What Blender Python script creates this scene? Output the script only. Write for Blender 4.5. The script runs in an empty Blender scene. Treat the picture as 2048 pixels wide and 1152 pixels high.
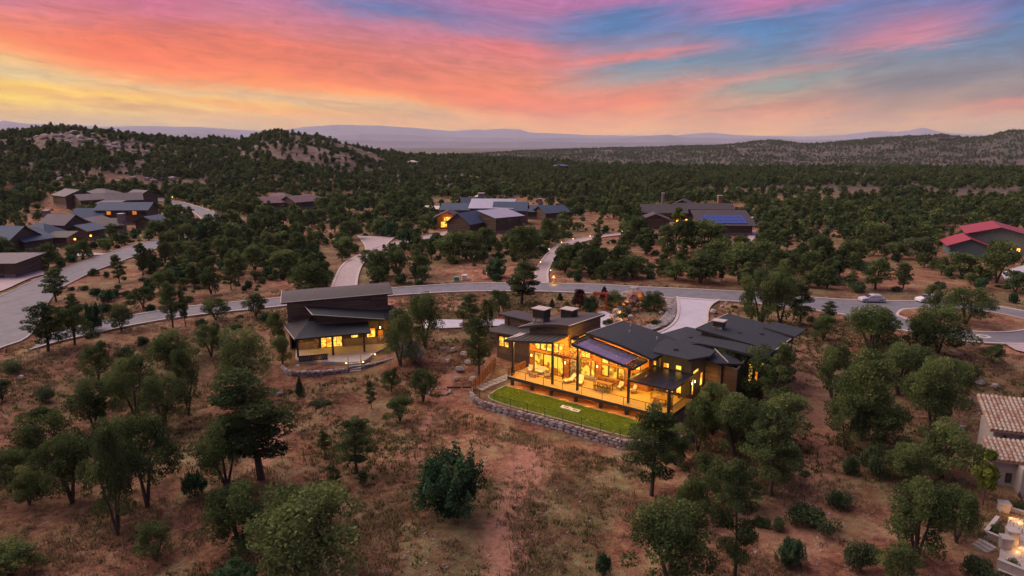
import bpy, math, random
import numpy as np
from mathutils import Vector
rnd = random.Random(7)
nrs = np.random.RandomState(11)
S = bpy.context.scene
COL = S.collection
# ------------------------------------------------------------------ camera
F = 1365.0; PITCH = math.radians(12.2); CZ = 31.0
cam = bpy.data.cameras.new('camera'); cam.sensor_width = 36; cam.lens = 24.0
cam.clip_start = 1; cam.clip_end = 90000
co = bpy.data.objects.new('camera', cam); COL.objects.link(co)
co.location = (0, 0, CZ); co.rotation_euler = (math.pi/2 - PITCH, 0, 0); S.camera = co
S.view_settings.view_transform = 'Standard'; S.view_settings.look = 'None'
S.view_settings.exposure = 0.0; S.view_settings.gamma = 1; S.view_settings.use_curve_mapping = False
S.cycles.use_denoising = True; S.cycles.max_bounces = 5; S.cycles.diffuse_bounces = 2
S.cycles.glossy_bounces = 2; S.cycles.volume_bounces = 0; S.cycles.transparent_max_bounces = 4
S.cycles.sample_clamp_indirect = 4; S.cycles.caustics_reflective = False; S.cycles.caustics_refractive = False

def lin(c):
    return tuple(((v/255)/12.92 if v/255 < .04045 else ((v/255+.055)/1.055)**2.4) for v in c)

class NT:
    """small node-tree writer"""
    def __init__(s, tree): s.t = tree; s.n = tree.nodes; s.l = tree.links
    def add(s, typ, **kw):
        n = s.n.new(typ)
        for k, v in kw.items(): setattr(n, k, v)
        return n
    def put(s, sock, v):
        if hasattr(v, 'is_linked') or isinstance(v, bpy.types.NodeSocket): s.l.new(v, sock)
        else: sock.default_value = v
    def m(s, op, a, b=None, c=None, clamp=False):
        n = s.add('ShaderNodeMath', operation=op); n.use_clamp = clamp
        s.put(n.inputs[0], a)
        if b is not None: s.put(n.inputs[1], b)
        if c is not None: s.put(n.inputs[2], c)
        return n.outputs[0]
    def mix(s, f, a, b, bt='MIX'):
        n = s.add('ShaderNodeMix', data_type='RGBA', blend_type=bt)
        s.put(n.inputs[0], f)
        for i, v in ((6, a), (7, b)):
            if isinstance(v, tuple) and len(v) == 3: v = v + (1,)
            s.put(n.inputs[i], v)
        return n.outputs[2]
    def ramp(s, f, stops, interp='LINEAR'):
        n = s.add('ShaderNodeValToRGB'); r = n.color_ramp; r.interpolation = interp
        while len(r.elements) < len(stops): r.elements.new(.5)
        for e, (p, c) in zip(r.elements, sorted(stops, key=lambda q: q[0])):
            e.position = p; e.color = tuple(c) + (1,) if len(c) == 3 else c
        s.put(n.inputs[0], f); return n.outputs[0]
    def maprange(s, v, a, b, c=0., d=1., t='LINEAR'):
        n = s.add('ShaderNodeMapRange', interpolation_type=t)
        for i, q in enumerate((v, a, b, c, d)): s.put(n.inputs[i], q)
        return n.outputs[0]
    def noise(s, vec, scale, detail=4, rough=.55, dist=0., dim='3D'):
        n = s.add('ShaderNodeTexNoise', noise_dimensions=dim); s.put(n.inputs['Vector'], vec)
        s.put(n.inputs['Scale'], scale); s.put(n.inputs['Detail'], detail)
        s.put(n.inputs['Roughness'], rough); s.put(n.inputs['Distortion'], dist)
        return n.outputs['Fac']

# ------------------------------------------------------------------ sky (World): dusk sky with lit cirrus
world = bpy.data.worlds.new('World'); S.world = world; world.use_nodes = True
w = NT(world.node_tree); w.n.clear()
SUN_AZ = math.radians(-62); SUN_EL = math.radians(44)
sky = w.add('ShaderNodeTexSky', sky_type='NISHITA'); sky.sun_disc = False
sky.sun_elevation = math.radians(2); sky.sun_rotation = SUN_AZ
tc = w.add('ShaderNodeTexCoord'); sx = w.add('ShaderNodeSeparateXYZ'); w.l.new(tc.outputs['Generated'], sx.inputs[0])
X, Y, Z = sx.outputs
az = w.m('MULTIPLY', w.m('ARCTAN2', X, Y), 57.29578)
el = w.m('MULTIPLY', w.m('ARCSINE', Z), 57.29578)
aaz = w.m('ABSOLUTE', w.m('ADD', az, -4))
TILT = .10
T0 = w.m('SUBTRACT', el, w.m('MULTIPLY', w.m('MINIMUM', aaz, 45), TILT))
def cmb(a, b, c=0.):
    n = w.add('ShaderNodeCombineXYZ'); w.put(n.inputs[0], a); w.put(n.inputs[1], b); w.put(n.inputs[2], c); return n.outputs[0]
warp = w.m('SUBTRACT', w.noise(cmb(w.m('MULTIPLY', az, .055), w.m('MULTIPLY', T0, .42)), 1, 5, .6, .6), .5)
fine = w.m('SUBTRACT', w.noise(cmb(w.m('MULTIPLY', az, .10), w.m('MULTIPLY', T0, 1.9), 3.1), 1, 6, .65, .8), .5)
T = w.m('ADD', T0, w.m('ADD', w.m('MULTIPLY', warp, 1.5), w.m('MULTIPLY', fine, .9)))
fine2 = w.m('SUBTRACT', w.noise(cmb(w.m('MULTIPLY', az, .22), w.m('MULTIPLY', T0, 6.), 7.7), 1, 4, .6, .5), .5)
T = w.m('ADD', T, w.m('ADD', w.m('MULTIPLY', fine2, .45), w.m('MULTIPLY', w.m('SUBTRACT', w.noise(cmb(w.m('MULTIPLY', az, .28), w.m('MULTIPLY', T0, 1.1), 2.2), 1, 6, .68, 1.), .5), 1.1)))
azw = w.m('ADD', az, w.m('MULTIPLY', w.m('SUBTRACT', w.noise(cmb(w.m('MULTIPLY', az, .05), w.m('MULTIPLY', T0, .3), 9.), 1, 4, .6, .4), .5), 9))
COLS = {
 0: [(285,(168,152,172)),(268,(190,172,180)),(250,(226,198,160)),(235,(228,186,124)),(220,(226,180,110)),(208,(246,202,96)),(196,(255,214,62)),(182,(238,186,96)),(165,(252,206,88)),(145,(214,188,156)),(125,(222,194,164)),(105,(238,186,132)),(85,(250,150,102)),(60,(248,128,90)),(25,(228,124,122)),(0,(212,122,146))],
 256: [(285,(170,150,175)),(262,(214,184,170)),(250,(228,190,140)),(235,(244,200,120)),(215,(224,168,98)),(200,(255,204,74)),(185,(236,182,110)),(165,(226,186,150)),(150,(240,158,104)),(135,(250,130,82)),(110,(248,114,80)),(85,(246,116,82)),(60,(230,112,104)),(30,(212,112,130)),(0,(210,110,150))],
 512: [(285,(174,152,180)),(262,(228,190,166)),(245,(244,184,120)),(230,(238,188,126)),(216,(252,170,76)),(205,(250,186,92)),(190,(208,172,150)),(178,(236,170,124)),(165,(252,142,80)),(140,(240,118,80)),(110,(222,108,84)),(80,(234,114,96)),(40,(212,122,140)),(0,(200,120,160))],
 768: [(285,(180,156,184)),(265,(236,184,150)),(250,(246,182,118)),(232,(242,172,104)),(218,(202,160,134)),(207,(226,172,140)),(195,(254,152,78)),(175,(236,118,78)),(150,(208,104,88)),(120,(214,106,98)),(95,(212,116,120)),(65,(202,118,146)),(40,(180,122,160)),(20,(96,120,180)),(0,(130,116,174))],
 1024: [(285,(184,156,184)),(266,(240,172,130)),(250,(250,168,100)),(235,(255,156,82)),(220,(228,112,80)),(195,(242,114,80)),(165,(226,120,96)),(130,(214,116,120)),(95,(222,112,122)),(70,(164,120,168)),(40,(150,118,176)),(18,(184,118,170)),(0,(188,116,172))],
 1280: [(285,(180,156,188)),(266,(248,176,130)),(252,(254,164,104)),(236,(246,146,88)),(218,(238,130,86)),(200,(230,116,94)),(178,(200,128,132)),(155,(140,138,168)),(132,(86,134,184)),(112,(214,120,134)),(92,(140,128,174)),(55,(58,124,190)),(22,(66,124,186)),(0,(180,116,176))],
 1536: [(285,(172,158,192)),(266,(236,170,126)),(250,(244,162,112)),(232,(226,140,108)),(212,(188,124,120)),(194,(178,144,150)),(172,(118,144,172)),(152,(180,134,156)),(132,(104,126,172)),(100,(84,124,182)),(65,(60,128,194)),(35,(64,124,188)),(20,(170,118,172)),(0,(194,118,176))],
 1792: [(285,(168,160,180)),(266,(216,164,130)),(248,(226,164,120)),(230,(192,140,130)),(210,(166,128,134)),(190,(138,118,142)),(168,(98,108,150)),(146,(110,120,160)),(125,(88,118,166)),(104,(104,122,170)),(90,(196,128,164)),(62,(190,122,164)),(30,(136,118,172)),(0,(100,122,184))],
 2048: [(285,(160,152,165)),(266,(198,162,138)),(250,(210,164,130)),(230,(200,156,130)),(213,(190,118,120)),(198,(196,120,126)),(180,(120,108,142)),(160,(128,128,156)),(140,(106,112,156)),(110,(92,114,166)),(80,(78,118,176)),(40,(62,124,190)),(0,(58,114,186))]}
TMIN, TMAX = -6.0, 14.0
def px2azel(x, y):
    a = (x-1024)/F; b = (576-y)/F
    d = (a, math.cos(PITCH)+b*math.sin(PITCH), -math.sin(PITCH)+b*math.cos(PITCH))
    return math.degrees(math.atan2(d[0], d[1])), math.degrees(math.asin(d[2]/math.sqrt(sum(q*q for q in d))))
cols = []
for x0, st in COLS.items():
    stops = []
    for y0, c in st:
        a, e = px2azel(x0, y0)
        stops.append(((e - TILT*min(abs(a-4), 45) - TMIN)/(TMAX-TMIN), lin(c)))
    fac = w.maprange(T, TMIN, TMAX)
    cols.append((px2azel(x0, 150)[0], w.ramp(fac, stops)))
cur = cols[0][1]
for (a0, c0), (a1, c1) in zip(cols, cols[1:]):
    cur = w.mix(w.maprange(azw, a0, a1, 0., 1., 'SMOOTHSTEP'), cur, c1)
# above the frame the cirrus thins into dusk blue; behind the camera the sky is dull violet blue
hi = w.ramp(w.maprange(w.noise(cmb(w.m('MULTIPLY', az, .02), w.m('MULTIPLY', el, .06), 5.), 1, 5, .6, .5), .3, .7),
            [(0, lin((92, 110, 168))), (.5, lin((128, 112, 160))), (1, lin((168, 122, 158)))])
cur = w.mix(w.maprange(el, 11.5, 30, 0., .9, 'SMOOTHSTEP'), cur, hi)
cur = w.mix(w.maprange(Y, .35, -.5, 0., .85, 'SMOOTHSTEP'), cur, lin((112, 108, 146)))
puff = w.m('SUBTRACT', w.noise(cmb(w.m('MULTIPLY', az, .26), w.m('MULTIPLY', T0, .95), 12.), 1, 6, .62, 1.6), .5)
streak = w.m('ADD', 1.0, w.m('ADD', w.m('ADD', w.m('MULTIPLY', fine, .5), w.m('MULTIPLY', puff, .8)), w.m('MULTIPLY', fine2, .25)))
mulc = w.add('ShaderNodeCombineColor'); [w.l.new(streak, mulc.inputs[i]) for i in range(3)]
cur = w.mix(1.0, cur, mulc.outputs[0], 'MULTIPLY')
lowb = w.maprange(el, 0., 11., 1.55, 1.04, 'SMOOTHSTEP'); lc = w.add('ShaderNodeCombineColor')
w.l.new(lowb, lc.inputs[0]); w.l.new(w.m('MULTIPLY', lowb, .95), lc.inputs[1]); w.l.new(w.m('ADD', w.m('MULTIPLY', lowb, -.5), 1.50), lc.inputs[2])
cur = w.mix(1.0, cur, lc.outputs[0], 'MULTIPLY')
b1 = w.add('ShaderNodeBackground'); w.l.new(sky.outputs[0], b1.inputs[0]); b1.inputs[1].default_value = .05
b2 = w.add('ShaderNodeBackground'); w.l.new(cur, b2.inputs[0]); b2.inputs[1].default_value = 1.0
ms = w.add('ShaderNodeMixShader'); ms.inputs[0].default_value = .94
w.l.new(b1.outputs[0], ms.inputs[1]); w.l.new(b2.outputs[0], ms.inputs[2])
wo = w.add('ShaderNodeOutputWorld'); w.l.new(ms.outputs[0], wo.inputs[0])
# ------------------------------------------------------------------ one broad soft sun lamp, raised high above the dusk glow to brighten the land
sl = bpy.data.lights.new('sun', 'SUN'); sl.energy = 4.7; sl.angle = math.radians(80); sl.color = (1, .80, .64)
so = bpy.data.objects.new('sun', sl); COL.objects.link(so)
sd = Vector((math.sin(SUN_AZ)*math.cos(SUN_EL), math.cos(SUN_AZ)*math.cos(SUN_EL), math.sin(SUN_EL)))
so.rotation_euler = sd.to_track_quat('Z', 'Y').to_euler()

# ------------------------------------------------------------------ pixel -> world helpers (used only to lay the place out)
def sstep(a, b, x):
    t = np.clip((np.asarray(x, float)-a)/(b-a), 0, 1); return t*t*(3-2*t)
def W(x, y, Z=0.):
    a = (x-1024)/F; b = (576-y)/F
    t = (Z-CZ)/(-math.sin(PITCH)+b*math.cos(PITCH))
    return Vector((a*t, (math.cos(PITCH)+b*math.sin(PITCH))*t, Z))
def project(x, y, z):
    zz = z-CZ; d = y*math.cos(PITCH)-zz*math.sin(PITCH); u = y*math.sin(PITCH)+zz*math.cos(PITCH)
    d = np.maximum(d, 1e-3) if isinstance(d, np.ndarray) else max(d, 1e-3)
    return 1024+F*x/d, 576-F*u/d, d
# value noise, vectorised
_perm = nrs.rand(257, 257)
def vnoise(x, y):
    xi = np.floor(x).astype(int); yi = np.floor(y).astype(int); fx = x-xi; fy = y-yi
    fx = fx*fx*(3-2*fx); fy = fy*fy*(3-2*fy); xi %= 256; yi %= 256
    a = _perm[xi, yi]; b = _perm[xi+1, yi]; c = _perm[xi, yi+1]; d = _perm[xi+1, yi+1]
    return a+(b-a)*fx+(c-a)*fy+(a-b-c+d)*fx*fy
def fbm(x, y, o=4):
    s = 0; a = .5; t = 0
    for i in range(o): s = s+a*vnoise(x*2**i+13.7*i, y*2**i+7.3*i); t += a; a *= .55
    return s/t
# ------------------------------------------------------------------ terrain heights
SK1 = [(-900,266),(-400,268),(0,271),(60,268),(130,261),(165,262),(200,266),(260,273),(300,279),(340,283),(400,286),(440,283),(475,290),(503,288),(530,277),(560,270),(592,272),(640,280),(700,294),(760,308),(850,315),(1000,320),(1200,332),(1500,342),(2048,346),(2900,346)]
R1 = [(-900,700),(700,720),(760,850),(1000,1000),(1200,900),(1500,760),(2048,720),(2900,720)]
SK2 = [(-900,330),(600,330),(800,318),(900,312),(1000,307),(1100,302),(1200,298),(1300,296),(1450,292),(1500,286),(1540,282),(1590,287),(1625,290),(1680,285),(1740,278),(1800,275),(1880,271),(1920,277),(1960,277),(2010,265),(2048,263),(2500,262),(2900,266)]
def skyz(tab, rtab, px, r=None):
    ys = np.interp(px, [q[0] for q in tab], [q[1] for q in tab])
    rr = np.interp(px, [q[0] for q in rtab], [q[1] for q in rtab]) if rtab else r
    b = (576-ys)/F; wy = math.cos(PITCH)+b*math.sin(PITCH); wz = -math.sin(PITCH)+b*math.cos(PITCH)
    a = (px-1024)/F
    return CZ+wz/np.sqrt(wy*wy+a*a)*rr, rr
PADS = []      # (x, y, r0, r1, z)
def terr(x, y):
    x = np.asarray(x, float); y = np.asarray(y, float)
    r = np.hypot(x, y)+1e-6; yy = np.maximum(y, .25*r)
    px = np.clip(1024+F*x/(yy*math.cos(PITCH)+(CZ)*math.sin(PITCH)), -900, 2900)
    base = -2.3*sstep(108, 84, y)*sstep(-72, -50, x) *(1-sstep(48, 60, x)*sstep(86, 97, y)) - np.clip(84-y, 0, 200)*.018
    base = base - .05 - .22*fbm(x*.12, y*.12, 4)*sstep(30, 60, r)
    for (cx, cy, r0, r1, z) in PADS:
        k = sstep(r1, r0, np.hypot(x-cx, y-cy)); base = base*(1-k)+np.minimum(base, z)*k
    z1, r1_ = skyz(SK1, R1, px); z2, r2_ = skyz(SK2, None, px, 3000.)
    r0 = 400-70*sstep(900, 500, px)
    up = sstep(0, 1, (r-r0)/(r1_-r0))
    bump = (fbm(x*.02+5, y*.02, 5)-.5)*9*sstep(0, .25, (r-r0)/(r1_-r0))*sstep(1.25, .92, r/r1_)*sstep(950, 600, px)
    z = base*(1-up)+up*z1+bump
    # beyond the first ridge
    valley = -60.
    dn = sstep(0, 1, (r-r1_)/650.)
    z = np.where(r > r1_, z1*(1-dn)+valley*dn+bump, z)
    k2 = sstep(r1_+650, 3000, r)
    hill = valley*(1-k2)+k2*z2 + (fbm(x*.003, y*.003, 5)-.5)*16*sstep(1200, 2200, r)*sstep(3600, 2800, r)
    z = np.where(r > r1_+650, hill, z)
    pl = -70.
    k3 = sstep(3000, 4600, r)
    z = np.where(r > 3000, z2*(1-k3)+pl*k3, z)
    return z
def gz(x, y): return float(terr(np.array([x]), np.array([y]))[0])
def G(px, py):
    """ground point seen at a pixel"""
    a = (px-1024)/F; b = (576-py)/F
    d = np.array([a, math.cos(PITCH)+b*math.sin(PITCH), -math.sin(PITCH)+b*math.cos(PITCH)])
    t = np.exp(np.linspace(math.log(20), math.log(6000), 1500)); zt = terr(d[0]*t, d[1]*t)
    hit = np.nonzero(CZ+d[2]*t < zt)[0]
    if len(hit) == 0: return W(px, max(py, 290), 0.)
    i = hit[0]; lo, hi_ = t[max(i-1, 0)], t[i]
    for _ in range(14):
        m = .5*(lo+hi_)
        if CZ+d[2]*m < gz(d[0]*m, d[1]*m): hi_ = m
        else: lo = m
    return Vector((d[0]*hi_, d[1]*hi_, gz(d[0]*hi_, d[1]*hi_)))

# ------------------------------------------------------------------ object helpers
def tag(o, label=None, cat=None, group=None, kind=None):
    if label: o['label'] = label
    if cat: o['category'] = cat
    if group: o['group'] = group
    if kind: o['kind'] = kind
    return o
def empty(name, loc, rz=0., label=None, cat=None, group=None):
    o = bpy.data.objects.new(name, None); COL.objects.link(o); o.location = loc; o.rotation_euler = (0, 0, rz)
    o.empty_display_size = .1
    return tag(o, label, cat, group)
class MB:
    def __init__(s): s.v = []; s.f = []
    def add(s, vs, fs):
        n = len(s.v); s.v += [tuple(v) for v in vs]; s.f += [tuple(i+n for i in f) for f in fs]; return s
    def box(s, x0, x1, y0, y1, z0, z1):
        return s.add([(x0,y0,z0),(x1,y0,z0),(x1,y1,z0),(x0,y1,z0),(x0,y0,z1),(x1,y0,z1),(x1,y1,z1),(x0,y1,z1)],
                     [(3,2,1,0),(4,5,6,7),(0,1,5,4),(1,2,6,5),(2,3,7,6),(3,0,4,7)])
    def prism(s, poly, z0, z1):
        """poly: ccw 2d; z1 may be a list"""
        n = len(poly); zt = z1 if isinstance(z1, (list, tuple)) else [z1]*n; zb = z0 if isinstance(z0, (list, tuple)) else [z0]*n
        return s.add([(p[0], p[1], b) for p, b in zip(poly, zb)]+[(p[0], p[1], t) for p, t in zip(poly, zt)],
                     [tuple(range(n-1, -1, -1)), tuple(range(n, 2*n))]+[(i, (i+1) % n, n+(i+1) % n, n+i) for i in range(n)])
    def slab(s, top, th):
        """top: ccw 3d points; a plate of thickness th below it"""
        n = len(top)
        return s.add([(p[0], p[1], p[2]-th) for p in top]+list(top),
                     [tuple(range(n-1, -1, -1)), tuple(range(n, 2*n))]+[(i, (i+1) % n, n+(i+1) % n, n+i) for i in range(n)])
    def bar(s, a, b, wd, ht=None):
        """square bar from a to b"""
        a = Vector(a); b = Vector(b); ht = ht or wd; d = (b-a)
        if d.length < 1e-6: return s
        d.normalize(); up = Vector((0, 0, 1)) if abs(d.z) < .9 else Vector((1, 0, 0))
        r = d.cross(up).normalized()*wd/2; q = r.cross(d).normalized()*ht/2
        return s.add([a-r-q, a+r-q, a+r+q, a-r+q, b-r-q, b+r-q, b+r+q, b-r+q],
                     [(3,2,1,0),(4,5,6,7),(0,1,5,4),(1,2,6,5),(2,3,7,6),(3,0,4,7)])
    def tube(s, pts, rad, n=6):
        pts = [Vector(p) for p in pts]; rad = rad if isinstance(rad, (list, tuple)) else [rad]*len(pts)
        vs = []; fs = []
        for i, p in enumerate(pts):
            d = (pts[min(i+1, len(pts)-1)]-pts[max(i-1, 0)])
            d = d.normalized() if d.length > 1e-9 else Vector((0, 0, 1))
            up = Vector((1, 0, 0)) if abs(d.x) < .8 else Vector((0, 1, 0))
            r = d.cross(up).normalized(); q = d.cross(r)
            for k in range(n):
                a = 2*math.pi*k/n; vs.append(p+(r*math.cos(a)+q*math.sin(a))*rad[i])
        for i in range(len(pts)-1):
            for k in range(n):
                fs.append((i*n+k, i*n+(k+1) % n, (i+1)*n+(k+1) % n, (i+1)*n+k))
        fs += [tuple(range(n-1, -1, -1)), tuple(range((len(pts)-1)*n, len(pts)*n))]
        return s.add(vs, fs)
    def surf(s, fn, us, vs_, th):
        """curved plate: fn(u, v) -> (x, y, z) sampled on a grid, thickness th"""
        nu, nv = len(us), len(vs_); P = [fn(u, v) for u in us for v in vs_]; n = nu*nv
        fs = []
        for i in range(nu-1):
            for j in range(nv-1):
                a = i*nv+j; q = (a, a+nv, a+nv+1, a+1); fs.append(q); fs.append(tuple(n+k for k in reversed(q)))
        rim = [i*nv for i in range(nu)]+[(nu-1)*nv+j for j in range(1, nv)]+[i*nv+nv-1 for i in range(nu-2, -1, -1)]+[j for j in range(nv-2, 0, -1)]
        for k in range(len(rim)):
            a, b = rim[k], rim[(k+1) % len(rim)]; fs.append((b, a, n+a, n+b))
        return s.add(P+[(p[0], p[1], p[2]-th) for p in P], fs)
    def rock(s, c, r, seed=0, flat=.7, n=3):
        rr = random.Random(seed); vs = []; fs = []; A = 7; B = 4
        for j in range(1, B):
            for k in range(A):
                t = math.pi*j/B; a = 2*math.pi*(k+.5*(j % 2))/A; q = rr.uniform(.75, 1.15)
                vs.append((c[0]+r[0]*math.sin(t)*math.cos(a)*q, c[1]+r[1]*math.sin(t)*math.sin(a)*q, c[2]+r[2]*math.cos(t)*q))
        vs += [(c[0], c[1], c[2]+r[2]*rr.uniform(.8, 1)), (c[0], c[1], c[2]-r[2])]
        for j in range(B-2):
            for k in range(A):
                fs.append((j*A+k, (j+1)*A+k, (j+1)*A+(k+1) % A, j*A+(k+1) % A))
        top = len(vs)-2
        for k in range(A): fs.append((top, k, (k+1) % A)); fs.append((top+1, (B-2)*A+(k+1) % A, (B-2)*A+k))
        return s.add(vs, fs)
    def mesh(s, name, mat=None, smooth=False):
        me = bpy.data.meshes.new(name); me.from_pydata(s.v, [], s.f)
        if mat: me.materials.append(mat)
        if smooth: me.shade_smooth()
        me.update(); return me
    def build(s, name, mat, parent=None, smooth=False, **kw):
        o = bpy.data.objects.new(name, s.mesh(name, mat, smooth)); COL.objects.link(o)
        if parent is not None: o.parent = parent
        return tag(o, **kw)
def box(*a): return MB().box(*a)
def inst(name, me, loc=(0, 0, 0), rot=(0, 0, 0), sc=1., parent=None):
    o = bpy.data.objects.new(name, me); COL.objects.link(o); o.location = loc; o.rotation_euler = rot
    o.scale = (sc, sc, sc) if isinstance(sc, (int, float)) else sc
    if parent is not None: o.parent = parent
    return o
def copy_tree(o, parent=None):
    c = o.copy(); COL.objects.link(c)
    if parent is not None: c.parent = parent
    for ch in list(o.children): copy_tree(ch, c)
    return c
def npmesh(name, V, Fc, mat=None, face_attr=None, smooth=False):
    """triangle / quad mesh from numpy"""
    me = bpy.data.meshes.new(name); k = Fc.shape[1]
    me.vertices.add(len(V)); me.vertices.foreach_set('co', V.astype(np.float32).ravel())
    me.loops.add(Fc.size); me.loops.foreach_set('vertex_index', Fc.astype(np.int32).ravel())
    me.polygons.add(len(Fc)); me.polygons.foreach_set('loop_start', np.arange(0, Fc.size, k, dtype=np.int32))
    me.polygons.foreach_set('loop_total', np.full(len(Fc), k, dtype=np.int32))
    me.update(calc_edges=True)
    if face_attr is not None:
        for nm, arr in face_attr.items():
            at = me.attributes.new(nm, 'FLOAT', 'FACE'); at.data.foreach_set('value', arr.astype(np.float32))
    if mat: me.materials.append(mat)
    if smooth: me.shade_smooth()
    me.validate(); return me
# ------------------------------------------------------------------ materials
def newmat(name):
    m = bpy.data.materials.new(name); m.use_nodes = True; t = NT(m.node_tree); t.n.clear()
    o = t.add('ShaderNodeOutputMaterial'); p = t.add('ShaderNodeBsdfPrincipled'); t.l.new(p.outputs[0], o.inputs[0])
    tc = t.add('ShaderNodeTexCoord'); return m, t, p, tc.outputs['Object']
def bump(t, p, h, strength=.4, dist=.1):
    b = t.add('ShaderNodeBump'); b.inputs['Strength'].default_value = strength; b.inputs['Distance'].default_value = dist
    t.l.new(h, b.inputs['Height']); t.l.new(b.outputs[0], p.inputs['Normal'])
def scaled(t, vec, s):
    n = t.add('ShaderNodeMapping'); n.inputs['Scale'].default_value = s; t.l.new(vec, n.inputs[0]); return n.outputs[0]
def mat(name, c1, c2=None, scale=2., rough=.8, bmp=0., stretch=(1, 1, 1), metal=0., spec=.4, detail=5, bd=.05, fine=.35):
    m, t, p, oc = newmat(name); c2 = c2 or tuple(q*.7 for q in c1)
    v = scaled(t, oc, stretch)
    a = t.noise(v, scale, detail, .6); b = t.noise(v, scale*9, 3, .6)
    f = t.maprange(t.m('ADD', t.m('MULTIPLY', a, 1-fine), t.m('MULTIPLY', b, fine)), .36, .64)
    t.l.new(t.mix(f, c1, c2), p.inputs['Base Color'])
    p.inputs['Roughness'].default_value = rough; p.inputs['Metallic'].default_value = metal
    p.inputs['Specular IOR Level'].default_value = spec
    if bmp: bump(t, p, b, bmp, bd)
    return m
def boards(name, c1, c2, c3, width=.2, axis='Z', rough=.75, gap=.1, length=3.):
    """siding / planks: each board its own tone, a dark joint between; axis is across the boards"""
    m, t, p, oc = newmat(name); s = t.add('ShaderNodeSeparateXYZ'); t.l.new(oc, s.inputs[0])
    ax = s.outputs['XYZ'.index(axis)]
    k = t.m('DIVIDE', ax, width); idx = t.m('FLOOR', k); fr = t.m('FRACT', k)
    along = t.m('ADD', t.m('ADD', s.outputs[0], s.outputs[1]), t.m('MULTIPLY', idx, 1.37)) if axis == 'Z' else s.outputs[2]
    seg = t.m('FLOOR', t.m('DIVIDE', along, length))
    wn = t.add('ShaderNodeTexWhiteNoise', noise_dimensions='2D'); c = t.add('ShaderNodeCombineXYZ')
    t.l.new(idx, c.inputs[0]); t.l.new(seg, c.inputs[1]); t.l.new(c.outputs[0], wn.inputs[0])
    grain = t.noise(scaled(t, oc, (1, 1, 9) if axis == 'Z' else (9, 9, 1)), 2.2, 5, .65)
    col = t.ramp(t.m('ADD', t.m('MULTIPLY', wn.outputs[0], .65), t.m('MULTIPLY', grain, .35)), [(0, c1), (.5, c2), (1, c3)])
    joint = t.m('LESS_THAN', fr, gap)
    t.l.new(t.mix(t.m('MULTIPLY', joint, .75), col, (.01, .01, .01)), p.inputs['Base Color'])
    p.inputs['Roughness'].default_value = rough
    bump(t, p, t.m('SUBTRACT', grain, joint), .5, .03); return m
def shingle(name, c1, c2, row=.22):
    m, t, p, oc = newmat(name)
    br = t.add('ShaderNodeTexBrick'); br.inputs['Scale'].default_value = 1; br.inputs['Brick Width'].default_value = .34
    br.inputs['Row Height'].default_value = row; br.inputs['Mortar Size'].default_value = .018
    br.inputs['Color1'].default_value = c1+(1,); br.inputs['Color2'].default_value = c2+(1,); br.inputs['Mortar'].default_value = tuple(q*.35 for q in c1)+(1,)
    br.inputs['Bias'].default_value = 0.0; t.l.new(oc, br.inputs['Vector'])
    n = t.noise(oc, .5, 6, .7); n2 = t.noise(oc, 7, 4, .7)
    col = t.mix(t.maprange(n, .35, .65, 0., .45), br.outputs['Color'], tuple(q*.55 for q in c2))
    col = t.mix(t.maprange(n2, .42, .62, 0., .8), col, tuple(min(q*1.5, 1) for q in c2))
    t.l.new(col, p.inputs['Base Color']); p.inputs['Roughness'].default_value = .7
    p.inputs['Specular IOR Level'].default_value = .35
    bump(t, p, t.m('ADD', br.outputs['Fac'], n2), .6, .03); return m
def emis(name, c, strength, c2=None, scale=1.2):
    """lit window / lamp"""
    m = bpy.data.materials.new(name); m.use_nodes = True; t = NT(m.node_tree); t.n.clear()
    o = t.add('ShaderNodeOutputMaterial'); e = t.add('ShaderNodeEmission'); t.l.new(e.outputs[0], o.inputs[0])
    if c2:
        tc = t.add('ShaderNodeTexCoord')
        a = t.noise(scaled(t, tc.outputs['Object'], (1, 1, .8)), scale, 3, .6, .3)
        vor = t.add('ShaderNodeTexVoronoi', distance='CHEBYCHEV'); vor.inputs['Scale'].default_value = scale*1.6; t.l.new(tc.outputs['Object'], vor.inputs['Vector'])
        sc = t.add('ShaderNodeSeparateColor'); t.l.new(vor.outputs['Color'], sc.inputs[0])
        f = t.m('ADD', t.m('MULTIPLY', a, .6), t.m('MULTIPLY', sc.outputs[0], .4))
        t.l.new(t.ramp(f, [(.36, c2), (.54, c), (1, c)]), e.inputs[0])
    else: e.inputs[0].default_value = c+(1,)
    e.inputs[1].default_value = strength; return m
def leafmat(name, c1, c2, c3, var=.5):
    m = bpy.data.materials.new(name); m.use_nodes = True; t = NT(m.node_tree); t.n.clear()
    o = t.add('ShaderNodeOutputMaterial'); at = t.add('ShaderNodeAttribute'); at.attribute_name = 'tone'
    oi = t.add('ShaderNodeObjectInfo')
    f = t.m('ADD', at.outputs['Fac'], t.m('MULTIPLY', t.m('SUBTRACT', oi.outputs['Random'], .5), var))
    col = t.ramp(f, [(0, c1), (.55, c2), (1, c3)])
    d = t.add('ShaderNodeBsdfDiffuse'); tr = t.add('ShaderNodeBsdfTranslucent'); t.l.new(col, d.inputs[0]); t.l.new(col, tr.inputs[0])
    ms = t.add('ShaderNodeMixShader'); ms.inputs[0].default_value = .30
    t.l.new(d.outputs[0], ms.inputs[1]); t.l.new(tr.outputs[0], ms.inputs[2]); t.l.new(ms.outputs[0], o.inputs[0])
    return m
MT = {}
MT['asphalt'] = mat('asphalt', (.20, .19, .225), (.11, .108, .135), .45, .85, .5, fine=.5)
MT['kerb'] = mat('concrete_kerb', (.50, .43, .42), (.40, .34, .34), 1.2, .85, .2)
MT['paver_pink'] = mat('cobbled_drive', (.44, .35, .37), (.30, .235, .25), .6, .85, .6, fine=.6)
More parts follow.
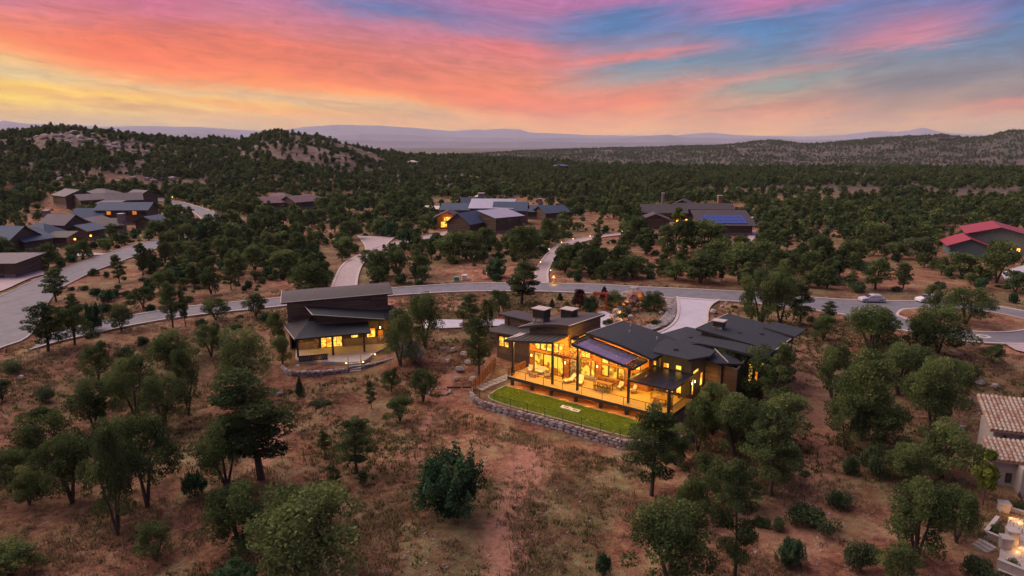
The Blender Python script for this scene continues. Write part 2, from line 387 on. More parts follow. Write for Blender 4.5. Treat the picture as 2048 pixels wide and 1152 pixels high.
MT['paver_grey'] = mat('paved_drive', (.48, .45, .54), (.38, .355, .43), .5, .8, .5, fine=.55)
MT['slab'] = mat('patio_slabs', (.42, .37, .36), (.32, .28, .28), .9, .7, .3)
MT['deck'] = mat('deck_floor', (.56, .35, .12), (.46, .28, .09), .7, .6, .2)
MT['shingle'] = shingle('dark_shingles', (.014, .018, .024), (.027, .033, .043))
MT['shingle_brown'] = shingle('brown_shingles', (.034, .027, .033), (.056, .046, .055))
MT['shingle_blue'] = shingle('blue_grey_shingles', (.022, .042, .095), (.042, .070, .14))
MT['shingle_purple'] = shingle('purple_grey_shingles', (.065, .052, .072), (.115, .09, .12))
MT['shingle_plum'] = shingle('plum_shingles', (.10, .05, .07), (.15, .08, .105))
MT['metal_light'] = mat('pale_metal_roof', (.36, .36, .47), (.30, .30, .40), 1, .4, .0, metal=.3)
MT['metal_red'] = mat('red_metal_roof', (.34, .035, .05), (.26, .03, .04), .7, .5, .1, metal=.1)
MT['flash'] = mat('pale_flashing', (.55, .50, .46), (.45, .41, .38), 2, .5)
MT['fascia'] = mat('dark_fascia', (.05, .042, .040), (.032, .028, .028), 2, .6)
MT['steel'] = mat('dark_steel', (.028, .024, .024), (.018, .016, .016), 3, .5, spec=.5)
MT['cedar'] = boards('cedar_siding', (.22, .065, .018), (.36, .125, .03), (.48, .20, .055), .2)
MT['wood_band'] = boards('weathered_band', (.06, .038, .032), (.14, .085, .062), (.21, .15, .12), .18)
MT['dark_siding'] = boards('dark_vertical_siding', (.028, .022, .02), (.05, .038, .033), (.085, .066, .055), .22, 'X')
MT['dark_siding_y'] = boards('dark_vertical_siding_side', (.028, .022, .02), (.05, .038, .033), (.085, .066, .055), .22, 'Y')
MT['brown_siding'] = boards('brown_siding', (.05, .03, .022), (.10, .06, .042), (.15, .095, .07), .3)
MT['tan_siding'] = boards('tan_siding', (.34, .24, .14), (.42, .31, .18), (.5, .38, .24), .2)
MT['green_siding'] = mat('teal_grey_siding', (.12, .16, .17), (.09, .13, .14), 1.5, .8, .2)
MT['stone'] = mat('field_stone', (.30, .225, .215), (.17, .135, .145), 1.4, .85, .7, bd=.08)
MT['stone_b'] = mat('pale_stone', (.40, .34, .33), (.25, .21, .22), 1.7, .85, .7, bd=.08)
MT['stone_c'] = mat('rust_stone', (.26, .13, .095), (.17, .095, .08), 1.5, .85, .7, bd=.08)
MT['mortar'] = mat('mortar', (.12, .095, .085), (.08, .065, .06), 2, .95, .3)
MT['cap'] = mat('chimney_cap', (.50, .42, .40), (.40, .34, .33), 2, .7)
MT['black'] = mat('black_metal', (.012, .012, .014), (.02, .02, .022), 3, .45, spec=.5)
MT['corten'] = mat('rusted_steel', (.16, .06, .03), (.26, .10, .045), 2.5, .8, .3)
MT['glassroof'] = mat('sky_tinted_glass', (.30, .28, .44), (.24, .22, .36), .6, .16, metal=.55, spec=1.0, detail=2)  # lavender of the reflected sky is put into the base colour
MT['darkpanel'] = mat('black_roof_panel', (.010, .011, .016), (.018, .019, .026), .6, .3, spec=.4, detail=2)
MT['solar'] = mat('solar_cells', (.02, .05, .22), (.03, .08, .30), 3, .12, spec=.9)
MT['cushion'] = mat('pale_cushion', (.66, .58, .46), (.56, .49, .38), 5, .9, .1)
MT['wood'] = mat('teak', (.30, .15, .06), (.20, .095, .04), 3, .6, .2, stretch=(1, 1, 6))
MT['white'] = mat('white_paint', (.75, .73, .70), (.66, .64, .62), 2, .6)
MT['red_wood'] = mat('vermilion_wood', (.42, .085, .04), (.33, .06, .03), 3, .6)
MT['stucco'] = mat('pale_stucco', (.40, .35, .345), (.33, .285, .28), 2.5, .9, .4)
MT['tile'] = mat('terracotta_tile', (.34, .20, .15), (.26, .165, .135), 1.3, .85, .5)
MT['tile_pale'] = mat('weathered_terracotta', (.42, .33, .28), (.30, .23, .19), 1.6, .85, .5)
MT['gravel'] = mat('amber_gravel', (.52, .28, .12), (.36, .18, .07), 5, .95, .8, fine=.6)
MT['river'] = mat('grey_river_stones', (.20, .22, .22), (.12, .13, .14), 6, .9, .9, fine=.7)
MT['glow'] = emis('lit_window', lin((255, 206, 84)), 1.6, lin((214, 120, 26)), 1.1)
MT['glow_room'] = emis('lit_glass_doors', lin((255, 204, 70)), 1.25, lin((170, 88, 20)), .9)
MT['glow_dim'] = emis('dim_lit_window', lin((250, 150, 50)), .9, lin((190, 90, 20)), 1.5)
MT['bulb'] = emis('lamp_glow', lin((255, 214, 140)), 9.)
MT['bulb_amber'] = emis('amber_lamp_glow', lin((255, 160, 60)), 5.)
MT['darkglass'] = mat('dark_window_glass', (.02, .022, .03), (.03, .03, .04), 1, .08, spec=.8)
MT['bark'] = mat('bark', (.085, .058, .048), (.05, .036, .032), 3, .95, .6, stretch=(2, 2, .5))
MT['silver'] = mat('silver_car_paint', (.52, .50, .58), (.48, .46, .54), 1, .3, metal=.1, spec=.6)
MT['whitecar'] = mat('white_car_paint', (.72, .70, .74), (.68, .66, .70), 1, .25, spec=.6)
MT['tyre'] = mat('tyre_rubber', (.02, .02, .02), (.03, .03, .03), 3, .9)
MT['teal_box'] = mat('green_utility_paint', (.06, .30, .22), (.05, .25, .19), 2, .6)
# foliage: dark olive pine, blue-green juniper, olive oak, scrub
MT['l_pine'] = leafmat('pine_needles', (.035, .058, .026), (.090, .125, .052), (.19, .225, .09))
MT['l_jun'] = leafmat('juniper_foliage', (.020, .050, .027), (.048, .102, .052), (.105, .18, .085))
MT['l_oak'] = leafmat('oak_leaves', (.040, .062, .026), (.092, .13, .05), (.185, .23, .085))
MT['l_scrub'] = leafmat('scrub_leaves', (.040, .065, .034), (.095, .13, .065), (.21, .24, .12))
MT['l_bright'] = leafmat('bright_leaves', (.05, .075, .015), (.11, .15, .03), (.20, .24, .05))
MT['l_red'] = leafmat('plum_leaves', (.035, .012, .018), (.07, .02, .03), (.12, .035, .045))
MT['l_grey'] = leafmat('grey_leaves', (.16, .18, .18), (.30, .31, .30), (.46, .46, .45))
MT['grass'] = leafmat('dry_grass', (.11, .075, .045), (.20, .145, .085), (.32, .25, .15), .5)
MT['grass_green'] = leafmat('green_tufts', (.045, .055, .02), (.09, .10, .035), (.16, .17, .06), .5)
def ground_mat():
    m, t, p, oc = newmat('red_earth')
    v = oc
    n0 = t.noise(v, .035, 5, .6, .4); n1 = t.noise(v, .23, 6, .65, .6); n2 = t.noise(v, 1.6, 6, .7); n3 = t.noise(v, 7.5, 4, .7)
    mixn = t.m('ADD', t.m('MULTIPLY', n1, .45), t.m('ADD', t.m('MULTIPLY', n2, .3), t.m('MULTIPLY', n3, .25)))
    soil = t.ramp(mixn, [(.40, (.08, .034, .023)), (.465, (.20, .085, .055)), (.53, (.36, .165, .105)), (.60, (.58, .34, .235))])
    grass = t.ramp(mixn, [(.40, (.03, .038, .018)), (.5, (.11, .11, .05)), (.60, (.28, .24, .125))])
    at = t.add('ShaderNodeAttribute'); at.attribute_name = 'green'
    gm = t.m('ADD', t.maprange(t.m('ADD', t.m('MULTIPLY', n0, .55), t.m('MULTIPLY', n1, .45)), .44, .57), at.outputs['Fac'], clamp=True)
    gm = t.m('MULTIPLY', gm, t.maprange(n2, .38, .58, .35, 1.))
    col = t.mix(gm, soil, grass)
    a2 = t.add('ShaderNodeAttribute'); a2.attribute_name = 'trail'
    col = t.mix(t.m('MULTIPLY', a2.outputs['Fac'], t.maprange(n2, .35, .6, .35, .9)), col, (.44, .215, .165))
    a3 = t.add('ShaderNodeAttribute'); a3.attribute_name = 'farv'   # valley: pale grassland with dark scrub bands
    sv = scaled(t, oc, (1, 1, 1))
    nf = t.noise(sv, .00035, 6, .62, .5); nf2 = t.noise(sv, .002, 5, .7)
    far = t.ramp(t.m('ADD', t.m('MULTIPLY', nf, .62), t.m('MULTIPLY', nf2, .38)), [(.42, (.12, .11, .14)), (.49, (.26, .23, .25)), (.52, (.66, .54, .38)), (.60, (.90, .76, .52))])
    col = t.mix(a3.outputs['Fac'], col, far)
    a5 = t.add('ShaderNodeAttribute'); a5.attribute_name = 'scrub'   # brush-covered far ridge
    ns = t.noise(oc, .012, 6, .7)
    col = t.mix(a5.outputs['Fac'], col, t.ramp(ns, [(.38, (.030, .038, .037)), (.52, (.056, .060, .060)), (.63, (.14, .10, .098))]))
    a4 = t.add('ShaderNodeAttribute'); a4.attribute_name = 'rocky'
    vo = t.add('ShaderNodeTexVoronoi'); vo.inputs['Scale'].default_value = .22; t.l.new(oc, vo.inputs['Vector'])
    rk = t.ramp(t.m('ADD', t.m('MULTIPLY', n1, .5), t.m('MULTIPLY', vo.outputs['Distance'], .35)), [(.3, (.07, .05, .045)), (.5, (.21, .145, .13)), (.75, (.36, .27, .25))])
    col = t.mix(t.m('MULTIPLY', a4.outputs['Fac'], t.maprange(n0, .4, .6, .2, .9)), col, rk)
    t.l.new(col, p.inputs['Base Color']); p.inputs['Roughness'].default_value = .95; p.inputs['Specular IOR Level'].default_value = .15
    bump(t, p, t.m('ADD', t.m('MULTIPLY', n2, .8), t.m('MULTIPLY', n3, .7)), .9, .35)
    return m
MT['ground'] = ground_mat()
MT['l_lawn'] = leafmat('turf_blades', (.09, .16, .012), (.21, .30, .025), (.44, .46, .055), .3)
def lawn_mat():
    m, t, p, oc = newmat('lawn_turf')
    n1 = t.noise(oc, .8, 5, .65, .5); n2 = t.noise(oc, 12, 5, .75)
    st = t.noise(scaled(t, oc, (.35, 1.6, 1)), 1.1, 3, .6)
    col = t.ramp(t.m('ADD', t.m('MULTIPLY', n1, .45), t.m('ADD', t.m('MULTIPLY', n2, .25), t.m('MULTIPLY', st, .3))), [(.40, (.06, .12, .01)), (.50, (.17, .26, .02)), (.58, (.42, .42, .045))])
    t.l.new(col, p.inputs['Base Color']); p.inputs['Roughness'].default_value = .95; bump(t, p, n2, .8, .08); return m
MT['lawn'] = lawn_mat()
MT['stone_l'] = mat('lilac_stone', (.36, .31, .37), (.24, .20, .25), 1.6, .85, .7, bd=.08)
# ------------------------------------------------------------------ frames of the two near houses
HO = W(1015, 752, -.2); HA = math.atan2(-.59594, .80303)
CO = W(598, 714, -.6); CA = math.atan2(.28305, .95910)
def hw(u, v, h=0., o=None, a=None):
    o = HO if o is None else o; a = HA if a is None else a
    return Vector((o.x+u*math.cos(a)-v*math.sin(a), o.y+u*math.sin(a)+v*math.cos(a), o.z+h))
def cw(u, v, h=0.): return hw(u, v, h, CO, CA)
for c_, r0_, r1_, z_ in ((hw(12, 10), 15, 22, -.5), (hw(24, 21), 9, 14, -.5), (cw(6, 4), 9.5, 12.5, -.9), (hw(6, -2), 8, 9, -1.75), (hw(14, -2.), 8, 9, -1.75), (hw(20, -1), 7, 8, -1.75)):
    PADS.append((c_.x, c_.y, r0_, r1_, z_))
# ------------------------------------------------------------------ ground sheet, fine near the camera, out past the horizon
def polyd(x, y, pts):
    """distance to a polyline"""
    d = np.full(x.shape, 1e9)
    for (a, b) in zip(pts, pts[1:]):
        ax, ay, bx, by = a[0], a[1], b[0], b[1]; L2 = (bx-ax)**2+(by-ay)**2+1e-9
        t = np.clip(((x-ax)*(bx-ax)+(y-ay)*(by-ay))/L2, 0, 1)
        d = np.minimum(d, np.hypot(x-ax-t*(bx-ax), y-ay-t*(by-ay)))
    return d
azs = np.radians(np.concatenate([np.arange(-180, -50, 6.), np.arange(-50, -42, .8), np.arange(-42, 42.01, .17), np.arange(42.8, 50, .8), np.arange(50, 180, 6.)]))
rs = [10.]
while rs[-1] < 25500: rs.append(rs[-1]*(1.011 if rs[-1] < 420 else 1.019))
rs = np.array(rs)
A_, R_ = np.meshgrid(azs, rs); gx = (R_*np.sin(A_)).ravel(); gy = (R_*np.cos(A_)).ravel(); gzv = terr(gx, gy)
na, nr = len(azs), len(rs)
idx = np.arange(na*nr).reshape(nr, na)
nxt = np.roll(idx, -1, axis=1)
quads = np.stack([idx[:-1].ravel(), nxt[:-1].ravel(), nxt[1:].ravel(), idx[1:].ravel()], 1)[:, ::-1]
V0 = np.concatenate([np.stack([gx, gy, gzv], 1), [[0, 0, gz(0, 8)]]])
me = npmesh('ground', V0, quads, MT['ground'], smooth=True)
def vattr(me, name, arr):
    at = me.attributes.new(name, 'FLOAT', 'POINT'); a = np.zeros(len(me.vertices), np.float32); a[:len(arr)] = arr; at.data.foreach_set('value', a)
def wl(pts): return [tuple(W(x, y, -2.9 if y > 740 else -1.)[:2]) for x, y in pts]
TRAIL = [(wl([(1000, 1190), (1020, 1080), (1035, 1000), (1052, 940), (1060, 905)]), 1.9), (wl([(832, 925), (840, 870), (868, 825), (895, 790), (905, 760), (915, 740)]), .6),
         (wl([(1600, 1060), (1615, 960), (1640, 880), (1625, 800), (1612, 740), (1606, 700)]), 2.6), (wl([(575, 830), (540, 900), (500, 960)]), 1.2)]
tr = np.zeros(len(gx)); near = (R_.ravel() < 130)
wob = (fbm(gx*.5, gy*.5)-.5)*2.2
for pts, wd in TRAIL: tr = np.maximum(tr, np.where(near, sstep(wd*1.5, wd*.4, polyd(gx, gy, pts)+wob*wd*.6), 0)*(1 if wd < 2 else .6))
gr = np.zeros(len(gx))
def patch(px, py, rx, ry, s, Z=-2.9):
    c = W(px, py, Z); k = W(px+rx, py, Z); j = W(px, py-ry, Z)
    q = np.hypot((gx-c.x)/abs(k.x-c.x), (gy-c.y)/abs(j.y-c.y)); return sstep(1.25, .5, q+wob*.25)*s
for a in ((1160,1010,90,70,.7),(1000,1020,45,80,.55),(960,1110,60,70,.6),(1140,1130,80,60,.5),(1020,850,60,30,.3),(1240,960,90,40,.45),(880,850,40,20,.3),(700,900,80,60,.3),(200,1000,200,120,.25),(1050,800,40,8,.4),(1130,880,120,14,.5)):
    gr = np.maximum(gr, patch(*a))
for a in ((470,432,45,12,.8),(20,575,40,14,.8),(725,545,18,30,.7),(745,555,16,20,.7),(1950,720,110,40,.6),(745,480,18,20,.8),(880,440,40,10,.7),(300,470,60,10,.5),(1500,392,330,16,.5),(700,400,150,20,.3),(660,550,10,30,.6)):
    gr = np.maximum(gr, patch(*a, Z=0.))
rr_ = R_.ravel(); pxs, pys, _ = project(gx, np.maximum(gy, 1), gzv)
vattr(me, 'green', gr-.35*patch(1130, 800, 330, 110, 1.)-.3*patch(860, 605, 130, 14, 1., 0.)-.3*patch(1300, 545, 500, 14, 1., 0.))
vattr(me, 'trail', tr); vattr(me, 'farv', sstep(3600, 5200, rr_))
vattr(me, 'scrub', np.maximum(sstep(1000, 1500, rr_)*.92, sstep(400, 520, rr_)*.8))
vattr(me, 'rocky', sstep(380, 520, rr_)*sstep(1900, 1500, rr_)*np.where(pxs < 1000, 1., .45))
gob = bpy.data.objects.new('ground', me); COL.objects.link(gob); tag(gob, kind='structure')

# ------------------------------------------------------------------ roads and drives as sheets with kerbs
KEEP = []      # polygons kept free of scattered plants
def resample(P, n):
    P = [Vector(p) for p in P]; L = [0]
    for a, b in zip(P, P[1:]): L.append(L[-1]+(b-a).length)
    out = []
    for k in range(n):
        s = L[-1]*k/(n-1); i = 0
        while i < len(L)-2 and L[i+1] < s: i += 1
        out.append(P[i].lerp(P[i+1], (s-L[i])/max(L[i+1]-L[i], 1e-9)))
    return out
def smoothpx(pts, it=2):
    for _ in range(it):
        q = [pts[0]]
        for a, b in zip(pts, pts[1:]): q += [(a[0]*.75+b[0]*.25, a[1]*.75+b[1]*.25), (a[0]*.25+b[0]*.75, a[1]*.25+b[1]*.75)]
        pts = q+[pts[-1]]
    return pts
def gp(x, y, flat=True): return G(x, y) if not flat else W(x, y, 0.)
def strip(name, ea, eb, off, mt, n=60, flat=True, kerb=True, m=5, keep=True):
    A = resample([gp(*p, flat) for p in smoothpx(ea)], n); B = resample([gp(*p, flat) for p in smoothpx(eb)], n)
    if keep: KEEP.append([(p.x, p.y) for p in A]+[(p.x, p.y) for p in reversed(B)])
    P = np.array([[tuple(a.lerp(b, j/(m-1))) for j in range(m)] for a, b in zip(A, B)])
    z = terr(P[:, :, 0], P[:, :, 1]).max(axis=1, keepdims=True)+.12
    P[:, :, 2] = np.maximum(z, 0 if flat else -9)+off
    mb = MB(); mb.v = [tuple(q) for q in P.reshape(-1, 3)]
    for i in range(n-1):
        for j in range(m-1): a = i*m+j; mb.f.append((a, a+m, a+m+1, a+1))
    o = mb.build(name, mt, kind='structure')
    # face up
    me = o.data
    if me.polygons[0].normal.z < 0: me.flip_normals()
    if kerb:
        kb = MB()
        for side in ((0, 1) if kerb is True else (kerb-1,)):
            Q = P[:, 0 if side == 0 else m-1]; I = P[:, 1 if side == 0 else m-2]
            for i in range(n-1):
                a, b = Vector(Q[i]), Vector(Q[i+1]); o1 = (a-Vector(I[i])).normalized()*.26; o2 = (b-Vector(I[i+1])).normalized()*.26
                kb.add([a-o1+Vector((0,0,-.05)), b-o2+Vector((0,0,-.05)), b+o2+Vector((0,0,-.12)), a+o1+Vector((0,0,-.12)),
                        a-o1+Vector((0,0,.10)), b-o2+Vector((0,0,.10)), b+o2+Vector((0,0,.10)), a+o1+Vector((0,0,.10))],
                       [(4,5,6,7),(0,1,5,4),(2,3,7,6),(7,6,5,4)][:3])
        kb.build('kerb', MT['kerb'], kind='structure')
    return P
strip('road', [(95,672),(150,655),(200,643),(260,632),(345,617),(430,608),(540,598),(700,582),(790,576),(860,571),(930,567),(1010,566),(1100,567),(1200,569),(1300,575),(1400,579),(1480,583),(1560,588),(1640,597),(1720,601),(1781,603),(1834,602),(1900,604),(1982,611),(2048,622),(2150,642)],
      [(60,700),(120,682),(200,664),(260,651),(345,636),(430,626),(540,615),(640,604),(760,593),(860,586),(930,583),(1010,582),(1100,583),(1200,588),(1300,593),(1400,600),(1480,603),(1560,612),(1671,626),(1706,633),(1789,657),(1821,664),(1915,682),(1982,687),(2048,689),(2180,684)], .03, MT['asphalt'], 140)
strip('curved_road', [(-120,648),(0,595),(51,571),(102,548),(203,512),(267,491),(328,478),(390,466),(414,451),(406,439),(381,421),(330,405),(292,398),(255,394)],
      [(-170,770),(0,697),(58,680),(82,640),(107,587),(142,566),(211,535),(284,509),(328,492),(400,478),(455,455),(449,436),(432,426),(396,413.5),(355,402),(292,394),(255,391)], .045, MT['asphalt'], 130, flat=False)
strip('driveway', [(658,590),(669,561),(683,530),(708,515),(728,506),(734,495),(716,472)], [(710,590),(713,565),(716,548),(724,528),(739,517),(760,500),(790,474)], .06, MT['paver_pink'], 40)
strip('driveway', [(745,498),(790,484),(850,472),(905,461)], [(750,506),(800,492),(855,478),(915,466)], .075, MT['paver_pink'], 24)
strip('driveway', [(1071,566),(1071,539),(1094,507),(1112,492),(1142,480),(1188,473),(1245,466),(1300,462)], [(1096,566),(1094,545),(1103,526),(1112,510),(1120,498),(1157,486),(1203,474.5),(1250,469.5),(1300,467)], .06, MT['paver_pink'], 50)
strip('driveway', [(1448,486),(1470,484),(1495,476),(1500,462)], [(1440,494),(1480,494),(1510,480),(1512,460)], .06, MT['paver_pink'], 16, kerb=False)
strip('driveway', [(1354,594),(1357,610),(1357,628),(1351,644),(1333,659),(1300,672)], [(1438,600),(1418,612),(1413,631),(1415,644),(1400,658),(1385,672)], .06, MT['paver_grey'], 34)
strip('parking_pad', [(850,641),(880,639),(925,640)], [(850,657),(885,657),(925,655)], .055, MT['paver_grey'], 12, kerb=False)
strip('parking_pad', [(960,640),(985,638),(1012,640)], [(960,654),(985,652),(1012,652)], .055, MT['paver_grey'], 8, kerb=False)
strip('driveway', [(-60,560),(0,546),(60,538),(80,540)], [(-60,600),(0,585),(60,556),(95,548)], .075, MT['paver_pink'], 14, kerb=False)
strip('driveway', [(140,509),(180,505),(205,507)], [(150,513),(185,511),(215,509)], .075, MT['paver_pink'], 10, kerb=False)
strip('driveway', [(2000,545),(2048,530),(2100,520)], [(2020,575),(2060,570),(2120,560)], .055, MT['paver_grey'], 10, kerb=False)
strip('driveway', [(2010,688),(2048,686),(2100,684)], [(2030,700),(2060,708),(2110,715)], .075, MT['paver_pink'], 8, kerb=False)
isl = smoothpx([(1792,627),(1802,617),(1867,617),(1960,621),(2008,629),(2048,638),(2082,650),(2048,664),(1982,667),(1939,664),(1890,656),(1826,644),(1792,631)], 2)
ip = [tuple(W(x, y, .0)[:2]) for x, y in isl]
area = sum(a[0]*b[1]-b[0]*a[1] for a, b in zip(ip, ip[1:]+ip[:1]))
if area < 0: ip = ip[::-1]
cx_, cy_ = sum(p[0] for p in ip)/len(ip), sum(p[1] for p in ip)/len(ip)
MB().prism(ip, -.2, .16).build('kerb', MT['kerb'], kind='structure')
inr = [(cx_+(p[0]-cx_)*.965, cy_+(p[1]-cy_)*.93) for p in ip]
MB().prism(inr, .0, .19).build('cul_de_sac_island', MT['ground'], kind='structure')
KEEP.append(ip)
# ------------------------------------------------------------------ far ranges
def far_range(name, r, tab, dep, c, wob_, seed, z0=-70.):
    a = np.radians(np.linspace(-46, 46, 520)); pxv = 1024+F*np.tan(a)/math.cos(PITCH)*1.0
    ys = np.interp(pxv, [q[0] for q in tab], [q[1] for q in tab])
    zz, _ = skyz([(q[0], q[1]) for q in tab], None, pxv, float(r))
    rows = []
    nz = (fbm(np.degrees(a)*1.7+seed, a*0+seed, 6)-.5)*wob_
    top = zz+nz*r/F
    for k, (dr, f) in enumerate(((-dep, 0), (-dep*.7, .16), (-dep*.45, .34), (-dep*.25, .58), (-dep*.1, .84), (0, 1), (dep*.3, .7), (dep, 0))):
        rr = r+dr+(fbm(np.degrees(a)*1.1+seed*3+k*.5, a*0+.4*k, 3)-.5)*dep*.12*(1 if 0 < k < 7 else 0)
        jag = (fbm(np.degrees(a)*2.2+seed+k*.8, a*0+.35*k, 4)-.5)*.10*(1 if 0 < k < 5 else 0)
        z = z0-2+(top-z0)*np.clip(f+jag, 0, 1); rows.append(np.stack([np.sin(a)*rr, np.cos(a)*rr, z], 1))
    Vv = np.concatenate(rows); n = len(a); m = len(rows); ix = np.arange(n*m).reshape(m, n)
    q = np.stack([ix[:-1, :-1].ravel(), ix[:-1, 1:].ravel(), ix[1:, 1:].ravel(), ix[1:, :-1].ravel()], 1)[:, ::-1]
    o = bpy.data.objects.new(name, npmesh(name, Vv, q, mat(name+'_ground', c, tuple(k_*.7 for k_ in c), .002, .95))); COL.objects.link(o)  # lavender of distant haze is put into the base colour of the ranges
    return tag(o, kind='structure')
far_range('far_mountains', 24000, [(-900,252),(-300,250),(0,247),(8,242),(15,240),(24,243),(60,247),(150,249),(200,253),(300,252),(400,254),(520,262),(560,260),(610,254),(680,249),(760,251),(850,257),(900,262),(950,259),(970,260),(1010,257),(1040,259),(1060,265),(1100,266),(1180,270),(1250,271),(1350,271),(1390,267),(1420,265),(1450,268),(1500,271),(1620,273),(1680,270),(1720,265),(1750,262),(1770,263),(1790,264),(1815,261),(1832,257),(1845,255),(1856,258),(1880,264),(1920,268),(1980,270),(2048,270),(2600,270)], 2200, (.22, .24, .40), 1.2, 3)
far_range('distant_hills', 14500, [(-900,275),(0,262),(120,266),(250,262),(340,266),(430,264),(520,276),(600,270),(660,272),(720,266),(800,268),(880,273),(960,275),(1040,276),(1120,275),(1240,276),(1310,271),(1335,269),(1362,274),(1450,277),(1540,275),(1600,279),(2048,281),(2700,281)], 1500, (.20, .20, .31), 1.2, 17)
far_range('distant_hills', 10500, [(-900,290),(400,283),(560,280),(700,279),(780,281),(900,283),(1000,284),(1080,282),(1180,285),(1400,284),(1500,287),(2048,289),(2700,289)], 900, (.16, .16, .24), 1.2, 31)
hz = box(-26500, 26500, -26500, 26500, -73, 800).build('haze', None, kind='stuff')
hm = bpy.data.materials.new('haze'); hm.use_nodes = True; ht = NT(hm.node_tree); ht.n.clear()
ho = ht.add('ShaderNodeOutputMaterial'); pv = ht.add('ShaderNodeVolumePrincipled')
pv.inputs['Color'].default_value = (.92, .90, 1, 1); pv.inputs['Density'].default_value = 3.8e-5; pv.inputs['Anisotropy'].default_value = .0
ht.l.new(pv.outputs[0], ho.inputs['Volume']); hz.data.materials.append(hm); tag(hz, label='thin violet evening haze over the valley and far mountains', cat='haze')
# ------------------------------------------------------------------ building helpers (local coordinates of a house)
def win(par, axis, a0, a1, z0, z1, c, out, nx=1, nz=1, gm='glow', fm='steel', fw=.08):
    """window in a wall; axis 'x': wall runs along x at y=c, outward = out along y; 'y': along y at x=c. frame > pane(s)"""
    fr = MB(); d0, d1 = (c, c+out*.07); lo, hi = min(d0, d1), max(d0, d1)
    def B(mb, p0, p1, q0, q1, l=lo, h=hi):
        return mb.box(p0, p1, l, h, q0, q1) if axis == 'x' else mb.box(l, h, p0, p1, q0, q1)
    B(fr, a0-fw, a0, z0-fw, z1+fw); B(fr, a1, a1+fw, z0-fw, z1+fw); B(fr, a0, a1, z1, z1+fw); B(fr, a0, a1, z0-fw, z0)
    for k in range(1, nx): m = a0+(a1-a0)*k/nx; B(fr, m-.035, m+.035, z0, z1)
    for k in range(1, nz): m = z0+(z1-z0)*k/nz; B(fr, a0, a1, m-.025, m+.025)
    f = fr.build('window', MT[fm], par)
    l2, h2 = sorted((c+out*.004, c+out*.03))
    for k in range(nx):
        p0 = a0+(a1-a0)*k/nx; p1 = a0+(a1-a0)*(k+1)/nx
        B(MB(), p0, p1, z0, z1, l2, h2).build('pane', MT[gm], f)
    return f
def wallx(par, pts, y0, y1, mt, name='wall'):
    """wall in a plane y: polygon of (x, z), extruded y0..y1"""
    n = len(pts); mb = MB(); mb.add([(p[0], y0, p[1]) for p in pts]+[(p[0], y1, p[1]) for p in pts],
        [tuple(range(n)), tuple(range(2*n-1, n-1, -1))]+[(i, n+i, n+(i+1) % n, (i+1) % n) for i in range(n)])
    return mb.build(name, MT[mt], par)
def wally(par, pts, x0, x1, mt, name='wall'):
    n = len(pts); mb = MB(); mb.add([(x0, p[0], p[1]) for p in pts]+[(x1, p[0], p[1]) for p in pts],
        [tuple(range(n-1, -1, -1)), tuple(range(n, 2*n))]+[(i, (i+1) % n, n+(i+1) % n, n+i) for i in range(n)])
    return mb.build(name, MT[mt], par)
def plight(par, loc, energy, color=(1, .50, .13), r=.12):
    l = bpy.data.lights.new('warm_light', 'POINT'); l.energy = energy; l.color = color; l.shadow_soft_size = r
    o = bpy.data.objects.new('warm_light', l); COL.objects.link(o); o.location = loc
    if par is not None: o.parent = par
    return o
def sconce(par, x, y, z, out=-1, axis='x', mt='bulb'):
    b = MB()
    if axis == 'x': b.box(x-.09, x+.09, min(y, y+out*.12), max(y, y+out*.12), z-.18, z+.2)
    else: b.box(min(x, x+out*.12), max(x, x+out*.12), y-.09, y+.09, z-.18, z+.2)
    s = b.build('wall_lamp', MT['steel'], par)
    g = MB()
    if axis == 'x': g.box(x-.07, x+.07, *sorted((y+out*.125, y+out*.16)), z-.15, z+.15)
    else: g.box(*sorted((x+out*.125, x+out*.16)), y-.07, y+.07, z-.15, z+.15)
    g.build('lamp_glow', MT[mt], s); return s
def edge_of(top, th): return
def roofslab(par, pts, th=.28, mt='shingle', fas='fascia', name='roof', trim=None):
    """roof plate with a fascia board under and round its rim"""
    n = len(pts); r = MB().slab([(p[0], p[1], p[2]) for p in pts], .06).build(name, MT[mt], par)
    cx = sum(p[0] for p in pts)/n; cy = sum(p[1] for p in pts)/n
    ins = [(p[0]+(cx-p[0])*.012, p[1]+(cy-p[1])*.012, p[2]-.065) for p in pts]
    MB().slab(ins, th-.06).build('fascia', MT[fas], r)
    if trim:
        for (i, j) in trim:
            a, b = Vector(pts[i]), Vector(pts[j]); MB().bar(a+Vector((0,0,.02)), b+Vector((0,0,.02)), .1, .06).build('flashing', MT['flash'], r)
    return r
def stones(par, u0, u1, h0, h1, place, sw=.45, sh=.3, seed=1, name='stone', th=.16):
    """separate stones on a wall face; place(u, h) -> (pos, along vec, out vec)"""
    R = random.Random(seed); protos = stone_protos(); z = h0; row = 0
    while z < h1-.05:
        hh = min(sh*R.uniform(.75, 1.3), h1-z); x = u0+R.uniform(-.2, 0)*sw
        while x < u1-.08:
            ww = sw*R.uniform(.6, 1.5); ww = min(ww, u1-x) if u1-x < sw*2 else ww
            p, al, ou = place(x+ww/2, z+hh/2)
            o = inst(name, R.choice(protos), p+ou*th*R.uniform(.1, .35), (0, 0, math.atan2(al.y, al.x)), (ww*.54, th, hh*.56), par)
            x += ww
        z += hh; row += 1
_sp = []
def stone_protos():
    if not _sp:
        for k, m_ in enumerate(('stone', 'stone_b', 'stone_l', 'stone_c', 'stone_b', 'stone_l')):
            _sp.append(MB().rock((0, 0, 0), (1.05, 1, 1.05), seed=40+k).mesh('stone', MT[m_]))
    return _sp
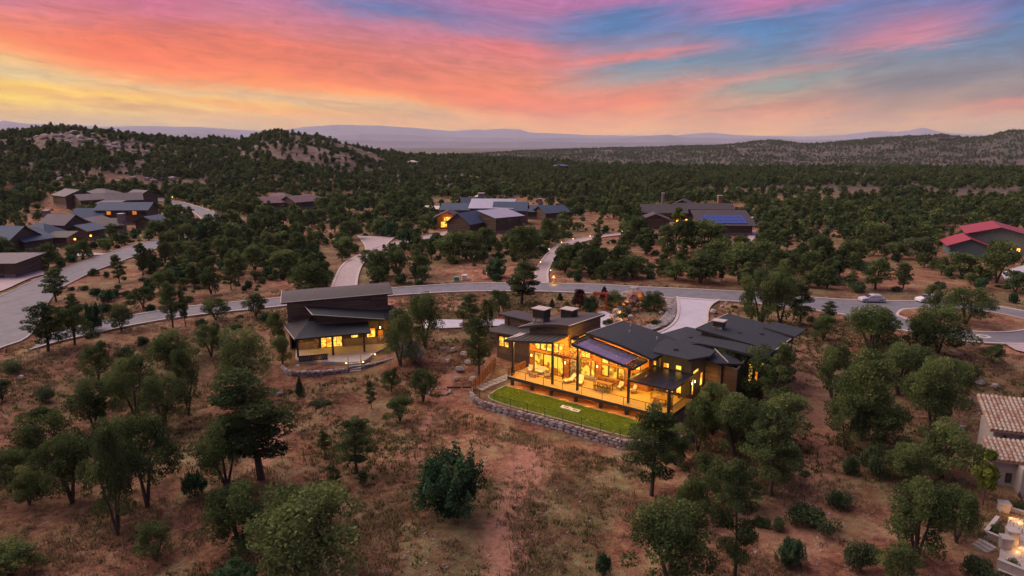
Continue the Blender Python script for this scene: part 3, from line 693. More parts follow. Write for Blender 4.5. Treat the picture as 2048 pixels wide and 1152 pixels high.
# ================================================================== MAIN HOUSE
H = empty('house', HO, HA, 'sprawling modern house with dark layered shed roofs and a glowing timber deck beside the lawn', 'house')
def z2(u): return 6.05+1.45*math.sin(min(max((u+.6)/8.2, 0), 1)*math.pi/2)
def z3(u): return 6.85-.185*(u-9.9)+.22*math.sin(math.pi*(u-9.9)/9.3)
# deck
dk = MB().box(0, 23.4, 0, 6.75, -.12, 0).build('deck_floor', MT['deck'], H)
for k in range(8): MB().box(2.9*k+.02, 2.9*k+2.88 if k < 7 else 23.4, -.06, -.003, -.42, -.01).build('fascia_board', MT['fascia'], dk)
MB().box(23.41, 23.47, -.06, 6.7, -.42, -.01).build('fascia_board', MT['fascia'], dk)
MB().box(0, 23.4, 2.2, 2.4, -1.7, -.125).build('deck_skirt', MT['fascia'], H)
MB().box(-.05, 23.4, .45, .62, -.66, -.5).build('deck_beam', MT['cedar'], H)
for u in (.3, 3.6, 6.6, 10.4, 14, 17.6, 20.5, 23.1): box(u-.18, u+.18, .55, .9, -1.7, -.125).build('deck_pier', MT['steel'], H)
MB().box(23.0, 23.25, 2.4, 6.7, -2.6, -.125).build('wall', MT['stone'], H)
# railing: posts, top rail and cables
rl = MB().box(-.02, 23.4, .03, .1, 1.0, 1.05).build('railing', MT['steel'], H)
for k in range(9): box(2.9*k, 2.9*k+.05, .04, .09, 0, 1.0).build('post', MT['steel'], rl)
cb = MB()
for j in range(6): cb.bar((0, .065, .16+.14*j), (23.4, .065, .16+.14*j), .012)
cb.build('cable', MT['steel'], rl)
rl2 = MB().box(-.03, .05, .1, 4.1, .98, 1.05).build('railing', MT['corten'], H)
for k in range(7): box(-.03, .05, .1+.62*k, .5+.62*k, .1, .97).build('rail_panel', MT['corten'], rl2)
rl3 = MB().box(23.32, 23.4, .3, 6.6, .98, 1.05).build('railing', MT['steel'], H)
for k in range(24): box(23.34, 23.38, .4+.26*k, .44+.26*k, 0, .98).build('baluster', MT['steel'], rl3)
# tall posts
for u, v, h in ((.2, 1, 4.75), (6.6, 1, 5.62), (10.4, 1, 5.9), (17.6, 1, 4.5)):
    box(u-.13, u+.13, v-.13, v+.13, 0, h).build('post', MT['steel'], H)
cp = box(23.0, 23.3, .1, .4, -2.2, 3.1).build('post', MT['steel'], H)
for k in range(7): MB().bar((23.33, .3, .1+.4*k), (23.33, 1.1, .5+.4*k), .05).bar((23.33, 1.1, .1+.4*k), (23.33, .3, .5+.4*k), .05).build('lattice_bar', MT['steel'], cp)
# ---- living room wing under the curved roof
wallx(H, [(.7, 0), (6.95, 0), (6.95, 6.0)]+[(.7, 4.9)], 4.2, 4.5, 'cedar')
wallx(H, [(.75, 4.95), (6.95, 6.05)]+[(u, z2(u)-.32) for u in np.linspace(6.95, .75, 9)], 4.12, 4.35, 'wood_band', 'clerestory_wall')
wally(H, [(4.5, -.3), (12.8, -.3), (12.8, z2(6.95)-.7), (4.36, z2(6.95)-.36)], 6.72, 6.96, 'wood_band')
wally(H, [(4.5, -.3), (12.8, -.3), (12.8, z2(.7)-.7), (4.36, z2(.7)-.36)], .7, .95, 'wood_band')
wallx(H, [(.95, -.3), (6.7, -.3), (6.7, z2(6.7)-.72), (.95, z2(.95)-.72)], 12.5, 12.8, 'wood_band')
r2 = MB().surf(lambda u, v: (u, v, z2(u)-.04*(v-3.4)), list(np.linspace(-.6, 7.5, 14)), [3.4, 8.3, 13.2], .07).build('roof', MT['shingle_brown'], H)
MB().surf(lambda u, v: (u, v, z2(u)-.075-.04*(v-3.4)), list(np.linspace(-.55, 7.45, 14)), [3.45, 8.3, 13.15], .24).build('fascia', MT['fascia'], r2)
MB().bar((7.5, 3.4, z2(7.5)+.01), (7.5, 13.2, z2(7.5)-.38), .12, .09).build('flashing', MT['flash'], r2)
MB().bar((-.6, 3.4, z2(-.6)+.01), (-.6, 8.2, z2(-.6)-.19), .1, .07).build('flashing', MT['flash'], r2)
r1 = roofslab(H, [(-.9, .3, 4.85), (7.1, .3, 5.98), (7.05, 4.1, 6.08), (-.9, 4.1, 4.98)], .26, 'fascia', name='patio_roof')
for k in range(9):
    u = -.4+.9*k; MB().bar((u, .35, 4.86+.141*(u+.9)+.03), (u, 4.05, 4.99+.139*(u+.9)+.03), .05, .05).build('seam', MT['steel'], r1)
MB().slab([(-.85, .9, 4.91), (.2, 2.4, 5.11), (.75, 4.05, 5.24), (-.85, 4.05, 5.02)], .01).build('roof_panel', MT['flash'], r1)
MB().slab([(-.8, .4, 4.57), (6.9, .4, 5.66), (6.9, 4.0, 5.76), (-.8, 4.0, 4.68)], .03).build('soffit', MT['cedar'], r1)
# glass doors and clerestory
for a0, a1, n in ((1.6, 3.0, 1), (3.15, 4.4, 1), (4.55, 6.2, 2)): win(H, 'x', a0, a1, .08, 2.65, 4.2, -1, n, 1, 'glow_room')
for a0, a1 in ((1.7, 2.4), (2.6, 3.4), (3.6, 4.4), (4.6, 5.4), (5.6, 6.3)): win(H, 'x', a0, a1, 3.25, 3.95+.14*(a0-.7)*.9, 4.2, -1, 1, 1, 'glow')
MB().box(.75, 6.9, 4.06, 4.19, 2.78, 3.08).build('lintel', MT['cedar'], H)
sconce(H, 1.1, 4.2, 2.1); sconce(H, 6.6, 4.2, 2.1)
# right-hand return glazing above the pergola
for a0, a1 in ((5.0, 6.6), (6.9, 8.6)): win(H, 'y', a0, a1, 3.3, 5.1, 6.96, 1, 2, 1, 'glow')
# outdoor fireplace of stone
fp = box(7.0, 8.0, 4.7, 5.75, 0, 5.3).build('fireplace', MT['mortar'], H)
stones(fp, 7.0, 8.0, 0, 5.3, lambda u, h: (Vector((u, 4.7, h)), Vector((1, 0, 0)), Vector((0, -1, 0))), .38, .3, 5, th=.08)
stones(fp, 4.7, 5.75, 0, 5.3, lambda u, h: (Vector((8.0, u, h)), Vector((0, 1, 0)), Vector((1, 0, 0))), .38, .3, 6, th=.08)
# slatted pergola between the two post pairs
pg = MB().box(6.65, 10.4, .9, 1.05, 4.0, 4.2).build('pergola_beam', MT['cedar'], H)
for k in range(8): box(6.85+.48*k, 6.92+.48*k, .7, 5.0, 4.21, 4.33).build('slat', MT['cedar'], pg)
# ---- great room
wallx(H, [(8.0, 0), (17.9, 0), (17.9, z3(17.9)-.4), (10.0, z3(10.0)-.4), (10.0, 4.9), (8.0, 4.9)], 5.8, 6.05, 'cedar')
wally(H, [(6.05, 0), (13.6, 0), (13.6, 5.9), (6.05, 6.3)], 10.0, 10.25, 'cedar')
wally(H, [(6.05, 0), (13.6, 0), (13.6, z3(18.3)-.95), (6.05, z3(18.3)-.5)], 17.9, 18.1, 'cedar')
wallx(H, [(8.0, -.3), (18., -.3), (18., 4.7), (8.0, 5.0)], 13.4, 13.6, 'wood_band')
MB().slab([(7.0, 5.65, 5.0), (10.6, 5.65, 5.0), (10.6, 13.5, 4.9), (7.0, 13.5, 4.9)], .2).build('roof', MT['shingle'], H)
win(H, 'x', 8.1, 9.5, .1, 2.5, 5.8, -1, 1, 1, 'glow_room'); win(H, 'x', 9.7, 10.15, .1, 2.5, 5.8, -1)
win(H, 'x', 8.1, 9.4, 2.85, 3.6, 5.8, -1, 2, 1, 'glow')
MB().box(9.52, 9.66, 5.6, 5.79, 0, 4.6).build('trim', MT['cedar'], H); MB().box(8.05, 10.4, 5.6, 5.79, 2.56, 2.78).build('lintel', MT['cedar'], H)
for a0, a1, b0 in ((11.3, 12.15, .95), (12.4, 13.5, .75), (13.75, 14.55, .95)): win(H, 'x', a0, a1, b0, 2.3, 5.8, -1, 1, 1, 'glow_room', 'brown_siding')
for a0, a1 in ((11.3, 12.15), (12.4, 13.5), (13.75, 14.55)): win(H, 'x', a0, a1, 2.65, 3.5, 5.8, -1, 1, 1, 'glow', 'brown_siding')
win(H, 'x', 15.9, 16.7, 2.7, 3.35, 5.8, -1, 1, 1, 'bulb_window' if 'bulb_window' in MT else 'glow'); win(H, 'x', 15.75, 16.15, 1.3, 2.0, 5.8, -1, 1, 1, 'darkglass')
MB().box(11.0, 14.9, 5.66, 5.79, 2.38, 2.56).build('lintel', MT['cedar'], H)
sconce(H, 10.6, 5.8, 1.95)
MB().box(7.85, 10.9, 5.0, 5.6, 0, .45).build('bench', MT['stone'], H)
r3 = MB().surf(lambda u, v: (u, v, z3(u)-.05*(v-3.9)), list(np.linspace(9.9, 19.2, 12)), [3.9, 9, 14], .07).build('roof', MT['shingle'], H)
MB().surf(lambda u, v: (u, v, z3(u)-.075-.05*(v-3.9)), list(np.linspace(9.95, 19.15, 12)), [3.95, 9, 13.95], .26).build('fascia', MT['fascia'], r3)
MB().bar((9.9, 3.9, z3(9.9)+.01), (9.9, 14, z3(9.9)-.5), .1, .08).build('flashing', MT['flash'], r3)
# framed canopy: glass panels with the reflected sky in their colour, and louvre slats at both ends
def z4(u): return 6.25-.185*(u-9.8)
cn = MB().bar((9.8, .4, z4(9.8)-.1), (18.3, .4, z4(18.3)-.1), .14, .3).bar((9.8, 4.4, z4(9.8)-.1), (18.3, 4.4, z4(18.3)-.1), .14, .3).bar((9.8, .4, z4(9.8)-.1), (9.8, 4.4, z4(9.8)-.1), .12, .26).bar((18.3, .4, z4(18.3)-.1), (18.3, 4.4, z4(18.3)-.1), .12, .26).build('canopy', MT['steel'], H)
for k in range(7):
    a, b = 10.42+.97*k, 10.42+.97*k+.93
    for v0, v1 in ((.5, 1.75), (1.79, 3.05), (3.09, 4.33)): MB().slab([(a, v0, z4(a)+.06), (b, v0, z4(b)+.06), (b, v1, z4(b)+.06), (a, v1, z4(a)+.06)], .04).build('glass_panel', MT['glassroof'], cn)
for k in range(9):
    v = .62+.45*k; MB().bar((9.82, v, z4(9.82)), (10.38, v, z4(10.38)), .1, .14).build('slat', MT['steel'], cn)
    MB().bar((17.24, v, z4(17.24)), (18.26, v, z4(18.26)), .1, .14).build('slat', MT['steel'], cn)
for k in range(8): a = 10.4+.97*k; MB().bar((a, .45, z4(a)-.12), (a, 4.35, z4(a)-.12), .07, .16).build('rafter', MT['cedar'], cn)
# ---- dark timber wing with three square windows
wallx(H, [(17.4, -1.7), (23.0, -1.7), (23.0, 4.9), (17.4, 5.0)], 6.8, 7.05, 'dark_siding')
wally(H, [(7.05, -2.6), (14, -2.6), (14, 4.5), (7.05, 4.9)], 22.76, 23.01, 'dark_siding_y')
for a0 in (17.75, 19.45, 21.1): win(H, 'x', a0, a0+.68, 3.42, 3.95, 6.8, -1)
win(H, 'y', 7.5, 9.2, 2.95, 3.32, 23.01, 1); win(H, 'y', 9.9, 10.7, .75, 2.4, 23.01, 1); win(H, 'x', 20.0, 20.9, .3, 1.9, 6.8, -1, 1, 1, 'glow'); win(H, 'x', 21.3, 21.9, .4, 1.7, 6.8, -1, 1, 1, 'glow')
win(H, 'y', 7.3, 7.75, .3, 2.3, 23.01, 1); sconce(H, 23.01, 7.1, 1.9, 1, 'y'); sconce(H, 23.01, 8.0, 1.9, 1, 'y')
roofslab(H, [(16.8, 6.1, 5.35), (22.9, 6.1, 5.2), (24.3, 9.5, 5.05), (24.0, 12.5, 5.0), (17.2, 12.5, 5.35)], .3)
MB().tube([(19.0, 6.65, 4.6), (19.0, 6.65, 3.3)], .045, 6).build('downpipe', MT['cap'], H)
# flat dark canopy over the dining corner
pr = MB().bar((17.75, .3, 3.15), (23.5, .3, 3.15), .16, .22).bar((17.75, .38, 3.15), (17.75, 6.7, 3.2), .14, .22).bar((23.5, .38, 3.15), (23.5, 6.7, 3.2), .14, .22).build('canopy', MT['steel'], H)
for k in range(6):
    a = 18.05+.9*k; MB().slab([(a, .42, 3.24), (a+.86, .42, 3.24), (a+.86, 6.7, 3.29), (a, 6.7, 3.29)], .05).build('roof_panel', MT['darkpanel'], pr)
# ---- rear right wings
roofslab(H, [(18.6, 9.4, 4.95), (25.2, 9.8, 4.2), (27.4, 13.2, 3.6), (25.0, 15.0, 4.2), (18.6, 15.2, 5.0)], .25)
MB().bar((23.2, 14.2, 4.6), (26.0, 11.4, 4.06), .09, .08).build('flashing', MT['flash'], H)
wallx(H, [(23.1, -2.4), (27.2, -2.4), (27.2, 3.3), (23.1, 4.2)], 11.4, 11.7, 'brown_siding')
wally(H, [(11.7, -2.4), (17, -2.4), (17, 4.4), (11.7, 3.3)], 26.95, 27.2, 'dark_siding_y')
wallx(H, [(24.9, -2.2), (25.3, -2.2), (25.3, 3.8), (24.9, 3.9)], 11.1, 11.38, 'dark_siding', 'buttress')
wallx(H, [(19.0, 2), (29.5, -2.2), (29.5, 4.5), (19, 4.8)], 14.9, 15.15, 'dark_siding')
win(H, 'x', 27.6, 28.0, 1.0, 3.2, 14.9, -1); win(H, 'x', 29.0, 29.35, 3.2, 4.0, 14.9, -1); win(H, 'x', 28.4, 28.7, 1.2, 2.4, 14.9, -1, gm='glow_dim')
def z8(u, v): return 5.1-.035*(u-19.7)+.06*(v-14.3)-.35*((u-24.6)/5.)**2*.5
r8 = MB().surf(lambda u, v: (u, v, z8(u, v)), list(np.linspace(19.7, 29.8, 10)), [14.2, 15.8, 17.35], .07).build('roof', MT['shingle'], H)
MB().surf(lambda u, v: (u, v, z8(u, v)-.075), list(np.linspace(19.75, 29.75, 10)), [14.25, 15.8, 17.3], .22).build('fascia', MT['fascia'], r8)
wallx(H, [(19.9, -.5), (29.6, -.5), (29.6, 4.5), (19.9, 5.6)], 17.95, 18.2, 'dark_siding')
wally(H, [(18.2, -.8), (27.4, -.8), (27.4, 4.5), (18.2, 4.4)], 29.36, 29.61, 'brown_siding')
wallx(H, [(19.9, -.5), (29.6, -.5), (29.6, 4.4), (19.9, 5.5)], 27.2, 27.4, 'dark_siding')
roofslab(H, [(19.2, 17.4, 6.0), (29.9, 17.4, 4.8), (30.4, 28.0, 4.95), (19.9, 28.3, 5.95)], .3, trim=[(0, 3)])
roofslab(H, [(26.0, 25.2, 5.55), (30.6, 24.2, 5.2), (30.9, 28.6, 5.3), (26.5, 28.6, 5.7)], .2)
MB().bar((29.95, 17.6, 4.86), (30.2, 23.8, 4.93), .09, .08).build('flashing', MT['flash'], H)
win(H, 'y', 22.6, 22.9, 3.2, 3.8, 29.61, 1, gm='glow'); win(H, 'y', 25.5, 25.8, 3.2, 3.8, 29.61, 1, gm='glow')
roofslab(H, [(14.6, 14.2, 4.85), (19.8, 13.0, 4.9), (22.6, 16.0, 4.75), (20.6, 20.8, 4.9), (16.6, 20.6, 5.1)], .28)
wallx(H, [(15.4, -.5), (21, -.5), (21, 4.5), (15.4, 4.6)], 19.4, 19.6, 'dark_siding'); wally(H, [(14.5, -.5), (19.4, -.5), (19.4, 4.6), (14.5, 4.5)], 15.4, 15.6, 'wood_band')
roofslab(H, [(12.6, 14.2, 3.3), (15.6, 14.2, 3.3), (15.6, 17.0, 3.3), (12.6, 17.0, 3.3)], .2, 'flash')
# ---- left wing
wallx(H, [(-7.7, -1.0), (.7, -1.0), (.7, 3.5), (-7.7, 3.2)], 7.6, 7.85, 'brown_siding')
wally(H, [(7.85, -1.0), (14, -1.0), (14, 4.6), (9.9, 4.8), (9.9, 3.4), (7.85, 3.2)], -7.7, -7.45, 'brown_siding')
wallx(H, [(-7.7, -1.0), (.7, -1.0), (.7, 4.3), (-7.7, 4.5)], 13.75, 14, 'brown_siding')
win(H, 'x', -7.2, -6.4, 1.15, 2.6, 7.6, -1, 1, 2); win(H, 'x', -6.2, -5.5, 1.15, 2.6, 7.6, -1, 1, 2)
roofslab(H, [(-8.7, 6.6, 3.35), (.2, 6.6, 3.75), (.4, 10.1, 4.1), (-8.6, 10.1, 3.75)], .24, 'shingle_brown')
wallx(H, [(-8.2, 3.7), (.6, 4.0), (.6, 4.8), (-8.2, 5.1)], 10.15, 10.4, 'wood_band', 'clerestory_wall')
roofslab(H, [(-9.1, 9.6, 5.4), (.2, 9.6, 5.05), (.2, 14.3, 4.75), (-9.1, 14.3, 5.0)], .26, 'shingle_brown')
# ---- chimneys
def chimney(par, u0, u1, v0, v1, zb, zs, zt, seed):
    c = box(u0, u1, v0, v1, zb, zs).build('chimney', MT['mortar'], par)
    stones(c, u0, u1, zb, zs, lambda u, h: (Vector((u, v0, h)), Vector((1, 0, 0)), Vector((0, -1, 0))), .4, .3, seed, th=.07)
    stones(c, v0, v1, zb, zs, lambda u, h: (Vector((u0, u, h)), Vector((0, 1, 0)), Vector((-1, 0, 0))), .4, .3, seed+1, th=.07)
    box(u0-.05, u1+.05, v0-.05, v1+.05, zs+.002, zt).build('flue_box', MT['black'], c)
    box(u0-.22, u1+.22, v0-.22, v1+.22, zt+.002, zt+.1).build('chimney_cap', MT['cap'], c); return c
chimney(H, .55, 2.35, 5.2, 6.7, 5.8, 7.25, 8.45, 21); chimney(H, 2.75, 4.5, 9.0, 10.4, 6.4, 6.6, 7.95, 25); chimney(H, 20.8, 22.1, 19.8, 20.9, 5.3, 6.05, 6.8, 29)
# entry canopy slats behind the curved roof
ec = MB().box(7.6, 7.75, 12.6, 15.6, 3.6, 3.8).box(10.6, 10.75, 13.7, 15.6, 3.6, 3.8).build('entry_canopy', MT['steel'], H)
for k in range(9): box(7.6, 11.2, 12.9+.33*k, 13.0+.33*k, 3.81, 3.9).build('slat', MT['cap'], ec)
for u, v in ((7.68, 15.5), (10.68, 15.5)): box(u-.07, u+.07, v-.07, v+.07, -.5, 3.6).build('post', MT['steel'], ec)
# ---- lamps of the house
for p, e in (((1.6, 2.4, 4.2), 260), ((4.2, 2.4, 4.5), 320), ((6.4, 2.6, 4.7), 260), ((8.6, 3.6, 3.6), 220), ((11.2, 3.0, 5.0), 330), ((13.8, 3.2, 4.6), 330), ((16.3, 3.2, 4.0), 300), ((18.9, 4.0, 2.85), 170), ((21.5, 4.0, 2.85), 170)):
    plight(H, p, e*1.8, (1, .56, .075))
for u in (1.5, 5.2, 9, 12.6, 16.2, 19.4): plight(H, (u, .1, -.5), 70, (1, .40, .06), .1)  # unseen lamps added under the deck edge to light the gravel orange
plight(H, (24.3, 10.2, 1.6), 75); plight(H, (-6.4, 6.8, 1.2), 16); plight(H, (-1.0, 5.2, 2.2), 40); plight(H, (23.6, 7.4, 2.0), 26); plight(H, (8.2, 15.2, 2.2), 60)

for (u, v, zf) in ((13.2, 9.5, z3(13.2)-.28), (16.5, 11.0, z3(16.5)-.36), (12.0, 12.2, z3(12.0)-.42)):
    MB().tube([(u, v, zf-.1), (u, v, zf+.38)], .09, 8).build('vent_pipe', MT['cap'], H)
for (u, v, zf) in ((24.2, 20.5, 5.4), (26.6, 22.5, 5.2), (19.0, 16.2, 4.85), (20.2, 8.6, 5.28)):
    box(u-.22, u+.22, v-.22, v+.22, zf-.1, zf+.22).build('roof_vent', MT['steel'], H)
MB().bar((10.0, 3.86, z3(10.0)-.2), (14.5, 3.86, z3(14.5)-.2), .1, .12).bar((14.5, 3.86, z3(14.5)-.2), (19.1, 3.86, z3(19.1)-.2), .1, .12).build('gutter', MT['steel'], H)
# ================================================================== terrace, lawn and retaining wall in front of the deck
def sheet(name, pts, z, mt, par=None, kind='structure', th=0.):
    mb = MB(); mb.add([(p[0], p[1], z) for p in pts], [tuple(range(len(pts)))])
    o = mb.build(name, MT[mt] if isinstance(mt, str) else mt, par, kind=kind)
    if o.data.polygons[0].normal.z < 0: o.data.flip_normals()
    return o
def HL(pts, h): return [tuple(hw(p[0], p[1])[:2]) for p in pts]
TERR = [(-4.0, -1.5), (-3.3, -3.5), (-2.3, -4.9), (-.5, -6.1), (2.2, -6.3), (6.4, -6.15), (14.1, -5.95), (20.6, -6.0), (24.9, -3.2), (26.2, .8), (23.3, 2.6), (0, 2.6), (-3.0, 3.0)]
zt = HO.z
MB().prism(HL(TERR, 0), zt-3.4, zt-1.46).build('terrace_ground', MT['ground'], kind='structure')
sheet('gravel_bed', HL([(-.6, -.25), (23.6, -.25), (23.6, 2.4), (-.6, 2.4)], 0), zt-1.445, 'gravel')
lawn = smoothpx([(-.3, -.05), (-.3, -2.2), (.1, -4.4), (1.0, -5.15), (3.2, -5.5), (6.7, -5.55), (13.5, -5.25), (19.9, -5.15), (22.6, -4.2), (23.6, -2.0), (23.7, -.05)], 1)
sheet('lawn', HL(lawn, 0), zt-1.40, 'lawn')
lk = MB(); LP = [hw(p[0], p[1], -1.43) for p in lawn]+[hw(*lawn[0], -1.43)]
for a, b in zip(LP, LP[1:]): lk.bar(a, b, .16, .12)
lk.build('lawn_edging', MT['kerb'], kind='structure')
# turf blades: fine geometry over the lawn is added with the other ground cover
# stone retaining wall, every stone its own piece
def stone_wall(pts, top, bot, label, th=.42, seed=3, sw=.8, sh=.42, cap='stone_b', loc=None, group=None, caps=True):
    """pts: world xy polyline, outer face to the right of travel"""
    base = Vector((pts[0][0], pts[0][1], bot)); root = empty('retaining_wall', base, 0, label, 'wall', group)
    core = MB(); cps = []
    for (a, b) in zip(pts, pts[1:]):
        A, B = Vector((a[0], a[1], 0)), Vector((b[0], b[1], 0)); d = (B-A).normalized(); o = Vector((d.y, -d.x, 0)); L = (B-A).length
        q = [A-base.xyz*0, B, B-o*th, A-o*th]
        P = [(v.x-base.x, v.y-base.y) for v in (A-o*.04, B-o*.04, B-o*th, A-o*th)]
        core.prism(P[::-1] if sum(P[i][0]*P[(i+1) % 4][1]-P[(i+1) % 4][0]*P[i][1] for i in range(4)) < 0 else P, -.3, top-bot-.06)
        stones(root, 0, L, 0, top-bot-.05, lambda u, h, A=A, d=d, o=o: (A+d*u-Vector((base.x, base.y, 0))+Vector((0, 0, h)), d, o), sw, sh, seed+int(L*7), th=.12)
        if caps:
            R = random.Random(seed+99+int(L*3)); x = 0
            while x < L-.05:
                w_ = min(R.uniform(.45, .95), L-x)
                c = A+d*(x+w_/2)-o*(th*.45); inst('cap_stone', R.choice(stone_protos()), (c.x-base.x, c.y-base.y, top-bot-.02), (0, 0, math.atan2(d.y, d.x)), (w_*.52, th*.62, .075), root); x += w_
    core.build('wall_core', MT['mortar'], root); return root
wp = smoothpx([(-3.9, -1.9), (-3.4, -3.6), (-2.4, -5.1), (-.5, -6.3), (2.2, -6.55), (6.4, -6.4), (14.1, -6.2), (20.6, -6.25)], 1)
stone_wall(HL(wp, 0), zt-1.38, zt-2.95, 'long low rubble stone retaining wall curving round the front of the lawn', seed=3)
stone_wall(HL([(20.7, -6.25), (24.9, -3.35), (26.4, .8)], 0), zt-1.38, zt-2.9, 'short stone wall running back from the right end of the lawn behind the pine', seed=8)
# black wire fence along the wall top
fe = empty('wire_fence', hw(-2.9, -5, -1.42), 0, 'thin black wire fence standing along the top of the lawn retaining wall', 'fence')
fpx = resample([hw(*p, -1.42) for p in [(-2.2, -4.6), (-.4, -5.85), (2.2, -6.1), (6.4, -5.95), (14.1, -5.75), (20.4, -5.75), (24.3, -3.0)]], 12)
fb = fe.location
for p in fpx: box(-.03, .03, -.03, .03, 0, 1.15).build('post', MT['black'], fe).location = p-fb
wr = MB()
for a, b in zip(fpx, fpx[1:]):
    wr.bar(a-fb+Vector((0, 0, 1.12)), b-fb+Vector((0, 0, 1.12)), .035); wr.bar(a-fb+Vector((0, 0, .08)), b-fb+Vector((0, 0, .08)), .03)
    for k in range(1, 8): wr.bar(a-fb+Vector((0, 0, .08+.13*k)), b-fb+Vector((0, 0, .08+.13*k)), .008)
    for k in range(1, 18): c = a.lerp(b, k/18)-fb; wr.bar(c+Vector((0, 0, .08)), c+Vector((0, 0, 1.12)), .008)
wr.build('wire_mesh', MT['black'], fe)
# rusted steel screen fence at the left end
rf = empty('steel_fence', hw(-1.9, -4.3, -1.42), 0, 'rust brown steel panel fence curving up beside the flagstone path left of the deck', 'fence')
rp = resample([hw(*p, -1.42) for p in smoothpx([(-2.6, -4.6), (-3.3, -1.6), (-4.8, 1.6), (-6.2, 5.4)], 2)], 9)
for k, (a, b) in enumerate(zip(rp, rp[1:])):
    o_ = rf.location; a_ = a-o_; b_ = b-o_
    box(-.05, .05, -.05, .05, 0, 1.5).build('post', MT['corten'], rf).location = a_
    m_ = MB(); d = (b_-a_); n_ = Vector((d.y, -d.x, 0)).normalized()*.015
    for q in range(5):
        h0 = .12+.27*q; m_.add([a_-n_+Vector((0,0,h0)), b_-n_+Vector((0,0,h0)), b_+n_+Vector((0,0,h0)), a_+n_+Vector((0,0,h0)), a_-n_+Vector((0,0,h0+.2)), b_-n_+Vector((0,0,h0+.2)), b_+n_+Vector((0,0,h0+.2)), a_+n_+Vector((0,0,h0+.2))],
            [(3,2,1,0),(4,5,6,7),(0,1,5,4),(1,2,6,5),(2,3,7,6),(3,0,4,7)])
    m_.build('panel', MT['corten'], rf)
# flagstone path up to the deck
pth = smoothpx([(-2.3, -3.6), (-2.4, -.6), (-2.0, 2.2), (-2.4, 5.6)], 2); wd = 1.0
fl = empty('flagstone_path', hw(-2.4, -.6, -1.4), 0, 'pale flagstone path between the steel fence and the left end of the deck', 'path'); R5 = random.Random(4)
pp = resample([hw(*p, -1.4) for p in pth], 11)
for a, b in zip(pp, pp[1:]):
    d = (b-a).normalized(); s_ = Vector((d.y, -d.x, 0))
    for sgn in (-1, 1):
        c = (a+b)/2+s_*sgn*.42-fl.location; inst('flagstone', MB().prism([(-.42, -.36), (.4, -.4), (.42, .38), (-.38, .4)], 0, .06).mesh('flagstone', MT['slab']), c+Vector((0, 0, .02*R5.random())), (0, 0, math.atan2(d.y, d.x)+R5.uniform(-.12, .12)), R5.uniform(.9, 1.05), fl)
# two toss-game boards lying on the lawn
def board(label, u, v):
    t = empty('lawn_game_board', hw(u, v, -1.38), HA+.12, label, 'game board', 'white boards on the lawn')
    m_ = MB(); m_.prism([(-.62, -.34), (.62, -.34), (.62, .34), (-.62, .34)], .0, .12); m_.build('board', MT['white'], t)
    MB().prism([(-.36, -.14), (.36, -.14), (.36, .14), (-.36, .14)], .121, .135).build('recess', MT['black'], t)
    for dx in (-.6, .5): box(dx, dx+.1, -.38, .38, .0, .16).build('rim', MT['white'], t)
board('left of the two white framed boards lying on the lawn', 10.6, -2.0); board('right of the two white framed boards lying on the lawn', 12.0, -2.1)
# ------------------------------------------------------------------ deck furniture
def lounge_chair(u, v, rz, label, w_=.72):
    t = empty('lounge_chair', hw(u, v, .01), HA+rz, label, 'chair', 'cushioned chairs on the deck')
    f = MB()
    for x in (-w_/2, w_/2):
        f.bar((x, -.38, 0), (x, -.38, .56), .06); f.bar((x, .38, 0), (x, .38, .56), .06); f.bar((x, -.42, .57), (x, .42, .57), .08, .05)
    f.box(-w_/2, w_/2, -.36, .36, .26, .31); f.build('frame', MT['wood'], t)
    MB().box(-w_/2+.06, w_/2-.06, -.36, .30, .312, .46).build('seat_cushion', MT['cushion'], t)
    MB().slab([(-w_/2+.06, .24, .47), (w_/2-.06, .24, .47), (w_/2-.06, .5, 1.0), (-w_/2+.06, .5, 1.0)], .001).slab([(-w_/2+.06, .2, .50), (w_/2-.06, .2, .50), (w_/2-.06, .44, 1.02), (-w_/2+.06, .44, 1.02)], .12).build('back_cushion', MT['cushion'], t); return t
lounge_chair(1.7, 2.9, .35, 'pale cushioned lounge chair at the left end of the deck')
lounge_chair(3.1, 3.3, 0, 'wide pale two-seat sofa in front of the living room doors', 1.5)
lounge_chair(4.7, 2.7, -1.1, 'pale lounge chair seen side on beside the second tall post')
lounge_chair(14.7, 4.4, 0, 'pale lounge chair facing out in front of the great room windows')
lounge_chair(16.5, 4.3, -.6, 'turned pale lounge chair by the post of the dining canopy')
def table(u, v, rz, L, Wd, h, label, mt='wood', cat='table', top=.05):
    t = empty('table', hw(u, v, .01), HA+rz, label, cat)
    box(-L/2, L/2, -Wd/2, Wd/2, h-top, h).build('tabletop', MT[mt], t)
    for x in (-L/2+.08, L/2-.08):
        for y in (-Wd/2+.08, Wd/2-.08): box(x-.04, x+.04, y-.04, y+.04, 0, h-top-.002).build('leg', MT[mt], t)
    return t
table(3.0, 1.9, 0, 1.1, .7, .42, 'low wooden coffee table between the deck sofa and railing')
table(13.1, 3.0, 0, 2.3, .85, 1.05, 'long wooden bar table with dark stools on the deck')
table(13.3, 4.9, 0, 2.0, .6, 1.0, 'narrow wooden serving table against the great room wall')
table(20.9, 3.2, .1, 1.5, 1.1, .75, 'wooden dining table under the dark canopy')
stl = []
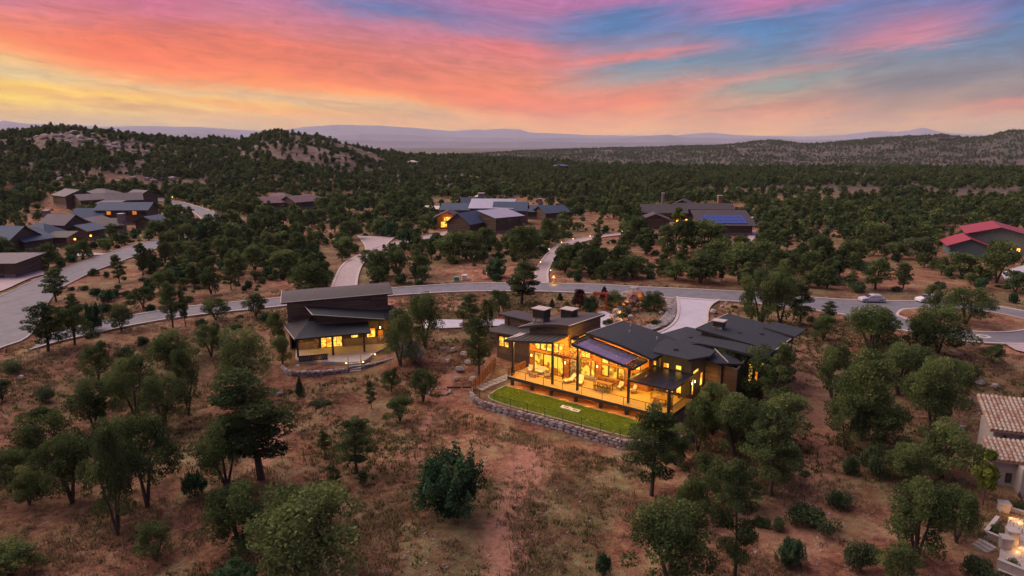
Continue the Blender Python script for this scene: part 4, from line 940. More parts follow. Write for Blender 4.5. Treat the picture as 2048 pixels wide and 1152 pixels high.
for k in range(8):
    s = -1 if k < 4 else 1; u = 12.25+.57*(k % 4)
    t = empty('bar_stool', hw(u, 3.0+s*.72, .01), HA, ('%s dark stool on the %s side of the bar table' % (('leftmost', 'second', 'third', 'rightmost')[k % 4], 'railing' if s < 0 else 'window')), 'stool', 'stools round the bar table')
    box(-.19, .19, -.19, .19, .68, .74).build('seat', MT['steel'], t)
    for x in (-.17, .17):
        for y in (-.17, .17): MB().bar((x, y, 0), (x*.85, y*.85, .68), .035).build('leg', MT['steel'], t)
    MB().bar((-.17, s*.19, .74), (-.17, s*.21, 1.1), .03).bar((.17, s*.19, .74), (.17, s*.21, 1.1), .03).bar((-.17, s*.21, 1.1), (.17, s*.21, 1.1), .12, .03).build('backrest', MT['steel'], t)
for k, (du, dv, rz, ww) in enumerate(((-1.15, .1, 1.57, 'left end'), (1.1, 0, -1.57, 'right end'), (-.35, .95, 0, 'wall side, left'), (.4, .95, 0, 'wall side, right'), (0, -.95, 3.14, 'railing side'))):
    t = empty('dining_chair', hw(20.9+du, 3.2+dv, .01), HA+rz, 'dark wooden dining chair at the %s of the canopy table' % ww, 'chair', 'dining chairs under the canopy')
    box(-.24, .24, -.24, .24, .42, .47).build('seat', MT['wood'], t)
    for x in (-.21, .21):
        for y in (-.21, .21): box(x-.025, x+.025, y-.025, y+.025, 0, .418).build('leg', MT['wood'], t)
    b_ = MB().box(-.24, -.2, .2, .24, .471, 1.05).box(.2, .24, .2, .24, .471, 1.05)
    for q in range(3): b_.box(-.2, .2, .205, .235, .6+.16*q, .68+.16*q)
    b_.build('backrest', MT['wood'], t)
for (u, v, rz, lb) in ((8.1, 3.0, -.45, 'left of the two pale chaises between the middle posts'), (9.5, 3.3, .35, 'right of the two pale chaises between the middle posts')):
    t = empty('chaise_longue', hw(u, v, .01), HA+rz, lb, 'chaise', 'chaises on the deck')
    f = MB().box(-.36, .36, -.95, .6, .2, .27)
    for x in (-.33, .33):
        for y in (-.9, .5): f.box(x-.03, x+.03, y-.03, y+.03, 0, .2)
    f.build('frame', MT['wood'], t)
    MB().box(-.33, .33, -.93, .15, .272, .4).build('seat_cushion', MT['cushion'], t)
    MB().slab([(-.33, .15, .42), (.33, .15, .42), (.33, .78, 1.0), (-.33, .78, 1.0)], .13).build('back_cushion', MT['cushion'], t)
t = empty('tripod_stand', hw(18.9, 5.9, .01), HA, 'light wooden tripod stand against the dark wall under the canopy', 'tripod')  # plain tripod stand with a head, gives no light
for k in range(3):
    a = 2.09*k; MB().bar((.4*math.cos(a), .4*math.sin(a), 0), (0, 0, 1.35), .05).build('leg', MT['cedar'], t)
box(-.14, .14, -.14, .14, 1.352, 1.6).build('head', MT['cushion'], t)
for k, (u, v) in enumerate(((6.7, 3.5), (.35, .55), (21.9, 6.2))):
    t = empty('planter', hw(u, v, .01), HA, ('small potted plant by the living room wall lamp', 'small potted plant in the left corner of the deck', 'potted plant against the dark wall behind the dining table')[k], 'planter')
    MB().tube([(0, 0, 0), (0, 0, .34)], [.15, .2], 8).build('pot', MT['corten'], t)
    pm = MB(); R6 = random.Random(k)
    for q in range(26): a = R6.uniform(0, 6.3); e = R6.uniform(.3, 1.3); pm.bar((0, 0, .3), (.3*math.cos(a)*math.cos(e), .3*math.sin(a)*math.cos(e), .34+.42*math.sin(e)), .05, .01)
    pm.build('leaves', MT['l_oak'], t)
# ================================================================== SMALL HOUSE at the left (guest house)
K = empty('guest_house', CO, CA, 'small dark guest house with curved upper roof and lit patio', 'house')
cp_ = [(-.5, -1.0), (.3, -2.0), (3.9, -3.3), (6.6, -4.5), (8.6, -4.8), (10.0, -3.6), (10.7, -1.4), (13.2, 1.4), (14.4, 4.4), (-.5, 4.4)]
MB().prism(smoothpx(cp_, 2)[::1], -1.0, .0).build('patio', MT['slab'], K)
wallx(K, [(-.2, -1), (13.2, -1), (13.2, 4.1), (-.2, 3.7)], 3.9, 4.15, 'dark_siding')
wallx(K, [(-.1, 0), (3.0, 0), (3.0, 1.15), (-.1, 1.15)], 3.62, 3.88, 'stone', 'stone_skirt'); wallx(K, [(6.7, 0), (13.2, 0), (13.2, 1.15), (6.7, 1.15)], 3.62, 3.88, 'stone', 'stone_skirt')
for a, b in ((2.3, 2.95), (12.0, 12.9)):
    sk = box(a, b, 3.3, 3.6, 0, 1.3).build('stone_pier', MT['mortar'], K); stones(sk, a, b, 0, 1.3, lambda u, h: (Vector((u, 3.3, h)), Vector((1, 0, 0)), Vector((0, -1, 0))), .34, .28, int(a*3), th=.06)
    box(a+.05, b-.05, 3.35, 3.6, 1.31, 2.3).build('pier_panel', MT['corten'], K)
box(.1, .65, 3.55, 3.61, 1.3, 2.2).build('wall_panel', MT['corten'], K)
win(K, 'x', 3.35, 6.45, .05, 2.5, 3.9, -1, 4, 3, 'glow'); win(K, 'x', 7.9, 8.95, 1.35, 2.5, 3.6, -1, 1, 1, 'glow'); win(K, 'x', 10.35, 11.6, 1.2, 2.6, 3.6, -1, 1, 1, 'glow')
wally(K, [(4.15, -1), (10.2, -1), (10.2, 4.2), (4.15, 3.8)], -.45, -.2, 'dark_siding_y'); wally(K, [(4.15, -1), (10.2, -1), (10.2, 5.0), (4.15, 4.1)], 13.2, 13.4, 'dark_siding_y')
wallx(K, [(-.2, -1), (13.2, -1), (13.2, 5), (-.2, 4)], 10.2, 10.4, 'wood_band')
sconce(K, 2.6, 3.3, 2.55); sconce(K, 12.4, 3.3, 2.75)
# tall rear block under the curved roof
wallx(K, [(-1.4, 3.0), (14.0, 3.0), (14.0, 7.35), (-1.4, 6.95)], 5.5, 5.75, 'wood_band', 'clerestory_wall')
def zc(v): return .62*math.sin(max(0, min(1, (v-4.9)/5.8))*math.pi*.62)
def zr(u): return 7.35+.026*(u+2)
arc = [(v, zr(-1.4)-.38+zc(v)) for v in np.linspace(5.75, 10.2, 7)]
wally(K, [(5.75, -1), (10.2, -1)]+arc[::-1], -1.4, -1.15, 'tan_siding'); wally(K, [(5.75, 3), (10.2, 3)]+arc[::-1], 13.75, 14.0, 'wood_band')
wallx(K, [(-1.4, -1), (14.0, -1), (14.0, 7.6), (-1.4, 7.2)], 10.21, 10.45, 'wood_band')
r_ = MB().surf(lambda u, v: (u, v, zr(u)+zc(v)), [-2.2, 6, 14.8], list(np.linspace(4.9, 10.9, 10)), .07).build('roof', MT['shingle_brown'], K)
MB().surf(lambda u, v: (u, v, zr(u)+zc(v)-.075), [-2.15, 6, 14.75], list(np.linspace(4.95, 10.85, 10)), .2).build('fascia', MT['fascia'], r_)
MB().bar((-2.2, 4.88, zr(-2.2)), (14.8, 4.88, zr(14.8)), .09, .1).build('flashing', MT['flash'], r_)
vv = list(np.linspace(4.9, 10.9, 8)); fl_ = MB()
for a, b in zip(vv, vv[1:]): fl_.bar((-2.24, a, zr(-2.2)+zc(a)-.05), (-2.24, b, zr(-2.2)+zc(b)-.05), .08, .22)
fl_.build('flashing', MT['flash'], r_)
# porch roof: hip at the left, shed in front
roofslab(K, [(-.4, -.8, 3.05), (10.7, -.8, 3.2), (10.4, 3.6, 4.15), (1.6, 3.6, 4.5)], .24)
roofslab(K, [(-.45, -.8, 3.0), (1.6, 3.62, 4.5), (1.9, 5.45, 4.75), (-2.2, 5.45, 3.8)], .24, 'shingle_brown', trim=[(3, 0)])
# middle shed roof lifting to the left, and the lower right roof
roofslab(K, [(2.3, 1.5, 5.95), (13.0, 1.5, 4.45), (13.2, 5.45, 4.9), (1.2, 5.45, 6.45)], .26, trim=[(0, 3), (0, 1)])
wallx(K, [(2.8, 4.0), (12.6, 4.0), (12.6, 4.35), (2.8, 5.55)], 2.6, 2.8, 'wood_band', 'clerestory_wall'); wally(K, [(2.8, 4.0), (5.5, 4.4), (5.5, 6.0), (2.8, 5.6)], 2.8, 3.0, 'brown_siding')
roofslab(K, [(8.4, 3.0, 4.1), (15.7, 3.0, 4.3), (14.9, 6.9, 5.35), (8.4, 6.9, 5.35)], .25)
wally(K, [(3.3, -1), (10, -1), (10, 5), (3.3, 3.9)], 14.0, 14.2, 'brown_siding'); wallx(K, [(13.2, -1), (14.2, -1), (14.2, 3.9), (13.2, 3.9)], 3.9, 4.1, 'brown_siding')
for u, v in ((-.1, 0), (4.95, -.35), (9.6, 0)): box(u-.14, u+.14, v-.14, v+.14, 0, 3.0).build('post', MT['steel'], K)
MB().bar((-.3, .0, 2.85), (10.4, .0, 2.98), .2, .24).build('porch_beam', MT['steel'], K)
sc_ = box(.0, 4.1, -2.65, -2.55, .05, .95).build('lattice_screen', MT['black'], K)
for k in range(14):
    MB().tube([(.2+.29*k, -2.68, .18+.1*(k % 3)), (.32+.29*k, -2.69, .5), (.16+.29*k, -2.68, .8)], .02, 4).build('scroll', MT['kerb'], sc_)
stt = MB()
for k in range(5): stt.box(6.95+.0, 8.65, -5.05-.36*k, -4.7-.36*k, -1.75, -.14-.26*k)
for k in range(5):
    box(6.95, 8.65, -5.05-.36*k, -4.69-.36*k, -1.75, -.12-.26*k).build('step', MT['slab'], K)
for u in (6.9, 8.7):
    MB().bar((u, -4.6, 0), (u, -4.6, .95), .05).bar((u, -6.3, -1.3), (u, -6.3, -.35), .05).bar((u, -4.6, .95), (u, -6.3, -.35), .05).build('handrail', MT['black'], K)
cwl = smoothpx([(-2.5, -1.9), (-1.9, -4.2), (-.6, -5.4), (3.0, -6.2), (6.8, -6.1)], 1)
stone_wall([tuple(cw(*p)[:2]) for p in cwl], CO.z-.45, CO.z-1.85, 'curved stone retaining wall left of the guest house steps', seed=12, sw=.55, sh=.38)
stone_wall([tuple(cw(*p)[:2]) for p in smoothpx([(8.85, -5.6), (11, -4.9), (13.8, -3.3)], 1)], CO.z-.35, CO.z-1.75, 'short stone retaining wall right of the guest house steps', seed=14, sw=.55, sh=.38)
MB().prism([tuple(cw(*p)[:2]) for p in smoothpx([(-2.3, -1.9), (-1.7, -4.1), (-.5, -5.2), (3.0, -5.95), (6.8, -5.8), (8.8, -5.3), (11, -4.6), (13.6, -3.1), (14.5, 3), (-2.3, 3)], 1)], CO.z-2.6, CO.z-.5).build('terrace_ground', MT['ground'], kind='structure')
for p, e in (((-2.6, 7.6, 4.5), 90), ((1.6, 2.0, 2.6), 150), ((5.0, 1.8, 2.6), 110), ((8.6, 1.8, 2.5), 70), ((12.4, 2.3, 2.2), 150)): plight(K, p, e, (1, .50, .07))
for p in ((6.6, -4.9, .3), (9.0, -5.0, .3), (2.9, -3.1, .25), (10.6, -1.6, .3), (-1.0, -1.2, .4)): plight(K, p, 7, (1, .5, .12), .05)
def path_lamp(pos, label, group, h=.45, e=3., amber=False):
    t = empty('path_lamp', pos, 0, label, 'lamp', group)
    MB().tube([(0, 0, 0), (0, 0, h)], .03, 6).build('stem', MT['black'], t)
    MB().tube([(0, 0, h+.14), (0, 0, h+.2)], [.16, .03], 8).build('shade', MT['black'], t)
    MB().tube([(0, 0, h+.002), (0, 0, h+.138)], .09, 8).build('lamp_glow', MT['bulb_amber' if amber else 'bulb'], t)
    if e: plight(t, (0, 0, h+.35), e, (1, .62, .28), .08)
    return t
path_lamp(cw(6.6, -5.1, -.45), 'small path lamp at the left head of the guest house steps', 'lamps round the guest house patio')
path_lamp(cw(9.0, -5.2, -.45), 'small path lamp at the right head of the guest house steps', 'lamps round the guest house patio')
path_lamp(cw(11.0, -2.0, -.45), 'small path lamp at the right edge of the guest house patio', 'lamps round the guest house patio')
# ================================================================== NEIGHBOURING HOUSES
def wing(par, x, y, L, D, rz, hw_, rise, roof='shingle_purple', wall='brown_siding', over=.7, kind='gable', skirt='stone', z=0., wins=0, gm='darkglass', wtall=False):
    """one wing of a house: walls under a gable / hip / shed roof; the ridge runs along its length"""
    def T(p): return (x+p[0]*math.cos(rz)-p[1]*math.sin(rz), y+p[0]*math.sin(rz)+p[1]*math.cos(rz), z+p[2])
    l, d = L/2, D/2; o = over; sl = rise/d
    def pm(vs, fs, name, mt, p): return MB().add([T(v) for v in vs], fs).build(name, MT[mt], p)
    if kind == 'shed':
        top = [(-l, -d, hw_), (l, -d, hw_), (l, d, hw_+rise), (-l, d, hw_+rise)]
        w_ = pm([(-l,-d,-1.5),(l,-d,-1.5),(l,d,-1.5),(-l,d,-1.5)]+top, [(3,2,1,0),(4,5,6,7),(0,1,5,4),(1,2,6,5),(2,3,7,6),(3,0,4,7)], 'wall', wall, par)
        s2 = rise/D; r = [(-l-o, -d-o, hw_-s2*o+.12), (l+o, -d-o, hw_-s2*o+.12), (l+o, d+o, hw_+rise+s2*o+.12), (-l-o, d+o, hw_+rise+s2*o+.12)]
        roofslab(par, [T(v) for v in r], .26, roof)
    else:
        hip = 0 if kind == 'gable' else min(l*.75, d)
        vs = [(-l,-d,-1.5),(l,-d,-1.5),(l,d,-1.5),(-l,d,-1.5),(-l,-d,hw_),(l,-d,hw_),(l,d,hw_),(-l,d,hw_),(-l+hip,0,hw_+rise),(l-hip,0,hw_+rise)]
        fs = [(3,2,1,0),(0,1,5,4),(2,3,7,6),(1,2,6,9,5) if not hip else (1,2,6,5),(3,0,4,8,7) if not hip else (3,0,4,7),(4,5,9,8),(6,7,8,9)]
        if hip: fs += [(5,6,9),(7,4,8)]
        w_ = pm(vs, fs, 'wall', wall, par)
        e = hw_-sl*o+.14; rg = hw_+rise+.14
        if not hip:
            roofslab(par, [T(v) for v in ((-l-o,-d-o,e),(l+o,-d-o,e),(l+o,.02,rg),(-l-o,.02,rg))], .24, roof)
            roofslab(par, [T(v) for v in ((-l-o,-.02,rg),(l+o,-.02,rg),(l+o,d+o,e),(-l-o,d+o,e))], .24, roof)
        else:
            a = (-l-o,-d-o,e); b = (l+o,-d-o,e); c = (l+o,d+o,e); dd = (-l-o,d+o,e); r1_, r2_ = (-l+hip,0,rg), (l-hip,0,rg)
            for q in ((a,b,r2_,r1_),(c,dd,r1_,r2_),(b,c,r2_),(dd,a,r1_)): MB().slab([T(v) for v in q], .2).build('roof', MT[roof], par)
    # window row on the camera side
    for k in range(wins):
        a = -l+L*(k+.5)/wins; ww = min(.75, L/wins*.32); z0, z1 = ((.3, hw_-.5) if wtall else (hw_-1.9, hw_-.6))
        f = pm([(a-ww-.08,-d-.06,z0-.08),(a+ww+.08,-d-.06,z0-.08),(a+ww+.08,-d+.02,z0-.08),(a-ww-.08,-d+.02,z0-.08),(a-ww-.08,-d-.06,z1+.08),(a+ww+.08,-d-.06,z1+.08),(a+ww+.08,-d+.02,z1+.08),(a-ww-.08,-d+.02,z1+.08)], [(3,2,1,0),(4,5,6,7),(0,1,5,4),(1,2,6,5),(2,3,7,6),(3,0,4,7)], 'window', 'steel', par)
        g = gm if isinstance(gm, str) else gm[k % len(gm)]
        pm([(a-ww,-d-.08,z0),(a+ww,-d-.08,z0),(a+ww,-d-.062,z0),(a-ww,-d-.062,z0),(a-ww,-d-.08,z1),(a+ww,-d-.08,z1),(a+ww,-d-.062,z1),(a-ww,-d-.062,z1)], [(3,2,1,0),(4,5,6,7),(0,1,5,4),(1,2,6,5),(2,3,7,6),(3,0,4,7)], 'pane', g, f)
    if skirt: pm([(-l-.05,-d-.06,-1.6),(l+.05,-d-.06,-1.6),(l+.05,-d-.003,-1.6),(-l-.05,-d-.003,-1.6),(-l-.05,-d-.06,.9),(l+.05,-d-.06,.9),(l+.05,-d-.003,.9),(-l-.05,-d-.003,.9)], [(3,2,1,0),(4,5,6,7),(0,1,5,4),(1,2,6,5),(2,3,7,6),(3,0,4,7)], 'stone_skirt', skirt, par)
    return w_
HKEEP = []
def house(px, py, rz, label, ground=None):
    p = G(px, py) if ground is None else W(px, py, ground); t = empty('house', p, rz, label, 'house'); return t, p
def off(p, px, py):
    q = W(px, py, p.z); return q.x-p.x, q.y-p.y
def stack(par, x, y, z0, z1, w_=1.3, mt='stone'):
    c = box(x-w_/2, x+w_/2, y-w_/2, y+w_/2, z0, z1).build('chimney', MT[mt], par); box(x-w_/2-.15, x+w_/2+.15, y-w_/2-.15, y+w_/2+.15, z1+.002, z1+.16).build('chimney_cap', MT['cap'], c)
def keep(p, r): HKEEP.append((p.x, p.y, r))
def place(par, p, lst):
    for (px, py, L, D, rz, h, r, kw) in lst:
        x, y = off(p, px, py); wing(par, x, y, L, D, math.radians(rz), h, r, **kw); HKEEP.append((p.x+x, p.y+y, max(L, D)*.55))
SP = dict(roof='shingle_purple'); BL = dict(roof='shingle_blue')
# farthest of the left group: purple roofs
h, p = house(190, 410, 0, 'rambling timber lodge with purple grey gable roofs, farthest of the left group of houses')
place(h, p, [(150, 411, 15, 12, -38, 5.0, 2.4, SP), (190, 413, 14, 11, 48, 3.6, 2.2, SP), (205, 403, 14, 10, -12, 4.2, 2.0, dict(roof='shingle_purple', kind='hip')),
             (250, 413, 14, 11, 30, 3.4, 2.6, SP), (285, 406, 12, 9, -35, 4.0, 2.2, SP), (223, 418, 9, 5, 0, 2.6, .7, dict(roof='shingle_purple', kind='shed', wins=2))])
# middle: blue roofs and a long upper storey
h, p = house(235, 447, 0, 'two-storey timber house with blue grey roofs amid the left group')
place(h, p, [(188, 448, 11, 8, 2, 3.2, 2.8, dict(roof='shingle_blue', wins=3, gm=['glow_dim','darkglass'])), (188, 456, 10, 7, 88, 2.6, 1.4, dict(roof='shingle_purple', wins=0)), (258, 446, 19, 9, 3, 5.6, 2.3, dict(roof='shingle_blue', wins=6, gm=['darkglass', 'glow_dim', 'darkglass'], wall='tan_siding' if 0 else 'brown_siding', wtall=False)),
             (306, 458, 7, 8, 80, 3.0, 1.8, dict(roof='shingle_blue', wins=1))])
x, y = off(p, 222, 463); wing(h, x, y, 8, 6, math.radians(25), 2.4, 1.6, roof='shingle_brown', kind='shed'); x, y = off(p, 246, 462); stack(h, x, y, -1, 6.0, 1.9)
plight(h, tuple(off(p, 204, 475))+(1.6,), 60, (1, .45, .12))
# near left: big dark-blue roofs, amber porch lamps
h, p = house(90, 485, 0, 'low wide house with slate blue roofs and amber porch lamps beside the curved road')
place(h, p, [(10, 500, 14, 11, -8, 3.8, 3.2, dict(roof='shingle_blue', kind='gable')), (48, 497, 9, 12, 75, 3.0, 2.6, BL), (86, 486, 11, 9, -12, 3.2, 2.9, dict(roof='shingle_blue', kind='hip', wins=2, gm=['glow_dim', 'darkglass'])),
             (130, 474, 10, 8, -15, 4.8, 2.6, dict(roof='shingle_purple')), (172, 478, 7, 8, 80, 3.2, 1.6, BL), (110, 490, 10, 5, 5, 2.7, .9, dict(roof='shingle_brown', kind='shed', wins=1, gm='glow_dim'))])
x, y = off(p, 99, 470); stack(h, x, y, 2, 8.2, 1.8)
for q in ((47, 497), (94, 494), (173, 486), (203, 479)):
    x, y = off(p, *q); s_ = box(x-.25, x+.25, y-5.2-.2, y-5.2, 1.7, 2.2).build('porch_lamp', MT['bulb_amber'], h); plight(h, (x, y-6.0, 2.2), 60, (1, .42, .1))
h, p = house(15, 556, 0, 'brown garage with a flat purple roof cut off by the left edge beside the road')
place(h, p, [(2, 549, 13, 10, 4, 3.6, .5, dict(roof='shingle_purple', kind='shed', over=1.1, wins=2, wtall=True))])
# lone purple-roofed house
h, p = house(575, 418, 0, 'lone house with overlapping plum coloured hipped roofs among the trees')
place(h, p, [(545, 417, 11, 10, 25, 3.2, 2.3, dict(roof='shingle_plum')), (563, 413, 13, 11, -10, 3.9, 2.6, dict(roof='shingle_plum', kind='hip')), (600, 416, 13, 11, 55, 3.5, 2.4, dict(roof='shingle_plum')), (617, 411, 12, 10, -15, 3.3, 2.2, dict(roof='shingle_plum', kind='hip', wins=2))])
# central hill house
h, p = house(985, 463, 0, 'large timber house with pale metal roofs and a lit orange gable')
place(h, p, [(985, 446, 16, 10, -4, 6.2, 2.4, dict(roof='metal_light', kind='shed', wins=0)), (1022, 447, 12, 10, -6, 5.6, 2.6, dict(roof='shingle_blue', wins=0)), (1002, 462, 12, 9, 40, 5.4, 1.6, dict(roof='metal_light', kind='shed', wins=3, wall='brown_siding')),
             (940, 463, 15, 9, 62, 3.8, 3.2, dict(roof='shingle_blue', wall='brown_siding')), (925, 440, 15, 9, -6, 4.6, 2.0, BL), (946, 432, 10, 9, 20, 5.2, 2.6, BL)])
x, y = off(p, 963, 440); stack(h, x, y, 4, 10.6, 2.4)
x, y = off(p, 897, 455); lg = wing(h, x, y, 8, 7, math.radians(88), 4.6, 1.6, roof='shingle_brown', wall='cedar', over=1.6)
fy = y-4.06
for (a, b, z0, z1) in ((-2.3, -.2, .6, 2.6), (.2, 2.3, .6, 2.6), (-1.2, 1.2, 3.0, 4.3)):
    f_ = box(x+a-.1, x+b+.1, fy-.06, fy, z0-.1, z1+.1).build('window', MT['cedar'], h); box(x+a, x+b, fy-.1, fy-.062, z0, z1).build('pane', MT['glow'], f_)
plight(h, (x, fy-1.5, 3.6), 260, (1, .42, .06))
h, p = house(1090, 440, 0, 'long low building with blue grey roofs just right of the large central house')
place(h, p, [(1075, 436, 12, 8, -4, 3.2, 2.0, BL), (1102, 438, 11, 9, 30, 3.2, 2.2, BL)])
x, y = off(p, 1080, 432); stack(h, x, y, 3, 7.2, 1.4)
h, p = house(866, 430, 0, 'small outbuilding with a pale roof left of the lit orange gable')
place(h, p, [(866, 428, 5.5, 4, -10, 2.6, .9, dict(roof='flash'))])
# solar-panel house
h, p = house(1390, 465, 0, 'dark brown ranch house with a row of blue solar panels on its right roof')
place(h, p, [(1325, 440, 17, 11, -6, 3.6, 2.6, dict(roof='shingle_brown', wins=0)), (1308, 455, 9, 10, 82, 3.3, 2.0, dict(roof='shingle_brown', wins=0)), (1365, 432, 9, 8, 70, 5.0, 2.0, dict(roof='shingle_brown')),
             (1405, 436, 22, 9, -5, 4.2, 1.8, dict(roof='shingle_brown')), (1443, 466, 17, 12, -3, 3.6, 3.2, dict(roof='shingle_brown', kind='shed', wall='brown_siding', over=1.2)), (1372, 468, 6, 7, 86, 2.6, 1.8, dict(roof='shingle_brown'))])
x, y = off(p, 1443, 466); rz = math.radians(-3)
for r_i in range(3):
    for c_i in range(9):
        a = -8.3+1.72*c_i; d0 = -5.6+2.55*r_i; s2 = 3.2/12
        if r_i == 2 and c_i < 1: continue
        q = [(a, d0), (a+1.62, d0), (a+1.62, d0+2.4), (a, d0+2.4)]
        MB().slab([(x+u*math.cos(rz)-v*math.sin(rz), y+u*math.sin(rz)+v*math.cos(rz), 3.6+1.6+.34+s2*v) for u, v in q], .05).build('solar_panel', MT['solar'], h)
x, y = off(p, 1438, 425); stack(h, x, y, 3, 7.4, 1.8, 'stone_c'); x, y = off(p, 1325, 420); stack(h, x, y, 3, 7.6, 1.1)
for q in ((1354, 452), (1372, 450), (1383, 452)): x, y = off(p, *q); box(x-.3, x+.3, y-.2, y, 1.5, 2.2).build('porch_lamp', MT['bulb_amber'], h); plight(h, (x, y-1.2, 2.2), 90, (1, .42, .1))
x, y = off(p, 1291, 451); box(x-.9, x+.9, y-6.1, y-6.0, 1.0, 3.0).build('garage_door', MT['white'], h)
# red-roofed house at the right
h, p = house(1975, 515, 0, 'grey green house with bright red metal roofs near the right edge')
place(h, p, [(1985, 500, 17, 14, 62, 5.6, 1.9, dict(roof='metal_red', wall='green_siding', kind='gable', over=1.1, wins=1)), (1928, 508, 12, 9, 66, 3.2, 1.8, dict(roof='metal_red', wall='green_siding', over=1.0, wins=1, gm='glow_dim')), (2050, 500, 9, 9, 60, 4.0, 1.2, dict(roof='metal_red', wall='green_siding'))])
for q in ((1900, 506), (1921, 512), (1947, 514), (2018, 512), (2034, 514)): x, y = off(p, *q); box(x-.35, x+.35, y-.2, y, 1.5, 2.3).build('porch_lamp', MT['bulb_amber'], h); plight(h, (x, y-1.0, 2.4), 60, (1, .45, .12))
# tiny far houses
for (px, py, L, D, hh, rz, rf, wl_, lb) in ((825, 332, 9, 7, 4, 0, 'cap', 'stucco', 'tiny pale flat roofed house high on the far slope left of centre'), (960, 404, 5, 4, 2.6, 10, 'flash', 'brown_siding', 'small cabin with a pale roof between the trees above the central house'),
        (1122, 341, 16, 11, 5, 5, 'shingle_blue', 'brown_siding', 'tiny grey house just below the skyline right of centre'), (1540, 340, 11, 7, 4, 0, 'cap', 'stucco', 'tiny tan house with a lit wall on the far plateau'),
        (1748, 345, 10, 7, 3, 0, 'shingle_brown', 'stucco', 'tiny building with a bright amber light on the far right slope'), (1888, 281, 34, 18, 7, 0, 'shingle_brown', 'brown_siding', 'dark house on the crest of the far right hill'), (1912, 278, 20, 12, 6, 10, 'shingle_brown', 'stone', 'smaller building right of the dark house on the hill crest')):
    h, p = house(px, py, math.radians(rz), lb); k_ = max(1, p.length/1000); L *= min(k_, 1.6); D *= min(k_, 1.6); h['category'] = 'house'
    wing(h, 0, 0, L, D, 0, hh, 1.4, roof=rf, wall=wl_, kind='hip', wins=3, gm='glow_dim' if px in (1540, 1748) else 'darkglass', skirt=None); keep(p, L*.7)
    if px in (1748, 1540): box(-.6, .6, -D/2-.5, -D/2-.2, 1.5, 2.7).build('porch_lamp', MT['bulb_amber'], h)
# ================================================================== tiled house cut off by the right edge
T_, TA = G(1980, 968), math.radians(-18)
TH = empty('house', T_, TA, 'pale stucco house with weathered terracotta tile roofs at the right edge', 'house')
HKEEP.append((T_.x+5, T_.y+4, 8))
def tiled(par, x0, x1, y0, y1, z0, z1, tw=.36, rows=10, seed=1, mt=('tile', 'tile_pale', 'tile_pale')):
    """roof slope rising from y0 to y1 with separate barrel tiles"""
    rt = MB().slab([(x0, y0, z0), (x1, y0, z0), (x1, y1, z1), (x0, y1, z1)], .18).build('roof', MT['tile'], par); R = random.Random(seed)
    L = math.hypot(y1-y0, z1-z0); tlen = L/rows*1.08; ang = math.atan2(z1-z0, y1-y0); ms = []
    for m_ in mt:
        mb = MB(); n = 5; r = tw*.46; vs = []
        for e, rr in ((0, r), (tlen, r*.8)):
            for k in range(n): a = math.pi*k/(n-1); vs.append((rr*math.cos(a), e, rr*math.sin(a)*.95))
        mb.add(vs, [(k, k+1, n+k+1, n+k) for k in range(n-1)]+[tuple(range(n-1, -1, -1))]); mb.f = [f[::-1] for f in mb.f]; ms.append(mb.mesh('roof_tile', MT[m_]))
    nx = int((x1-x0)/tw)
    for j in range(rows):
        for i in range(nx):
            s = j/rows; inst('roof_tile', R.choice(ms), (x0+tw*(i+.5), y0+(y1-y0)*s, z0+(z1-z0)*s+.03+R.uniform(0, .04)), (ang, 0, R.uniform(-.04, .04)), 1, rt)
    return rt
MB().box(0, 9, 0, 2.6, -1.5, 2.75).build('wall', MT['stucco'], TH)
tiled(TH, -.45, 7.2, -.55, 2.6, 2.85, 3.9, seed=5, rows=7, tw=.42)
MB().box(1.3, 10, 4.9, 9, -1.5, 4.0).build('wall', MT['stucco'], TH)
tiled(TH, .75, 8.6, 4.35, 9.6, 4.1, 6.1, seed=3, rows=12, tw=.42)
MB().box(3.9, 9, 1.9, 4.85, 3.0, 4.1).build('wall', MT['stucco'], TH)
tiled(TH, 3.7, 8.6, 1.5, 4.3, 4.15, 5.35, seed=4, rows=7, tw=.5)
MB().box(1.95, 9, -1.6, -.003, -1.6, 2.65).build('wall', MT['stucco'], TH)
win(TH, 'x', 3.2, 4.6, -.3, 1.5, -1.6, -1, 1, 1, 'darkglass'); win(TH, 'x', 1.25, 1.6, .5, 1.35, 0, -1, 1, 1, 'darkglass')
MB().slab([(2.6, -2.5, 1.95), (5.4, -2.5, 1.95), (5.4, -1.62, 2.3), (2.6, -1.62, 2.3)], .08).build('awning', MT['steel'], TH)
MB().bar((2.8, -1.63, 1.2), (2.8, -2.35, 1.85), .08).build('awning_bracket', MT['steel'], TH)
MB().tube([(2.3, 4.85, 3.35), (2.3, 4.89, 3.35)], .16, 8).build('vent', MT['black'], TH)
MB().bar((1.85, -1.7, 0), (1.85, -3.6, -.6), .06, .9).build('side_rail', MT['steel'], TH)
g_ = empty('timber_gate', W(1945, 935, -3.0), .5, 'dark brown timber gate leaning open beside the tiled house', 'gate')
for k in range(7): box(.32*k, .32*k+.29, 0, .06, 0, 1.9-.0*k).build('board', MT['brown_siding'], g_)
MB().box(0, 2.2, .061, .12, .3, .45).box(0, 2.2, .061, .12, 1.4, 1.55).build('gate_frame', MT['corten'], g_)
